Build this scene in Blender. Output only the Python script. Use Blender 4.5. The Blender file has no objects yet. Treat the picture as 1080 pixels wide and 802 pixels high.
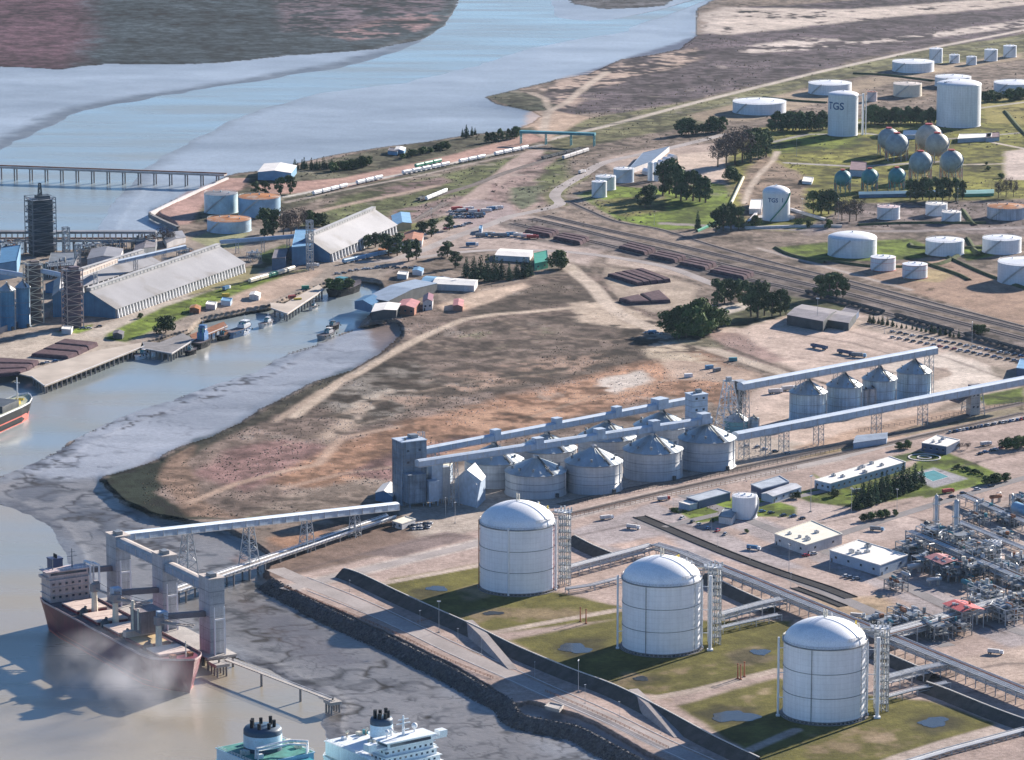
import bpy, math, random
import numpy as np
from mathutils import Vector, Matrix
R = math.radians
SC = bpy.context.scene
COL = SC.collection
# ------------------------------------------------------------------ camera, sky, sun, exposure
CH, CF, HOR = 600.0, 4350.0, -485.0           # camera height (m), focal length (px of a 1080 px frame), horizon row
PITCH = math.atan((401 - HOR) / CF)
cam = bpy.data.objects.new('camera', bpy.data.cameras.new('camera'))
COL.objects.link(cam)
cam.location = (0, 0, CH)
cam.rotation_euler = (math.pi / 2 - PITCH, 0, 0)
cam.data.sensor_width = 36
cam.data.lens = 36 * CF / 1080
cam.data.clip_start = 5
cam.data.clip_end = 60000
SC.camera = cam
SUN_AZ, SUN_EL = 41.0, 20.5                     # azimuth from +Y towards +X
W = bpy.data.worlds.new('World'); SC.world = W; W.use_nodes = True
nt = W.node_tree
sky = nt.nodes.new('ShaderNodeTexSky'); sky.sky_type = 'NISHITA'; sky.sun_disc = False
sky.sun_elevation = R(SUN_EL); sky.sun_rotation = R(SUN_AZ)
sky.altitude = 300; sky.air_density = 1.0; sky.dust_density = 0.6; sky.ozone_density = 3.2
tint = nt.nodes.new('ShaderNodeMix'); tint.data_type = 'RGBA'; tint.blend_type = 'MULTIPLY'; tint.inputs[0].default_value = 1
tint.inputs[7].default_value = (.74, .97, 1.24, 1)                # the clear, very blue winter sky of the photograph
nt.links.new(sky.outputs[0], tint.inputs[6]); nt.links.new(tint.outputs[2], nt.nodes['Background'].inputs[0])
nt.nodes['Background'].inputs[1].default_value = 0.05
sl = bpy.data.lights.new('sun', 'SUN'); sl.energy = 5.0; sl.angle = R(0.5); sl.color = (1.0, 0.90, 0.79)
sun = bpy.data.objects.new('sun', sl); COL.objects.link(sun)
SD = Vector((math.sin(R(SUN_AZ)) * math.cos(R(SUN_EL)), math.cos(R(SUN_AZ)) * math.cos(R(SUN_EL)), math.sin(R(SUN_EL))))
sun.rotation_euler = SD.to_track_quat('Z', 'Y').to_euler()
sun.location = (0, 2500, 900)
vs = SC.view_settings
vs.view_transform = 'Standard'; vs.look = 'None'; vs.gamma = 1; vs.exposure = 1.26; vs.use_curve_mapping = False
SC.cycles.use_denoising = True
SC.cycles.max_bounces = 5; SC.cycles.volume_bounces = 0; SC.cycles.transparent_max_bounces = 4
SC.cycles.caustics_reflective = False; SC.cycles.caustics_refractive = False
WATER, WREF = -5.0, -3.0
HAZE = 6e-6
# ------------------------------------------------------------------ calibration: photo pixel -> point on a level plane
cP, sP = math.cos(PITCH), math.sin(PITCH)
def G(px, py, z=0.0):
    x = (px - 540) / CF; y = (py - 401) / CF
    dz = -sP - y * cP; dy = cP - y * sP
    t = (CH - z) / -dz
    return Vector((x * t, dy * t, z))
def GN(px, py, z):
    x = (px - 540) / CF; y = (py - 401) / CF
    t = (CH - z) / (sP + y * cP)
    return x * t, (cP - y * sP) * t
def PM(px, py):                                   # pixels per metre at that ground point
    y = (py - 401) / CF
    return CF * (sP + y * cP) / CH
def HT(px, py, dpx):                              # height in metres of something dpx tall standing there
    return dpx / PM(px, py) / cP
def SDEP(py):
    return math.sin(math.atan((py - HOR) / CF))
def atz(px, py, base_py):
    """point seen at pixel (px,py) that stands vertically over the ground point whose row is base_py"""
    g = G(px, base_py)
    h = 0
    for _ in range(4):
        dep = math.atan((py - 401) / CF) + PITCH
        h = CH - math.tan(dep) * g.y
    x = (px - 540) / CF
    y = (py - 401) / CF
    t = g.y / (cP - y * sP)
    return Vector((x * t, g.y, h))
# ------------------------------------------------------------------ object helpers
def link(o, parent=None):
    COL.objects.link(o)
    if parent is not None: o.parent = parent
    return o
def tag(o, label=None, cat=None, group=None, kind=None):
    if label: o['label'] = label
    if cat: o['category'] = cat
    if group: o['group'] = group
    if kind: o['kind'] = kind
    return o
def empty(name, loc, label, cat, rz=0.0, group=None):
    o = link(bpy.data.objects.new(name, None))
    o.empty_display_size = 1
    o.location = loc; o.rotation_euler = (0, 0, rz)
    return tag(o, label, cat, group)
def copy_tree(o, parent=None):
    c = o.copy(); link(c, parent)
    for ch in o.children: copy_tree(ch, c)
    return c
class MB:
    """collects shapes, then builds them as one mesh object"""
    def __init__(s): s.v = []; s.f = []; s.m = []; s.sm = []
    def add(s, vs, fs, mi=0, smooth=False):
        n = len(s.v); s.v += [tuple(v) for v in vs]
        for f in fs: s.f.append(tuple(i + n for i in f)); s.m.append(mi); s.sm.append(smooth)
        return s
    def box(s, x0, y0, z0, x1, y1, z1, mi=0):
        vs = [(x0,y0,z0),(x1,y0,z0),(x1,y1,z0),(x0,y1,z0),(x0,y0,z1),(x1,y0,z1),(x1,y1,z1),(x0,y1,z1)]
        return s.add(vs, [(0,3,2,1),(4,5,6,7),(0,1,5,4),(1,2,6,5),(2,3,7,6),(3,0,4,7)], mi)
    def cb(s, c, d, rz=0, mi=0):                  # box by centre of its base
        ca, sa = math.cos(rz), math.sin(rz); vs = []
        for z in (0, d[2]):
            for a, b in ((-1,-1),(1,-1),(1,1),(-1,1)):
                x, y = a*d[0]/2, b*d[1]/2
                vs.append((c[0]+x*ca-y*sa, c[1]+x*sa+y*ca, c[2]+z))
        return s.add(vs, [(0,3,2,1),(4,5,6,7),(0,1,5,4),(1,2,6,5),(2,3,7,6),(3,0,4,7)], mi)
    def prism(s, poly, z0, z1, mi=0, mt=None):    # ccw polygon of (x,y)
        a = sum(poly[i][0]*poly[(i+1)%len(poly)][1]-poly[(i+1)%len(poly)][0]*poly[i][1] for i in range(len(poly)))
        if a < 0: poly = poly[::-1]
        n = len(poly)
        s.add([(p[0],p[1],z0) for p in poly]+[(p[0],p[1],z1) for p in poly],
              [tuple(range(n-1,-1,-1))]+[(i,(i+1)%n,n+(i+1)%n,n+i) for i in range(n)], mi)
        return s.add([(p[0],p[1],z1) for p in poly], [tuple(range(n))], mi if mt is None else mt)
    def beam(s, a, b, w, h=None, mi=0, up=(0,0,1)):
        a, b = Vector(a), Vector(b); h = h or w
        d = b - a
        if d.length < 1e-6: return s
        d.normalize(); u = Vector(up)
        if abs(d.dot(u)) > .98: u = Vector((1,0,0))
        x = d.cross(u).normalized(); y = x.cross(d)
        vs = []
        for p in (a, b):
            for i, j in ((-1,-1),(1,-1),(1,1),(-1,1)): vs.append(p + x*(i*w/2) + y*(j*h/2))
        return s.add(vs, [(0,1,2,3),(7,6,5,4),(0,4,5,1),(1,5,6,2),(2,6,7,3),(3,7,4,0)], mi)
    def tube(s, pts, r, n=8, mi=0, cap=True):
        pts = [Vector(p) for p in pts]; vs = []; fs = []
        for k, p in enumerate(pts):
            d = (pts[min(k+1,len(pts)-1)] - pts[max(k-1,0)]).normalized()
            u = Vector((0,0,1)) if abs(d.z) < .95 else Vector((1,0,0))
            x = d.cross(u).normalized(); y = x.cross(d)
            rr = r[k] if isinstance(r, (list,tuple)) else r
            for i in range(n):
                a = 2*math.pi*i/n; vs.append(p + x*(math.cos(a)*rr) + y*(math.sin(a)*rr))
        for k in range(len(pts)-1):
            for i in range(n):
                j = (i+1) % n; fs.append((k*n+i, k*n+j, (k+1)*n+j, (k+1)*n+i))
        s.add(vs, fs, mi, True)
        if cap:
            m = len(vs) - n
            s.add(vs[:n], [tuple(range(n-1,-1,-1))], mi); s.add(vs[m:], [tuple(range(n))], mi)
        return s
    def lathe(s, prof, n=32, c=(0,0,0), mi=0, a0=0, a1=2*math.pi, smooth=True):
        full = abs(a1-a0-2*math.pi) < 1e-6
        m = n if full else n+1; vs = []; fs = []
        for r, z in prof:
            for i in range(m):
                a = a0+(a1-a0)*i/n; vs.append((c[0]+r*math.cos(a), c[1]+r*math.sin(a), c[2]+z))
        for k in range(len(prof)-1):
            for i in range(n):
                j = (i+1) % m
                fs.append((k*m+i, k*m+j, (k+1)*m+j, (k+1)*m+i))
        return s.add(vs, fs, mi, smooth)
    def build(s, name, mats, parent=None, loc=None, bevel=0, auto=True):
        me = bpy.data.meshes.new(name)
        me.from_pydata(s.v, [], s.f); me.update()
        if not isinstance(mats, (list, tuple)): mats = [mats]
        for m in mats: me.materials.append(m)
        me.polygons.foreach_set('material_index', s.m)
        me.polygons.foreach_set('use_smooth', s.sm)
        o = link(bpy.data.objects.new(name, me), parent)
        if loc is not None: o.location = loc
        if bevel:
            b = o.modifiers.new('bevel', 'BEVEL'); b.width = bevel; b.segments = 1; b.limit_method = 'ANGLE'
        return o
# ------------------------------------------------------------------ materials
MATS = {}
def P(name, col, rough=.7, metal=0.0, var=.18, scale=.15, var2=.12, scale2=1.6, bump=0.0, bscale=1.0, zband=0.0, zper=3.0, streak=0.0, spec=.4,
      spot=None, spot_amt=0.0, spot_scale=.05, orand=0.0):
    if name in MATS: return MATS[name]
    m = bpy.data.materials.new(name); m.use_nodes = True; MATS[name] = m
    t = m.node_tree; N = t.nodes; L = t.links
    b = N['Principled BSDF']; b.inputs['Roughness'].default_value = rough; b.inputs['Metallic'].default_value = metal
    b.inputs['Specular IOR Level'].default_value = spec if rough < .72 else spec*.2
    geo = N.new('ShaderNodeNewGeometry')
    def noise(sc, det=4, vec=None):
        n = N.new('ShaderNodeTexNoise'); n.inputs['Scale'].default_value = sc; n.inputs['Detail'].default_value = det
        L.new(vec or geo.outputs['Position'], n.inputs['Vector']); return n.outputs['Fac']
    def mr(src, lo, hi, a=.3, c=.7):
        n = N.new('ShaderNodeMapRange'); n.inputs[1].default_value = a; n.inputs[2].default_value = c
        n.inputs[3].default_value = lo; n.inputs[4].default_value = hi; L.new(src, n.inputs[0]); return n.outputs[0]
    def mul(a, c):
        n = N.new('ShaderNodeMath'); n.operation = 'MULTIPLY'; L.new(a, n.inputs[0]); L.new(c, n.inputs[1]); return n.outputs[0]
    f = mul(mr(noise(scale), 1-var, 1+var), mr(noise(scale2, 3), 1-var2, 1+var2))
    if zband:
        sx = N.new('ShaderNodeSeparateXYZ'); L.new(geo.outputs['Position'], sx.inputs[0])
        mm = N.new('ShaderNodeMath'); mm.operation = 'DIVIDE'; L.new(sx.outputs[2], mm.inputs[0]); mm.inputs[1].default_value = zper
        fr = N.new('ShaderNodeMath'); fr.operation = 'FRACT'; L.new(mm.outputs[0], fr.inputs[0])
        f = mul(f, mr(fr.outputs[0], 1-zband, 1.0, .02, .16))
    if streak:
        mp = N.new('ShaderNodeMapping'); mp.inputs['Scale'].default_value = (1, 1, .04); L.new(geo.outputs['Position'], mp.inputs['Vector'])
        f = mul(f, mr(noise(.9, 4, mp.outputs[0]), 1-streak, 1+streak*.4))
    if orand:
        oi = N.new('ShaderNodeObjectInfo'); f = mul(f, mr(oi.outputs['Random'], 1-orand, 1+orand, 0, 1))
    mx = N.new('ShaderNodeMix'); mx.data_type = 'RGBA'; mx.blend_type = 'MULTIPLY'; mx.inputs[0].default_value = 1
    mx.inputs[6].default_value = (*col, 1)
    cm = N.new('ShaderNodeCombineColor')
    for i in range(3): L.new(f, cm.inputs[i])
    if spot:
        sm = N.new('ShaderNodeMix'); sm.data_type = 'RGBA'; sm.inputs[6].default_value = (*col, 1); sm.inputs[7].default_value = (*spot, 1)
        L.new(mr(noise(spot_scale, 6), 0, 1, 1-spot_amt-.06, 1-spot_amt+.06), sm.inputs[0]); L.new(sm.outputs[2], mx.inputs[6])
    L.new(cm.outputs[0], mx.inputs[7]); L.new(mx.outputs[2], b.inputs['Base Color'])
    if bump:
        bp = N.new('ShaderNodeBump'); bp.inputs['Strength'].default_value = bump; bp.inputs['Distance'].default_value = .5
        L.new(noise(bscale, 4), bp.inputs['Height']); L.new(bp.outputs[0], b.inputs['Normal'])
    return m
WHITE = P('white_paint', (.78,.79,.80), .45, var=.05, var2=.04, streak=.10)
WHITEB = P('white_tank_paint', (.74,.77,.80), .5, var=.06, scale=.05, var2=.05, scale2=.5, streak=.14, zband=.10, zper=2.6)
CREAM = P('cream_paint', (.70,.64,.52), .5, var=.08)
BIGT = P('great_tank_paint', (.87,.88,.90), .5, var=.05, scale=.08, var2=.03, scale2=.6, streak=.09, zband=.09, zper=3.1)
DOME = P('dome_paint', (.86,.87,.88), .5, var=.06, scale=.06, spot=(.66,.70,.74), spot_amt=.35, spot_scale=.05)
GALV = P('galvanised_steel', (.46,.48,.50), .45, .35, var=.14, var2=.10, streak=.15)
SILO = P('silo_steel', (.47,.48,.49), .55, .25, var=.10, var2=.06, streak=.15, zband=.16, zper=4.4)
SILOR = P('silo_roof_steel', (.46,.50,.51), .42, .5, var=.16, scale=.1, var2=.1)
SILOC = P('corrugated_silo_steel', (.40,.50,.56), .45, .35, var=.12, streak=.3, zband=.1, zper=1.4)
GALL = P('gallery_cladding', (.40,.49,.60), .5, .1, var=.08, streak=.1, scale2=.4)
GALR = P('gallery_roof', (.46,.54,.63), .55, .1, var=.10)
CONC = P('concrete', (.44,.41,.38), .85, var=.16, streak=.15)
CONCD = P('dark_concrete', (.24,.23,.23), .85, var=.2, streak=.2)
TOWERC = P('loader_tower_cladding', (.40,.42,.45), .65, var=.14, streak=.22, zband=.1, zper=5)
STEELD = P('dark_steel', (.07,.08,.09), .55, .2, var=.25)
STEELM = P('mid_steel', (.20,.22,.24), .5, .3, var=.25)
BLUEC = P('blue_cladding', (.05,.16,.30), .5, var=.15, streak=.15)
BLUEL = P('blue_painted_metal', (.16,.32,.48), .5, var=.15)
TEAL = P('teal_paint', (.05,.22,.26), .5, var=.2)
GREENP = P('green_paint', (.04,.28,.18), .5, var=.2)
REDP = P('red_paint', (.42,.06,.05), .5, var=.2)
MAROON = P('maroon_hull_paint', (.17,.02,.042), .45, var=.25, scale=.06, streak=.25)
BLACKH = P('black_hull_paint', (.015,.017,.022), .65, var=.3, spec=.15)
PINKR = P('faded_red_roof', (.42,.17,.17), .7, var=.2)
HATCH = P('hatch_cover_paint', (.62,.49,.42), .6, var=.14)
ROOFG = P('grey_metal_roof', (.235,.235,.25), .55, .1, var=.16, scale=.04, var2=.12, spot=(.165,.155,.15), spot_amt=.40, spot_scale=.03)
ROOFW = P('white_flat_roof', (.74,.71,.66), .7, var=.10, scale=.12)
ROOFB = P('blue_grey_roof', (.24,.30,.38), .55, var=.15)
ROOFD = P('dark_roof', (.13,.12,.14), .7, var=.25)
RUST = P('rusty_roof', (.40,.30,.24), .8, var=.15, spot=(.36,.16,.07), spot_amt=.55, spot_scale=.08)
RUSTP = P('rusty_steel', (.26,.12,.07), .8, var=.3)
BRICK = P('brick_wall', (.36,.18,.13), .85, var=.2)
PLAST = P('plaster_wall', (.60,.58,.57), .8, var=.10, streak=.12)
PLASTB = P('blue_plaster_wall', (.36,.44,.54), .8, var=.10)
GLASS = P('window_glass', (.03,.05,.08), .12, var=.2, spec=.6)
STOCK = P('stockpile_tarpaulin', (.10,.065,.075), .9, var=.3, scale=.3, bump=.2)
YELLOW = P('yellow_paint', (.62,.46,.06), .5, var=.15)
ORANGE = P('orange_paint', (.60,.22,.05), .5, var=.15)
SPHB = P('sphere_blue_grey', (.30,.34,.35), .5, var=.2, scale=.2)
SPHG = P('sphere_tan', (.44,.40,.34), .5, var=.2, scale=.2)
SPHT = P('sphere_teal', (.05,.22,.23), .5, var=.2, scale=.2)
INSUL = P('insulated_pipe', (.52,.52,.52), .4, .3, var=.12)
BARK = P('bark', (.15,.11,.08), .9, var=.3)
FOL = P('eucalyptus_leaves', (.062,.10,.042), .75, orand=.4, var=.35, scale=.25, var2=.4, scale2=1.2)
FOLD = P('dark_conifer_leaves', (.04,.08,.042), .8, orand=.35, var=.35, scale=.25, var2=.4, scale2=1.2)
FOLG = P('broadleaf_leaves', (.062,.10,.03), .75, orand=.4, var=.35, scale=.25, var2=.4, scale2=1.2)
FOLB = P('bare_twigs', (.105,.085,.08), .85, orand=.3, var=.25, scale=.3, var2=.3)
TYRE = P('tyre_rubber', (.02,.02,.02), .8)
BALL = P('ballast', (.15,.125,.115), .95, var=.25, scale=.08, var2=.25, scale2=.9, bump=.3)
RAILM = P('rail_steel', (.20,.17,.16), .5, .4, var=.2)
ROCK = P('riprap_rock', (.12,.115,.115), .9, var=.45, scale=.5, var2=.4, scale2=1.5, bump=.6)
EARTH = P('earth_bank', (.22,.19,.14), .95, var=.3, scale=.1, var2=.25, bump=.3)
ASPH = P('asphalt', (.22,.205,.205), .9, var=.16, scale=.05, var2=.12, scale2=.7)
ROADC = P('concrete_road', (.33,.295,.28), .9, var=.2, scale=.04, var2=.12, scale2=.6)
DIRTR = P('dirt_road', (.50,.41,.33), .95, var=.16, scale=.05, var2=.16, scale2=.4)
LINE = P('road_line_paint', (.75,.74,.70), .7, var=.2)
# ------------------------------------------------------------------ terrain sheet: ground, marsh, mud flats, river
def vnoise(x, y, seed):
    xi = np.floor(x).astype(np.int64); yi = np.floor(y).astype(np.int64)
    fx = x-xi; fy = y-yi; fx = fx*fx*(3-2*fx); fy = fy*fy*(3-2*fy)
    def h(a, b):
        n = (a*374761393 + b*668265263 + seed*1442695041) & 0x7fffffff
        n = ((n ^ (n >> 13))*1274126177) & 0x7fffffff
        return ((n ^ (n >> 16)) & 0xffff)/65535.0
    return (h(xi,yi)*(1-fx)+h(xi+1,yi)*fx)*(1-fy)+(h(xi,yi+1)*(1-fx)+h(xi+1,yi+1)*fx)*fy
def fbm(x, y, sc, seed, o=3):
    r = 0; a = .5; s = 0
    for k in range(o):
        r = r + a*vnoise(x/sc*2**k+31.7*k, y/sc*2**k-17.3*k, seed+k*7); s += a; a *= .55
    return r/s*2-1
rows = [-20+1.15*i for i in range(int(900/1.15)+1)]
far = []
q = -20.0
while q > -430: q -= 2+(-20-q)*.07; far.append(max(q, -440))
rows = np.array(far[::-1]+[-20+.6*i for i in range(366)]+[y for y in rows if y > 199.5]); cols = np.arange(-300, 1381, 1.6)
PX, PY = np.meshgrid(cols, rows)
GX, GY = GN(PX, PY, 0.0)
n300, n90, n30, n9, n3 = fbm(GX,GY,300,1), fbm(GX,GY,90,2), fbm(GX,GY,30,3), fbm(GX,GY,9,4,2), fbm(GX,GY,3.2,5,2)
warpn = n30*.55+n9*.35+n90*.3
rg = 1-np.abs(fbm(GX,GY,46,11,3))*2.6           # ridges: creeks in the mud, tracks
def w2(pts): return [GN(x, y, 0.0) for x, y in pts]
def sdf(pts, closed=True, pad=60):
    q = np.array(w2(pts)); x0, y0 = q.min(0)-pad; x1, y1 = q.max(0)+pad
    sel = (GX > x0) & (GX < x1) & (GY > y0) & (GY < y1)
    X, Y = GX[sel], GY[sel]; d = np.full(X.shape, 1e9); ins = np.zeros(X.shape, bool)
    n = len(q)
    for i in range(n if closed else n-1):
        ax, ay = q[i]; bx, by = q[(i+1) % n]; dx, dy = bx-ax, by-ay
        t = np.clip(((X-ax)*dx+(Y-ay)*dy)/(dx*dx+dy*dy+1e-9), 0, 1)
        d = np.minimum(d, (X-ax-t*dx)**2+(Y-ay-t*dy)**2)
        if closed and ay != by:
            c = ((ay > Y) != (by > Y)) & (X < (bx-ax)*(Y-ay)/(by-ay)+ax); ins ^= c
    d = np.sqrt(d)
    return sel, np.where(ins, -d, d)
wet = np.ones(PX.shape); colr = np.zeros(PX.shape+(3,)); colr[:] = (.21,.165,.135)
cls = np.zeros(PX.shape, np.int8)               # 0 land, 1 mud, 2 water, 3 marsh
def ss(x): x = np.clip(x, 0, 1); return x*x*(3-2*x)
def area(pts, c, feather=4, warp=5, var=.2, amt=1.0, klass=None, brk=0.0, bn=None):
    sel, d = sdf(pts, True, feather+warp*2+5)
    d = d + warp*warpn[sel]
    m = ss(.5-d/(2*feather))*amt
    if brk: m = m*ss(((n30 if bn is None else bn)[sel]+ .6*n9[sel] + brk)*2.2)
    c = np.array(c)*(1+var*(n30[sel]*.5+n9[sel]*.6+n90[sel]*.5))[:,None]
    colr[sel] = colr[sel]*(1-m[:,None])+c*m[:,None]
    if klass is not None:
        k = cls[sel]; k[d < 0] = klass; cls[sel] = k
def path(pts, w, c, feather=1.5, warp=1.0, var=.15, amt=1.0):
    sel, d = sdf(pts, False, w+feather+warp*2+5)
    m = ss(.5-(d-w/2+warp*warpn[sel])/(2*feather))*amt
    c = np.array(c)*(1+var*(n30[sel]*.5+n9[sel]*.6))[:,None]
    colr[sel] = colr[sel]*(1-m[:,None])+c*m[:,None]
SAND=(.52,.43,.35); PALE=(.60,.52,.45); TAN=(.46,.35,.26); DIRT=(.30,.175,.115); RED=(.31,.185,.15); SCRUB=(.088,.068,.055); SCRUBP=(.08,.062,.07)
GRASS=(.125,.17,.028); OLIVE=(.14,.13,.045); PINK=(.40,.31,.27); DKGRN=(.05,.065,.04); ASPC=(.25,.225,.22); GREY=(.22,.20,.19); MUD=(.20,.20,.205)
# --- water bodies and mud, seen from far to near
area([(-400,-420),(1500,-420),(1500,-19),(770,-10),(735,10),(735,38),(718,52),(690,58),(655,63),(620,79),(588,84),(540,96),(512,103),(524,110),(560,117),(571,123),(560,131),(540,138),(500,142),(450,150),(400,156),(352,164),(320,171),(300,177),(250,183),(240,186),(165,220),(158,224),(186,238),(182,250),(-400,300)], MUD, 3, 3, .06, klass=1)
area([(-400,-440),(470,-440),(488,-30),(481,8),(476,26),(450,40),(400,51),(360,55),(300,59),(225,67),(170,68),(110,67),(62,73),(20,71),(-400,60)], (.036,.05,.06), 6, 10, .45, klass=3)
area([(-400,-440),(60,-300),(95,0),(100,40),(75,75),(-400,75)], (.085,.048,.062), 25, 30, .3)
area([(270,-40),(478,-40),(470,10),(430,20),(370,30),(300,34)], (.11,.085,.10), 12, 20, .4, brk=.3)
area([(330,36),(440,12),(478,18),(440,36),(370,44)], (.18,.12,.12), 8, 20, .4, brk=.1)
area([(600,-40),(760,-40),(700,6),(640,10),(604,4)], (.11,.11,.12), 5, 10, .3, klass=3)
area([(1500,-440),(660,-440),(700,-40),(900,-12),(1500,-60)], (.13,.13,.13), 9, 10, .3, klass=3)
# navigable water: upper estuary
area([(-400,185),(-60,185),(0,160),(60,130),(100,116),(150,106),(200,100),(250,91),(300,82),(360,72),(400,61),(440,46),(468,28),(484,4),(490,-60),(560,-120),(572,-30),(582,10),(590,24),(640,22),(700,9),(770,-12),(770,-8),(700,18),(640,36),(560,50),(500,68),(420,88),(330,99),(250,124),(195,150),(150,180),(128,205),(110,225),(95,262),(-400,300)], MUD, 3, 3, .05, klass=2)
# foreground river
area([(-500,300),(-100,400),(0,395),(33,396),(47,410),(105,388),(152,366),(200,352),(212,340),(262,330),(287,326),(303,318),(345,302),(372,296),(400,300),(402,318),(378,346),(345,358),(330,366),(300,374),(285,383),(270,394),(245,399),(215,409),(190,419),(160,429),(130,439),(105,451),(80,463),(55,479),(30,491),(0,503),(-100,540),(-500,640)], MUD, 2, 2, .05, klass=2)
area([(0,503),(30,491),(55,479),(80,463),(105,451),(130,439),(160,429),(190,419),(215,409),(245,399),(270,394),(285,383),(300,374),(330,366),(345,358),(378,346),(420,340),(425,352),(400,374),(370,391),(330,404),(300,420),(275,432),(255,446),(225,461),(200,468),(180,476),(165,486),(145,493),(112,502),(104,507),(115,516),(130,530),(160,545),(240,560),(285,585),(278,610),(306,624),(340,641),(375,657),(410,673),(450,692),(485,710),(512,725),(530,736),(540,744),(548,745),(557,742),(585,749),(613,758),(640,772),(680,795),(740,827),(800,860),(300,890),(-60,560),(-100,540)], MUD, 3, 3, .08, klass=1)
area([(-500,600),(-100,535),(0,531),(30,545),(55,560),(70,582),(76,604),(110,640),(180,680),(225,695),(246,690),(300,716),(352,742),(342,765),(352,800),(380,890),(-500,890)], MUD, 2, 2.5, .05, klass=2)
# dark creek lines and stains in the mud, shade of the creek slopes painted in
mud = cls == 1
# silt tones of the flats: far flats tinted pale blue for the reflected sky, with long streaks, darker ooze below the works
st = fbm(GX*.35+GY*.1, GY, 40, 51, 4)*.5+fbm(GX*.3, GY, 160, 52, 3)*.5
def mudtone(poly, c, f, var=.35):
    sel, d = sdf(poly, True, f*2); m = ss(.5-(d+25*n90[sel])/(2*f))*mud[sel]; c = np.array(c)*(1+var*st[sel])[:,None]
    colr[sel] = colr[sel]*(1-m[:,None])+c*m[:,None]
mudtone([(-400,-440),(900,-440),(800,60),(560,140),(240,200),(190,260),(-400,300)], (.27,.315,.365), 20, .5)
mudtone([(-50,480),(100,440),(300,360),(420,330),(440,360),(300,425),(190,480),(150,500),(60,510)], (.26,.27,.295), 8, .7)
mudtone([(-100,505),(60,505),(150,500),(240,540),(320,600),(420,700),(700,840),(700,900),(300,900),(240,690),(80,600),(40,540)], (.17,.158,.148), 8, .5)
path([(-60,181),(0,157),(60,128),(100,114),(150,104),(200,98),(250,89),(300,80),(360,70),(400,59),(440,44)], 46, (.10,.105,.11), 16, 16, .5, .9)
path([(128,205),(150,180),(195,149),(250,122),(330,97)], 26, (.17,.18,.19), 14, 14, .4, .7)
def darken(sel_poly, thr, c, amt, sc_seed, sc):
    sel, d = sdf(sel_poly, True, 10)
    r = 1-np.abs(fbm(GX[sel]*.8, GY[sel], sc, sc_seed, 4))*3.2
    m = ss((r-thr)*4)*amt*ss(.5-d/12)*mud[sel]
    colr[sel] = colr[sel]*(1-m[:,None])+np.array(c)*m[:,None]
    hgt[sel] -= m*.7; wet[sel] *= 1-m
hgt = np.zeros(PX.shape)
darken([(240,600),(300,620),(400,690),(520,750),(640,800),(680,890),(330,890),(360,770),(340,740),(250,690)], .74, (.055,.05,.045), .97, 21, 40)
darken([(0,520),(0,490),(60,470),(110,446),(160,424),(250,394),(340,358),(350,364),(260,410),(180,436),(100,470),(70,500),(100,515),(130,540),(200,570),(240,600),(200,610),(80,570)], .70, (.06,.055,.055), .9, 22, 30)
darken([(100,500),(250,450),(380,392),(395,380),(250,400),(60,480)], .93, (.08,.08,.085), .5, 23, 26)
darken([(60,140),(120,108),(250,85),(390,58),(460,30),(470,40),(400,68),(250,97),(120,122),(40,158)], .82, (.09,.09,.09), .5, 24, 60)
def voronoi(X, Y, sc, seed):
    gx, gy = np.floor(X/sc), np.floor(Y/sc); f1 = np.full(X.shape, 1e9); f2 = f1.copy()
    for i in (-1,0,1):
        for j in (-1,0,1):
            cx, cy = gx+i, gy+j; h1 = np.abs(np.sin(cx*127.1+cy*311.7+seed)*43758.5453)%1; h2 = np.abs(np.sin(cx*269.5+cy*183.3+seed)*43758.5453)%1
            d = np.hypot(X/sc-cx-h1, Y/sc-cy-h2); f2 = np.where(d < f1, f1, np.minimum(f2, d)); f1 = np.minimum(f1, d)
    return f2-f1
def cracks(poly, sc, seed, c, amt, wid):
    sel, d = sdf(poly, True, 20); X = GX[sel]*.8+22*n30[sel]+7*n9[sel]; Y = GY[sel]+22*n90[sel]+8*n9[sel]
    v = voronoi(X, Y, sc, seed); m = ss(1.15-v/(wid*(1+.9*n30[sel])))*amt*ss(.5-d/16)*mud[sel]*ss(.75+n9[sel]*.9+.9*n30[sel])
    colr[sel] = colr[sel]*(1-m[:,None])+np.array(c)*m[:,None]; hgt[sel] -= m*.35; wet[sel] *= 1-.95*m
cracks([(235,600),(300,620),(400,690),(520,740),(640,790),(700,890),(330,890),(350,770),(330,735),(250,690)], 46, 3.1, (.05,.046,.043), .75, .09)
cracks([(235,600),(300,620),(400,690),(520,740),(640,790),(700,890),(330,890),(350,770),(330,735),(250,690)], 13, 7.7, (.045,.042,.04), .65, .15)
cracks([(0,490),(60,470),(150,500),(240,545),(290,610),(240,690),(100,600),(40,540)], 40, 5.3, (.045,.043,.043), .8, .12)
cracks([(0,500),(110,440),(340,358),(390,350),(380,385),(250,440),(150,495)], 60, 9.1, (.10,.10,.105), .45, .08)
area([(0,520),(50,500),(70,520),(130,548),(210,575),(190,590),(110,570),(60,552),(25,540)], (.07,.065,.065), 6, 14, .3, amt=.8, brk=.25)
area([(0,509),(30,497),(60,482),(100,460),(150,438),(200,421),(250,405),(290,388),(340,364),(343,359),(290,381),(240,399),(190,418),(130,438),(80,461),(30,488),(0,501)], (.06,.055,.06), 3, 8, .3, amt=.8, brk=.2)
area([(255,625),(330,668),(380,700),(340,705),(280,670),(245,640)], (.10,.085,.08), 8, 16, .3, amt=.7)
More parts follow.
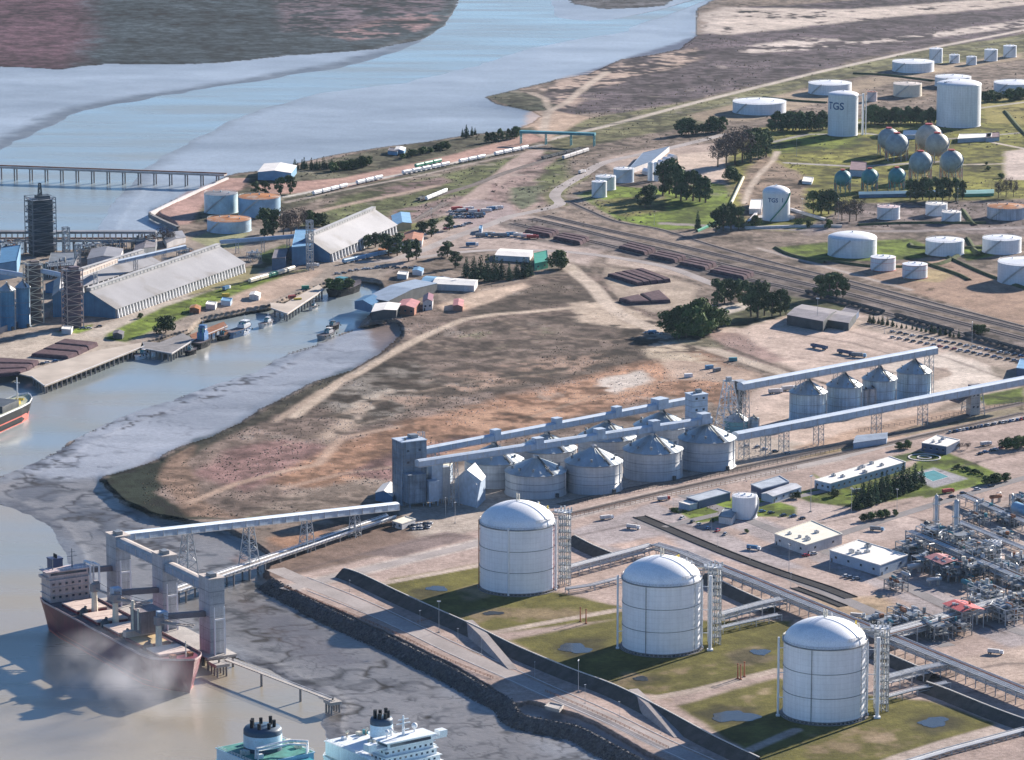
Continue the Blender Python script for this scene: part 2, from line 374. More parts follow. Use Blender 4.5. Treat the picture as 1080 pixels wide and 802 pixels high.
# --- land, far to near
area([(590,85),(735,38),(760,8),(830,6),(1000,-8),(1400,-30),(1400,20),(1080,30),(900,62),(735,104),(660,118),(590,122),(560,112)], SCRUBP, 8, 10, .35)
area([(735,36),(740,15),(765,8),(830,9),(900,10),(1000,2),(1400,-30),(1400,-8),(1080,6),(1000,14),(940,18),(890,24),(840,30),(770,37)], (.52,.44,.38), 10, 25, .3, brk=.7)
area([(770,50),(850,39),(920,43),(1080,20),(1400,-5),(1400,5),(1080,29),(930,49),(860,54),(785,57)], (.50,.43,.38), 8, 25, .3, brk=.25)
area([(520,103),(590,84),(660,64),(735,50),(740,62),(690,84),(640,100),(600,116),(560,112)], (.42,.32,.26), 10, 25, .35, brk=.2)
area([(600,100),(680,80),(760,60),(900,48),(1080,30),(1080,44),(900,74),(735,104),(650,125)], (.095,.075,.082), 10, 25, .35, brk=.45)
area([(512,102),(545,95),(590,112),(572,121),(535,112)], DKGRN, 5, 8, .3, amt=.8)
area([(575,150),(600,128),(735,106),(860,76),(960,55),(1400,-12),(1400,18),(1080,62),(960,70),(850,92),(735,132),(640,150),(590,160)], (.15,.145,.075), 6, 8, .3)
area([(725,122),(800,104),(940,78),(1080,55),(1080,62),(950,84),(900,100),(790,128),(738,128)], (.33,.26,.19), 7, 12, .25)
path([(560,152),(640,133),(735,108),(860,77),(960,55),(1080,32),(1400,-20)], 10, PALE, 2, 1, amt=.85)
path([(590,140),(735,117),(860,85),(1080,40)], 5, (.10,.10,.08), 3, 3, amt=.8)
area([(545,146),(560,118),(580,116),(600,120),(625,124),(600,135),(575,150)], (.50,.37,.28), 5, 8, .2)
path([(572,142),(578,118),(598,108),(620,90),(640,76)], 9, SAND, 3, 3, amt=.9)
path([(580,118),(575,104),(560,98)], 8, SAND, 3, 4, amt=.7)
# coastal strip and fields behind the left port
area([(240,187),(300,178),(400,157),(500,143),(562,134),(575,150),(480,178),(360,205),(290,225),(230,230),(188,238),(160,224)], (.095,.09,.06), 5, 7, .35)
area([(162,224),(200,203),(240,188),(262,188),(255,200),(215,215),(200,236),(186,238)], (.42,.27,.23), 4, 5, .25)
area([(265,196),(360,188),(440,172),(520,152),(560,140),(575,148),(500,168),(420,186),(340,203),(280,205)], (.44,.28,.23), 5, 6, .25)
area([(300,250),(360,208),(480,180),(570,158),(600,165),(600,190),(520,235),(400,265),(320,268)], (.105,.115,.05), 8, 10, .3)
area([(395,200),(470,185),(480,192),(420,208),(390,214)], (.17,.12,.11), 6, 10, .3, brk=.5)
area([(415,222),(480,206),(500,208),(485,225),(440,236),(400,235)], (.18,.13,.12), 6, 10, .3, brk=.7)
area([(505,205),(560,160),(590,165),(565,190),(575,215),(540,228),(505,226)], (.26,.19,.17), 5, 8, .3)
area([(536,198),(575,195),(565,216),(550,222),(538,212)], (.11,.12,.075), 5, 6, .3)
path([(300,236),(340,222),(380,213),(425,204),(460,196)], 9, (.40,.30,.24), 3, 3)
path([(300,208),(360,196),(440,181),(500,167),(572,153)], 7, (.58,.55,.50), 2, 1)
path([(300,214),(360,201),(440,186),(500,172),(572,158)], 5, (.40,.34,.30), 2, 1)
path([(478,226),(500,208),(522,192),(545,172),(565,160)], 20, (.42,.32,.28), 3, 3)
path([(522,194),(520,208),(528,222),(548,230)], 7, (.30,.21,.19), 2, 2)
path([(614,186),(592,198),(584,207),(590,216)], 16, (.16,.17,.06), 6, 4)
area([(380,300),(395,262),(470,232),(520,222),(560,228),(612,240),(640,262),(620,280),(560,270),(500,262),(440,275)], (.40,.32,.28), 5, 6, .22)
area([(470,225),(500,210),(536,215),(548,228),(500,245)], (.34,.27,.26), 4, 4, .15)
# left port
area([(-400,330),(0,270),(100,258),(180,250),(230,240),(330,240),(420,235),(420,262),(400,300),(345,303),(303,322),(287,327),(240,334),(200,352),(152,366),(47,408),(30,398),(0,396),(-400,430)], (.30,.25,.21), 5, 4, .25)
area([(20,380),(140,330),(255,288),(330,265),(335,268),(250,303),(140,348),(60,385)], (.46,.40,.34), 3, 2, .12)
area([(20,362),(50,352),(98,342),(96,348),(40,365)], GRASS, 2, 2, .25)
area([(108,362),(112,352),(170,325),(250,298),(325,284),(310,292),(240,315),(205,330),(160,350),(130,362)], GRASS, 3, 3, .3)
area([(230,318),(260,306),(310,288),(340,284),(330,296),(300,312),(262,328),(235,330)], (.44,.33,.26), 4, 4, .2)
area([(200,296),(260,282),(290,276),(262,296),(200,312)], (.27,.24,.13), 3, 3, .25)
area([(200,252),(235,240),(262,246),(255,262),(225,262)], (.30,.30,.17), 3, 3, .25)
area([(268,270),(300,258),(312,262),(305,275),(285,280)], (.12,.17,.05), 3, 3, .3)
area([(-400,420),(0,365),(34,352),(70,350),(110,358),(152,364),(47,408),(30,398),(0,395)], (.47,.40,.33), 2, 1, .12)
# middle: shed peninsula, sand, scrub
area([(372,330),(400,318),(470,318),(540,298),(610,288),(690,300),(740,320),(780,350),(760,400),(700,440),(640,450),(560,470),(430,480),(330,512),(250,545),(150,545),(110,515),(145,493),(200,468),(255,446),(300,420),(370,391),(400,374)], (.16,.12,.10), 6, 8, .3)
area([(490,330),(560,300),(614,292),(625,318),(560,328),(500,334)], SCRUB, 6, 8, .4)
area([(330,425),(400,382),(455,352),(520,338),(620,335),(680,348),(700,368),(640,400),(560,408),(480,420),(420,440),(380,450),(340,445)], SCRUB, 10, 14, .4)
area([(330,425),(372,397),(440,380),(470,400),(420,440),(380,450)], (.17,.15,.13), 8, 14, .4, brk=.3)
area([(250,505),(350,470),(440,440),(560,412),(660,385),(740,370),(800,400),(780,430),(700,420),(600,440),(520,470),(440,495),(330,515)], DIRT, 10, 16, .3)
area([(200,500),(240,475),(300,462),(350,470),(300,500),(260,520)], (.19,.115,.105), 8, 10, .3)
area([(360,500),(440,470),(510,458),(445,490),(420,510)], (.20,.12,.11), 6, 10, .3)
area([(470,440),(560,425),(640,400),(700,398),(690,410),(600,440),(520,462)], (.44,.27,.18), 6, 14, .3, brk=.3)
area([(628,400),(680,390),(692,402),(650,416),(632,412)], (.58,.51,.45), 5, 12, .2, brk=.5)
area([(360,425),(430,402),(450,408),(400,432),(368,440)], (.46,.40,.33), 4, 14, .3, brk=.15)
area([(330,460),(372,425),(400,420),(380,450),(345,470)], (.36,.28,.22), 6, 14, .3, brk=.2)
area([(106,508),(114,502),(165,487),(190,473),(215,466),(205,480),(188,500),(165,520),(190,536),(240,548),(175,548),(135,535)], (.014,.02,.014), 3, 4, .3)
area([(196,478),(205,464),(255,446),(300,420),(340,400),(372,388),(378,394),(320,424),(270,448),(225,468),(202,482)], (.035,.036,.025), 4, 7, .3, amt=.85)
area([(165,505),(180,482),(205,470),(200,490),(215,530),(260,548),(200,545)], (.20,.135,.10), 4, 6, .3)
path([(200,530),(250,510),(300,497),(335,490),(360,462),(420,450)], 7, (.46,.33,.25), 3, 4, amt=.85)
path([(300,515),(360,500),(420,492),(520,470)], 6, (.42,.30,.23), 3, 4, amt=.7)
area([(420,372),(470,352),(560,338),(640,345),(660,365),(560,385),(470,402)], (.19,.145,.12), 8, 18, .4, amt=.8, brk=.0)
area([(380,420),(460,395),(580,375),(660,372),(620,392),(520,410),(430,432)], (.24,.165,.125), 8, 18, .4, amt=.8, brk=.05)
area([(430,365),(520,345),(600,345),(560,362),(480,378)], (.10,.115,.055), 8, 18, .4, amt=.7, brk=-.1)
for tr_ in ([(430,352),(480,372),(560,382),(640,380)],[(350,440),(420,418),(500,402),(600,392)],[(520,334),(560,352),(640,360),(690,352)],[(300,470),(360,452),(430,436),(520,428)],[(560,440),(620,420),(680,408),(720,396)]): path(tr_, 4, (.34,.26,.20), 2, 4, .3, .55)
path([(310,440),(360,402),(372,396),(393,384),(425,366),(457,350),(490,337),(520,332),(560,329),(630,322),(672,330)], 9, (.52,.42,.33), 2.5, 2)
path([(290,445),(340,412),(372,396)], 6, (.46,.36,.28), 3, 4, amt=.8)
area([(462,322),(505,308),(552,298),(560,302),(520,318),(490,327),(468,328)], (.52,.40,.31), 4, 4, .2)
area([(600,320),(640,315),(690,338),(730,350),(700,356),(650,345),(610,340)], (.46,.37,.29), 5, 8, .25, brk=.5)
path([(598,280),(606,287),(624,301),(644,325),(664,337),(684,345),(720,358),(790,382),(840,398)], 13, (.52,.43,.35), 2.5, 2)
area([(664,348),(700,352),(750,372),(770,400),(720,395),(680,375)], (.50,.41,.31), 6, 14, .3, brk=.3)
area([(700,378),(760,385),(800,395),(790,408),(740,402),(700,398)], (.44,.33,.26), 6, 10, .3)
area([(640,282),(700,290),(735,302),(730,320),(690,330),(660,320),(640,300)], (.42,.34,.27), 5, 6, .25)
area([(640,268),(720,285),(750,300),(710,290),(640,278)], (.46,.37,.31), 3, 3, .2)
# right: yard, shed ground, car rows
area([(750,350),(800,335),(900,330),(960,345),(1060,380),(1078,410),(1000,425),(900,470),(820,480),(770,440),(800,408),(850,395),(770,365)], (.56,.44,.37), 6, 6, .15)
area([(930,385),(1000,372),(1068,395),(1055,412),(1000,415),(950,420)], (.66,.57,.49), 8, 10, .12)
area([(735,348),(780,352),(830,380),(810,385),(770,370)], (.34,.24,.21), 5, 5, .2)
area([(700,360),(735,350),(770,368),(740,366)], (.18,.16,.11), 5, 5, .3)
path([(765,366),(850,398),(880,408)], 4, (.17,.13,.11), 2, 2)
area([(980,388),(1000,388),(1004,396),(985,402)], (.42,.33,.27), 3, 3, .2)
area([(1045,385),(1075,390),(1070,400),(1050,398)], (.30,.25,.2), 4, 4, .2)
area([(700,345),(850,300),(900,312),(890,330),(840,330),(780,345)], (.10,.105,.05), 6, 8, .3)
area([(740,328),(790,318),(795,324),(748,336)], (.54,.48,.41), 3, 3, .15)
# rail corridor
area([(515,232),(560,230),(640,248),(760,275),(900,310),(1000,340),(1400,440),(1400,475),(1080,372),(1000,350),(900,322),(830,312),(740,292),(640,265),(560,255)], (.14,.115,.105), 6, 6, .25)
area([(880,340),(930,332),(1080,388),(1400,470),(1400,480),(1080,396),(990,366)], (.42,.34,.28), 4, 5, .2)
# lawns round the small white tanks
area([(608,206),(640,196),(700,200),(760,190),(775,210),(760,240),(700,243),(650,232)], GRASS, 4, 5, .35)
area([(625,212),(700,205),(705,222),(660,230),(640,224)], OLIVE, 5, 8, .3)
area([(630,168),(680,158),(765,150),(768,195),(720,190),(690,185),(650,180)], (.42,.33,.28), 5, 5, .2)
area([(700,165),(766,158),(766,190),(728,186),(710,175)], (.56,.45,.37), 4, 5, .2)
# gas terminal lawns
area([(768,165),(800,135),(880,128),(1400,80),(1400,215),(1080,210),(900,215),(850,245),(790,242),(770,215)], (.18,.175,.042), 6, 6, .3)
area([(815,150),(880,135),(910,145),(905,155),(820,162)], (.14,.17,.03), 4, 5, .25)
area([(1032,105),(1400,90),(1400,145),(1040,130)], (.27,.235,.08), 5, 6, .25)
area([(775,200),(800,160),(850,185),(850,230),(790,235)], (.27,.20,.15), 6, 8, .3)
path([(820,160),(815,170),(800,185),(790,200),(785,215)], 6, SAND, 2, 2)
area([(1060,160),(1100,155),(1400,150),(1400,190),(1060,190)], (.58,.48,.42), 4, 4, .15)
path([(1010,174),(1060,173)], 5, PALE, 1.5, 1); path([(1035,148),(1085,158)], 6, PALE, 1.5, 1); path([(830,172),(905,176),(1000,170)], 9, (.40,.37,.36), 2, 2)
path([(815,150),(850,142),(912,141),(985,148),(1080,140)], 7, (.34,.32,.30), 2, 2)
path([(870,133),(960,124),(1080,108)], 6, (.45,.42,.38), 2, 1)
area([(900,215),(1400,205),(1400,300),(1080,250),(900,240),(850,250),(840,244)], (.18,.145,.135), 5, 5, .25)
path([(700,236),(775,240),(850,243),(960,244),(1080,240)], 11, (.31,.27,.26), 2, 2)
path([(905,222),(1080,222)], 5, (.15,.12,.12), 2, 2)
area([(815,262),(870,256),(960,252),(1010,270),(930,275),(860,275)], GRASS, 4, 4, .3)
area([(1010,262),(1040,258),(1050,270),(1020,275)], GRASS, 3, 3, .3)
area([(900,290),(985,270),(1080,300),(1400,360),(1400,420),(1080,345),(1000,320)], (.34,.235,.175), 5, 6, .25)
area([(960,280),(1010,288),(990,298),(950,296)], (.36,.28,.16), 3, 4, .25)
path([(925,305),(1020,330),(1080,345)], 5, (.46,.40,.35), 2, 2); path([(800,262),(880,284),(960,306)], 6, (.42,.36,.32), 2, 2)
# beyond the silos
area([(430,515),(520,480),(640,480),(780,455),(860,470),(1080,410),(1080,440),(960,466),(800,495),(600,540),(480,580),(420,560)], (.40,.34,.29), 5, 4, .2)
area([(840,472),(900,452),(960,440),(1020,430),(1080,415),(1080,440),(960,468),(850,490)], (.42,.30,.23), 5, 6, .25)
area([(842,478),(900,465),(905,472),(850,492),(838,490)], (.27,.21,.12), 3, 4, .25)
area([(945,455),(1015,438),(1080,428),(1080,436),(1010,448),(955,460)], (.27,.23,.16), 3, 4, .3)
area([(788,502),(818,492),(826,497),(812,505),(795,507)], (.22,.20,.10), 2, 2, .25)
area([(1030,418),(1080,408),(1080,424),(1040,428)], GRASS, 3, 3, .3)
# terminal ground
area([(283,612),(420,582),(500,560),(600,530),(700,512),(800,492),(870,480),(960,460),(1080,436),(1400,380),(1400,900),(800,900),(660,812),(560,760),(420,690)], PINK, 4, 3, .12)
area([(240,590),(330,555),(420,545),(440,570),(400,585),(300,610),(270,612)], (.19,.135,.11), 6, 8, .3)
area([(375,585),(470,560),(500,566),(420,588)], (.20,.155,.145), 4, 4, .2)
area([(280,568),(330,558),(350,565),(310,582)], (.34,.2,.13), 5, 6, .25)
area([(255,548),(285,538),(310,542),(275,552)], GRASS, 3, 6, .4, brk=.3)
# streets of the terminal
STREET=(.36,.315,.31)
path([(300,622),(400,598),(500,574),(600,545),(700,520),(800,500),(880,484)], 16, (.43,.375,.34), 2, 1)
area([(600,560),(690,530),(760,560),(840,595),(930,640),(1000,680),(960,690),(850,640),(740,590),(650,585)], STREET, 3, 2, .1)
area([(700,530),(780,560),(880,600),(1010,660),(1080,690),(1400,800),(1400,770),(1080,660),(960,610),(880,575),(800,545),(730,520)], STREET, 3, 2, .1)
area([(770,600),(860,600),(920,630),(850,640)], (.43,.34,.30), 4, 3, .15)
area([(640,575),(700,565),(740,590),(700,592)], (.44,.33,.28), 4, 4, .2)
area([(750,585),(830,610),(820,625),(760,605)], (.44,.34,.30), 3, 3, .15)
area([(850,632),(930,628),(960,650),(900,662)], (.42,.31,.21), 5, 6, .25)
area([(904,640),(915,636),(932,640),(918,644)], (.22,.17,.11), 3, 3, .25)
area([(818,552),(850,540),(900,528),(985,552),(960,570),(870,570)], (.46,.37,.33), 4, 3, .12)
area([(815,535),(860,526),(885,535),(855,548)], (.46,.38,.35), 3, 2, .1)
area([(990,700),(1080,680),(1400,780),(1400,830),(1080,735)], (.46,.36,.30), 4, 4, .15)
area([(990,560),(1080,520),(1400,560),(1400,700),(1080,640)], (.40,.33,.30), 5, 4, .15)
# gardens
area([(715,540),(745,528),(800,522),(840,535),(838,545),(800,545),(735,552)], GRASS, 2, 1.5, .3)
area([(830,520),(870,515),(940,505),(975,510),(980,522),(900,535),(855,530)], GRASS, 2, 1.5, .3)
area([(955,498),(975,480),(1000,478),(1050,498),(1052,508),(1000,520),(975,526),(968,512)], GRASS, 2, 1.5, .3)
area([(940,482),(970,476),(978,480),(948,490)], (.10,.15,.04), 2, 1.5, .25)
area([(955,502),(985,493),(1022,505),(985,515)], (.32,.31,.33), 1.5, 1, .1)
area([(858,500),(880,512),(950,496),(962,492),(965,498),(900,516),(868,515)], (.15,.18,.05), 2, 1.5, .25)
# tank basins
BG=(.125,.115,.032)
area([(398,618),(415,610),(510,594),(520,610),(655,640),(660,652),(524,668),(470,652)], BG, 3, 3, .35)
area([(535,676),(655,652),(760,655),(835,655),(832,706),(700,735),(650,728)], BG, 3, 3, .35)
area([(715,745),(820,715),(930,735),(985,740),(1052,764),(940,800),(880,830),(800,802)], BG, 3, 3, .35)
for pts in ([(440,655),(520,640),(600,640),(640,646),(560,660),(480,664)], [(600,712),(700,706),(830,690),(760,722),(680,732)], [(690,735),(745,742),(780,728),(820,732),(790,760),(745,757)], [(840,775),(930,760),(1000,768),(930,800),(850,800)]):
    area(pts, (.20,.15,.09), 5, 9, .3, amt=.9, brk=.15)
for pts in ([(480,622),(520,610),(520,630),(490,636)], [(760,690),(800,680),(815,695),(790,706)], [(770,725),(815,722),(812,735),(770,738)], [(905,778),(935,772),(960,778),(925,786)]):
    area(pts, (.33,.25,.17), 3, 6, .25, amt=.6, brk=.3)
for pts in ([(430,625),(450,616),(475,618),(470,630),(440,634)], [(585,684),(600,674),(640,674),(635,688),(600,694)], [(760,692),(780,684),(815,684),(812,698),(780,702)], [(735,752),(760,744),(800,746),(790,765),(750,766)], [(960,765),(975,755),(1010,757),(1012,770),(980,776)], [(660,718),(690,712),(700,716),(675,724)]):
    area(pts, (.055,.05,.025), 5, 6, .3, amt=.85)
for a in ([(497,668),(523,667),(560,660),(655,643)], [(680,738),(735,728),(820,707)], [(400,616),(460,605),(508,596)], [(770,800),(840,770)]):
    path(a, 7, (.45,.37,.31), 1, .6)
path([(880,830),(950,800),(1000,784),(1080,762)], 12, (.45,.37,.32), 1.5, 1)
for a_, w_, k_ in (([(700,512),(800,492),(870,478)],3,.5),([(610,565),(690,548),(760,562)],4,.4),([(640,585),(720,600),(760,612)],3,.5),([(905,600),(990,640),(1060,668)],3,.5),([(960,545),(1060,575),(1120,590)],4,.5),([(985,715),(1060,700),(1120,700)],5,.4),([(1000,735),(1080,720)],3,.4),([(830,560),(900,545),(960,530)],3,.4),([(300,605),(400,580),(480,562)],4,.4),([(820,350),(900,362),(1000,392)],5,.35),([(800,372),(900,385),(980,400)],4,.35),([(860,340),(1000,378),(1060,400)],4,.3),([(500,252),(560,258),(640,272)],4,.35),([(20,392),(90,375),(150,362)],3,.4),([(60,350),(160,322),(330,280)],3,.4),([(1010,480),(1080,462)],5,.4),([(980,500),(1080,476)],4,.4)):
    path(a_, w_*.8, (.12,.095,.09), 1.5, 1.5, .3, min(.9, k_*1.5))
# generic fine mottling of the bare land
land = (cls == 0) | (cls == 3)
# uneven vegetation cover: streaks and clumps on the darker waste ground
dk = land & (colr[...,1] < .21) & (PY < 560)
tex = 1+.50*st+.52*ss(n9*2.0+.5)-.26+.45*n30+.3*n3+.3*n90
colr[dk] *= (.78*np.clip(tex[dk], .3, 2.0))[:,None]
lt = land & ~dk; tl = 1+.20*st+.10*n9
colr[lt] *= (.83*np.clip(tl[lt], .6, 1.4))[:,None]
k = 1+.10*n3+.08*n9+.05*n300
colr[land] *= k[land][:,None]
salt = ss((fbm(GX,GY,22,41,3)-.30)*5)*ss((n90+.1)*2)
dry = land & (PY > 60) & (PY < 470) & (PX > 250) & (PX < 780) & (colr[...,1] < .22)
colr[dry] = colr[dry]*(1-.35*salt[dry][:,None])+np.array((.42,.36,.31))*(.35*salt[dry][:,None])
colr = np.clip(colr, .01, .9)
# heights
zt = np.array([0.0, -4.4, -7.0, -2.2])[cls]
zt = zt + hgt + np.where(cls == 1, .25*n30+.1*n9, 0)
def blur(a, r, ax):
    c = np.cumsum(np.pad(a, [(r+1, r) if i == ax else (0, 0) for i in range(2)], mode='edge'), axis=ax)
    n = 2*r+1
    return (np.take(c, range(n, c.shape[ax]), ax)-np.take(c, range(0, c.shape[ax]-n), ax))/n
for _ in range(2): zt = blur(blur(zt, 3, 0), 2, 1)
fm, fw = (cls == 1)*1.0, (cls == 2)*1.0
for _ in range(2): fm, fw = blur(blur(fm, 5, 0), 9, 1), blur(blur(fw, 5, 0), 9, 1)
fm = fm/(fm+fw+1e-6); zmw = -6.2+2.4*fm+hgt*.3+(.22*n30+.15*n9+.06*n3)*np.clip((PY-150)/120, .0, 1)+.25*n90
kw = ss(fw/.10)*((cls > 0) & (cls < 3)); zt = zt*(1-kw)+zmw*kw
farz = zt
for _ in range(2): farz = blur(blur(farz, 5, 0), 14, 1)
kf = ss((190-PY)/30)*(cls != 2); zt = zt*(1-kf)+np.minimum(farz+.3*n30+.3*n90, 0)*kf
zt = np.where((cls == 1) & (fw > .03) & (PY < 190), np.minimum(zt, -4.3), zt)
zt = np.where((cls == 0) & (PY > 200), np.maximum(zt, np.where(zt > -.8, 0, zt)), zt)
zs = blur(blur(zt, 2, 0), 4, 1); zt = np.where(PY < 185, zs, zt)
TX, TY = GN(PX, PY, zt)
NR, NC = PX.shape
def terr_mat(name, rough, bump, bsc, spec=.06, var=.22):
    m = bpy.data.materials.new(name); m.use_nodes = True; t = m.node_tree; N = t.nodes; L = t.links; b = N['Principled BSDF']
    b.inputs['Roughness'].default_value = rough; b.inputs['Specular IOR Level'].default_value = spec
    at = N.new('ShaderNodeAttribute'); at.attribute_name = 'soil'; geo = N.new('ShaderNodeNewGeometry')
    f = None
    for sc, v, dt in ((.35, var, 5), (1.6, var*.8, 3), (.03, var*.5, 4)):
        n = N.new('ShaderNodeTexNoise'); n.inputs['Scale'].default_value = sc; n.inputs['Detail'].default_value = dt
        L.new(geo.outputs['Position'], n.inputs['Vector'])
        r = N.new('ShaderNodeMapRange'); r.inputs[1].default_value = .3; r.inputs[2].default_value = .7; r.inputs[3].default_value = 1-v; r.inputs[4].default_value = 1+v
        L.new(n.outputs['Fac'], r.inputs[0])
        if f is None: f = r.outputs[0]
        else:
            k = N.new('ShaderNodeMath'); k.operation = 'MULTIPLY'; L.new(f, k.inputs[0]); L.new(r.outputs[0], k.inputs[1]); f = k.outputs[0]
        last = n
    if spec > .35:
        ws = N.new('ShaderNodeMath'); ws.operation = 'MULTIPLY'; ws.inputs[1].default_value = spec; L.new(at.outputs['Alpha'], ws.inputs[0]); L.new(ws.outputs[0], b.inputs['Specular IOR Level'])
    vm = N.new('ShaderNodeVectorMath'); vm.operation = 'SCALE'; L.new(at.outputs['Color'], vm.inputs[0]); L.new(f, vm.inputs['Scale'])
    L.new(vm.outputs[0], b.inputs['Base Color'])
    n = N.new('ShaderNodeTexNoise'); n.inputs['Scale'].default_value = bsc; n.inputs['Detail'].default_value = 4; L.new(geo.outputs['Position'], n.inputs['Vector'])
    bp = N.new('ShaderNodeBump'); bp.inputs['Strength'].default_value = bump; bp.inputs['Distance'].default_value = .6
    L.new(n.outputs['Fac'], bp.inputs['Height']); L.new(bp.outputs[0], b.inputs['Normal'])
    return m
def terr(name, mask, mat):
    q = mask[:-1,:-1] | mask[1:,:-1] | mask[:-1,1:] | mask[1:,1:]
    r, c = np.nonzero(q); i = r*NC+c
    F = np.stack([i, i+NC, i+NC+1, i+1], 1)
    u, inv = np.unique(F, return_inverse=True); F = inv.reshape(-1, 4)
    V = np.stack([TX.ravel()[u], TY.ravel()[u], zt.ravel()[u]], 1)
    me = bpy.data.meshes.new(name); me.vertices.add(len(V)); me.vertices.foreach_set('co', V.astype(np.float32).ravel())
    me.loops.add(F.size); me.loops.foreach_set('vertex_index', F.astype(np.int32).ravel())
    me.polygons.add(len(F)); me.polygons.foreach_set('loop_start', np.arange(0, F.size, 4, dtype=np.int32))
    me.update(calc_edges=True)
    a = me.color_attributes.new('soil', 'FLOAT_COLOR', 'POINT')
    a.data.foreach_set('color', np.concatenate([colr.reshape(-1,3)[u], wet.reshape(-1,1)[u]], 1).astype(np.float32).ravel())
    me.polygons.foreach_set('use_smooth', np.ones(len(F), bool))
    me.materials.append(mat)
    return tag(link(bpy.data.objects.new(name, me)), kind='structure')
done = np.zeros(cls.shape, bool)
terr('ground', cls == 0, terr_mat('soil_material', .95, .5, .8))
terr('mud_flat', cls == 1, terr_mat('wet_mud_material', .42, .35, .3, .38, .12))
terr('marsh_ground', cls == 3, terr_mat('marsh_material', .95, .5, .4))
def water_mat():
    m = bpy.data.materials.new('river_water'); m.use_nodes = True; t = m.node_tree; N = t.nodes; L = t.links; b = N['Principled BSDF']
    b.inputs['Roughness'].default_value = .22; b.inputs['IOR'].default_value = 1.33
    geo = N.new('ShaderNodeNewGeometry')
    n = N.new('ShaderNodeTexNoise'); n.inputs['Scale'].default_value = .006; n.inputs['Detail'].default_value = 3; L.new(geo.outputs['Position'], n.inputs['Vector'])
    sy = N.new('ShaderNodeSeparateXYZ'); L.new(geo.outputs['Position'], sy.inputs[0])
    yr = N.new('ShaderNodeMapRange'); yr.inputs[1].default_value = 2050; yr.inputs[2].default_value = 3600; yr.inputs[3].default_value = .28; yr.inputs[4].default_value = -.30; L.new(sy.outputs[1], yr.inputs[0])
    ad = N.new('ShaderNodeMath'); L.new(n.outputs['Fac'], ad.inputs[0]); L.new(yr.outputs[0], ad.inputs[1])
    r = N.new('ShaderNodeValToRGB'); r.color_ramp.elements[0].position = .35; r.color_ramp.elements[0].color = (.225,.262,.27,1); r.color_ramp.elements[1].position = .75; r.color_ramp.elements[1].color = (.30,.265,.205,1)
    L.new(ad.outputs[0], r.inputs[0]); L.new(r.outputs[0], b.inputs['Base Color'])
    n2 = N.new('ShaderNodeTexNoise'); n2.inputs['Scale'].default_value = .35; n2.inputs['Detail'].default_value = 4; L.new(geo.outputs['Position'], n2.inputs['Vector'])
    mp = N.new('ShaderNodeMapping'); mp.inputs['Scale'].default_value = (.004, .02, 1); mp.inputs['Rotation'].default_value = (0, 0, .5); L.new(geo.outputs['Position'], mp.inputs[0])
    n3_ = N.new('ShaderNodeTexNoise'); n3_.inputs['Scale'].default_value = 1; n3_.inputs['Detail'].default_value = 5; L.new(mp.outputs[0], n3_.inputs['Vector'])
    rr = N.new('ShaderNodeMapRange'); rr.inputs[1].default_value = .35; rr.inputs[2].default_value = .65; rr.inputs[3].default_value = .12; rr.inputs[4].default_value = .36; L.new(n3_.outputs['Fac'], rr.inputs[0]); L.new(rr.outputs[0], b.inputs['Roughness'])
    bp = N.new('ShaderNodeBump'); bp.inputs['Strength'].default_value = .22; bp.inputs['Distance'].default_value = .4; L.new(n2.outputs['Fac'], bp.inputs['Height']); L.new(bp.outputs[0], b.inputs['Normal'])
    return m
mb = MB(); fx = 1.0
mb.add([(-9000,1300,WATER),(9000,1300,WATER),(9000,60000,WATER),(-9000,60000,WATER)], [(0,1,2,3)])
# the river sheet stops at the last row of the terrain
mb.v = [(-4200,1400,WATER),(4200,1400,WATER),(4200,14500,WATER),(-4200,14500,WATER)]
tag(mb.build('river_water', water_mat()), kind='structure')
# ------------------------------------------------------------------ ribbons: roads, tracks, banks
def ribbon_pts(pts, step=12):
    g = [Vector(GN(x, y, 0)) for x, y in pts]; out = [g[0]]
    for i in range(len(g)-1):
        p0 = g[max(i-1,0)]; p1 = g[i]; p2 = g[i+1]; p3 = g[min(i+2,len(g)-1)]
        n = max(1, int((p2-p1).length/step))
        for k in range(1, n+1):
            t = k/n
            out.append(.5*((2*p1)+(-p0+p2)*t+(2*p0-5*p1+4*p2-p3)*t*t+(-p0+3*p1-3*p2+p3)*t*t*t))
    return out
def profile(name, pts, prof, mat, kind='structure', label=None, cat=None, group=None, step=12, mb=None, off=0):
    q = ribbon_pts(pts, step); vs = []; fs = []; m = len(prof)
    for i, p in enumerate(q):
        d = (q[min(i+1,len(q)-1)]-q[max(i-1,0)]).normalized(); nrm = Vector((-d.y, d.x))
        for o, z in prof: vs.append((p.x+nrm.x*(o+off), p.y+nrm.y*(o+off), z))
    for i in range(len(q)-1):
        for j in range(m-1): fs.append((i*m+j, (i+1)*m+j, (i+1)*m+j+1, i*m+j+1))
    own = mb is None
    if own: mb = MB()
    mb.add(vs, fs)
    if own: return tag(mb.build(name, mat), label, cat, group, kind)
def road(name, pts, w, mat, z=.05): return profile(name, pts, [(w/2,z-.04),(w/2,z),(0,z+.03),(-w/2,z),(-w/2,z-.04)], mat)
road('road', [(768,141),(700,158),(640,171),(616,184),(592,198),(585,207),(590,216),(560,224),(540,228),(514,238),(480,250),(440,266),(400,276),(350,275)], 11, ROADC)
road('road', [(440,272),(500,265),(560,264),(620,268),(700,281),(750,299),(770,306)], 10, ROADC, .06)
road('road', [(300,622),(400,598),(500,574),(600,545),(700,520),(800,500),(880,484),(980,458),(1080,440)], 9, ROADC, .05)
road('road', [(672,548),(740,573),(800,596),(860,620),(930,650),(1000,682)], 10, ASPH, .06)
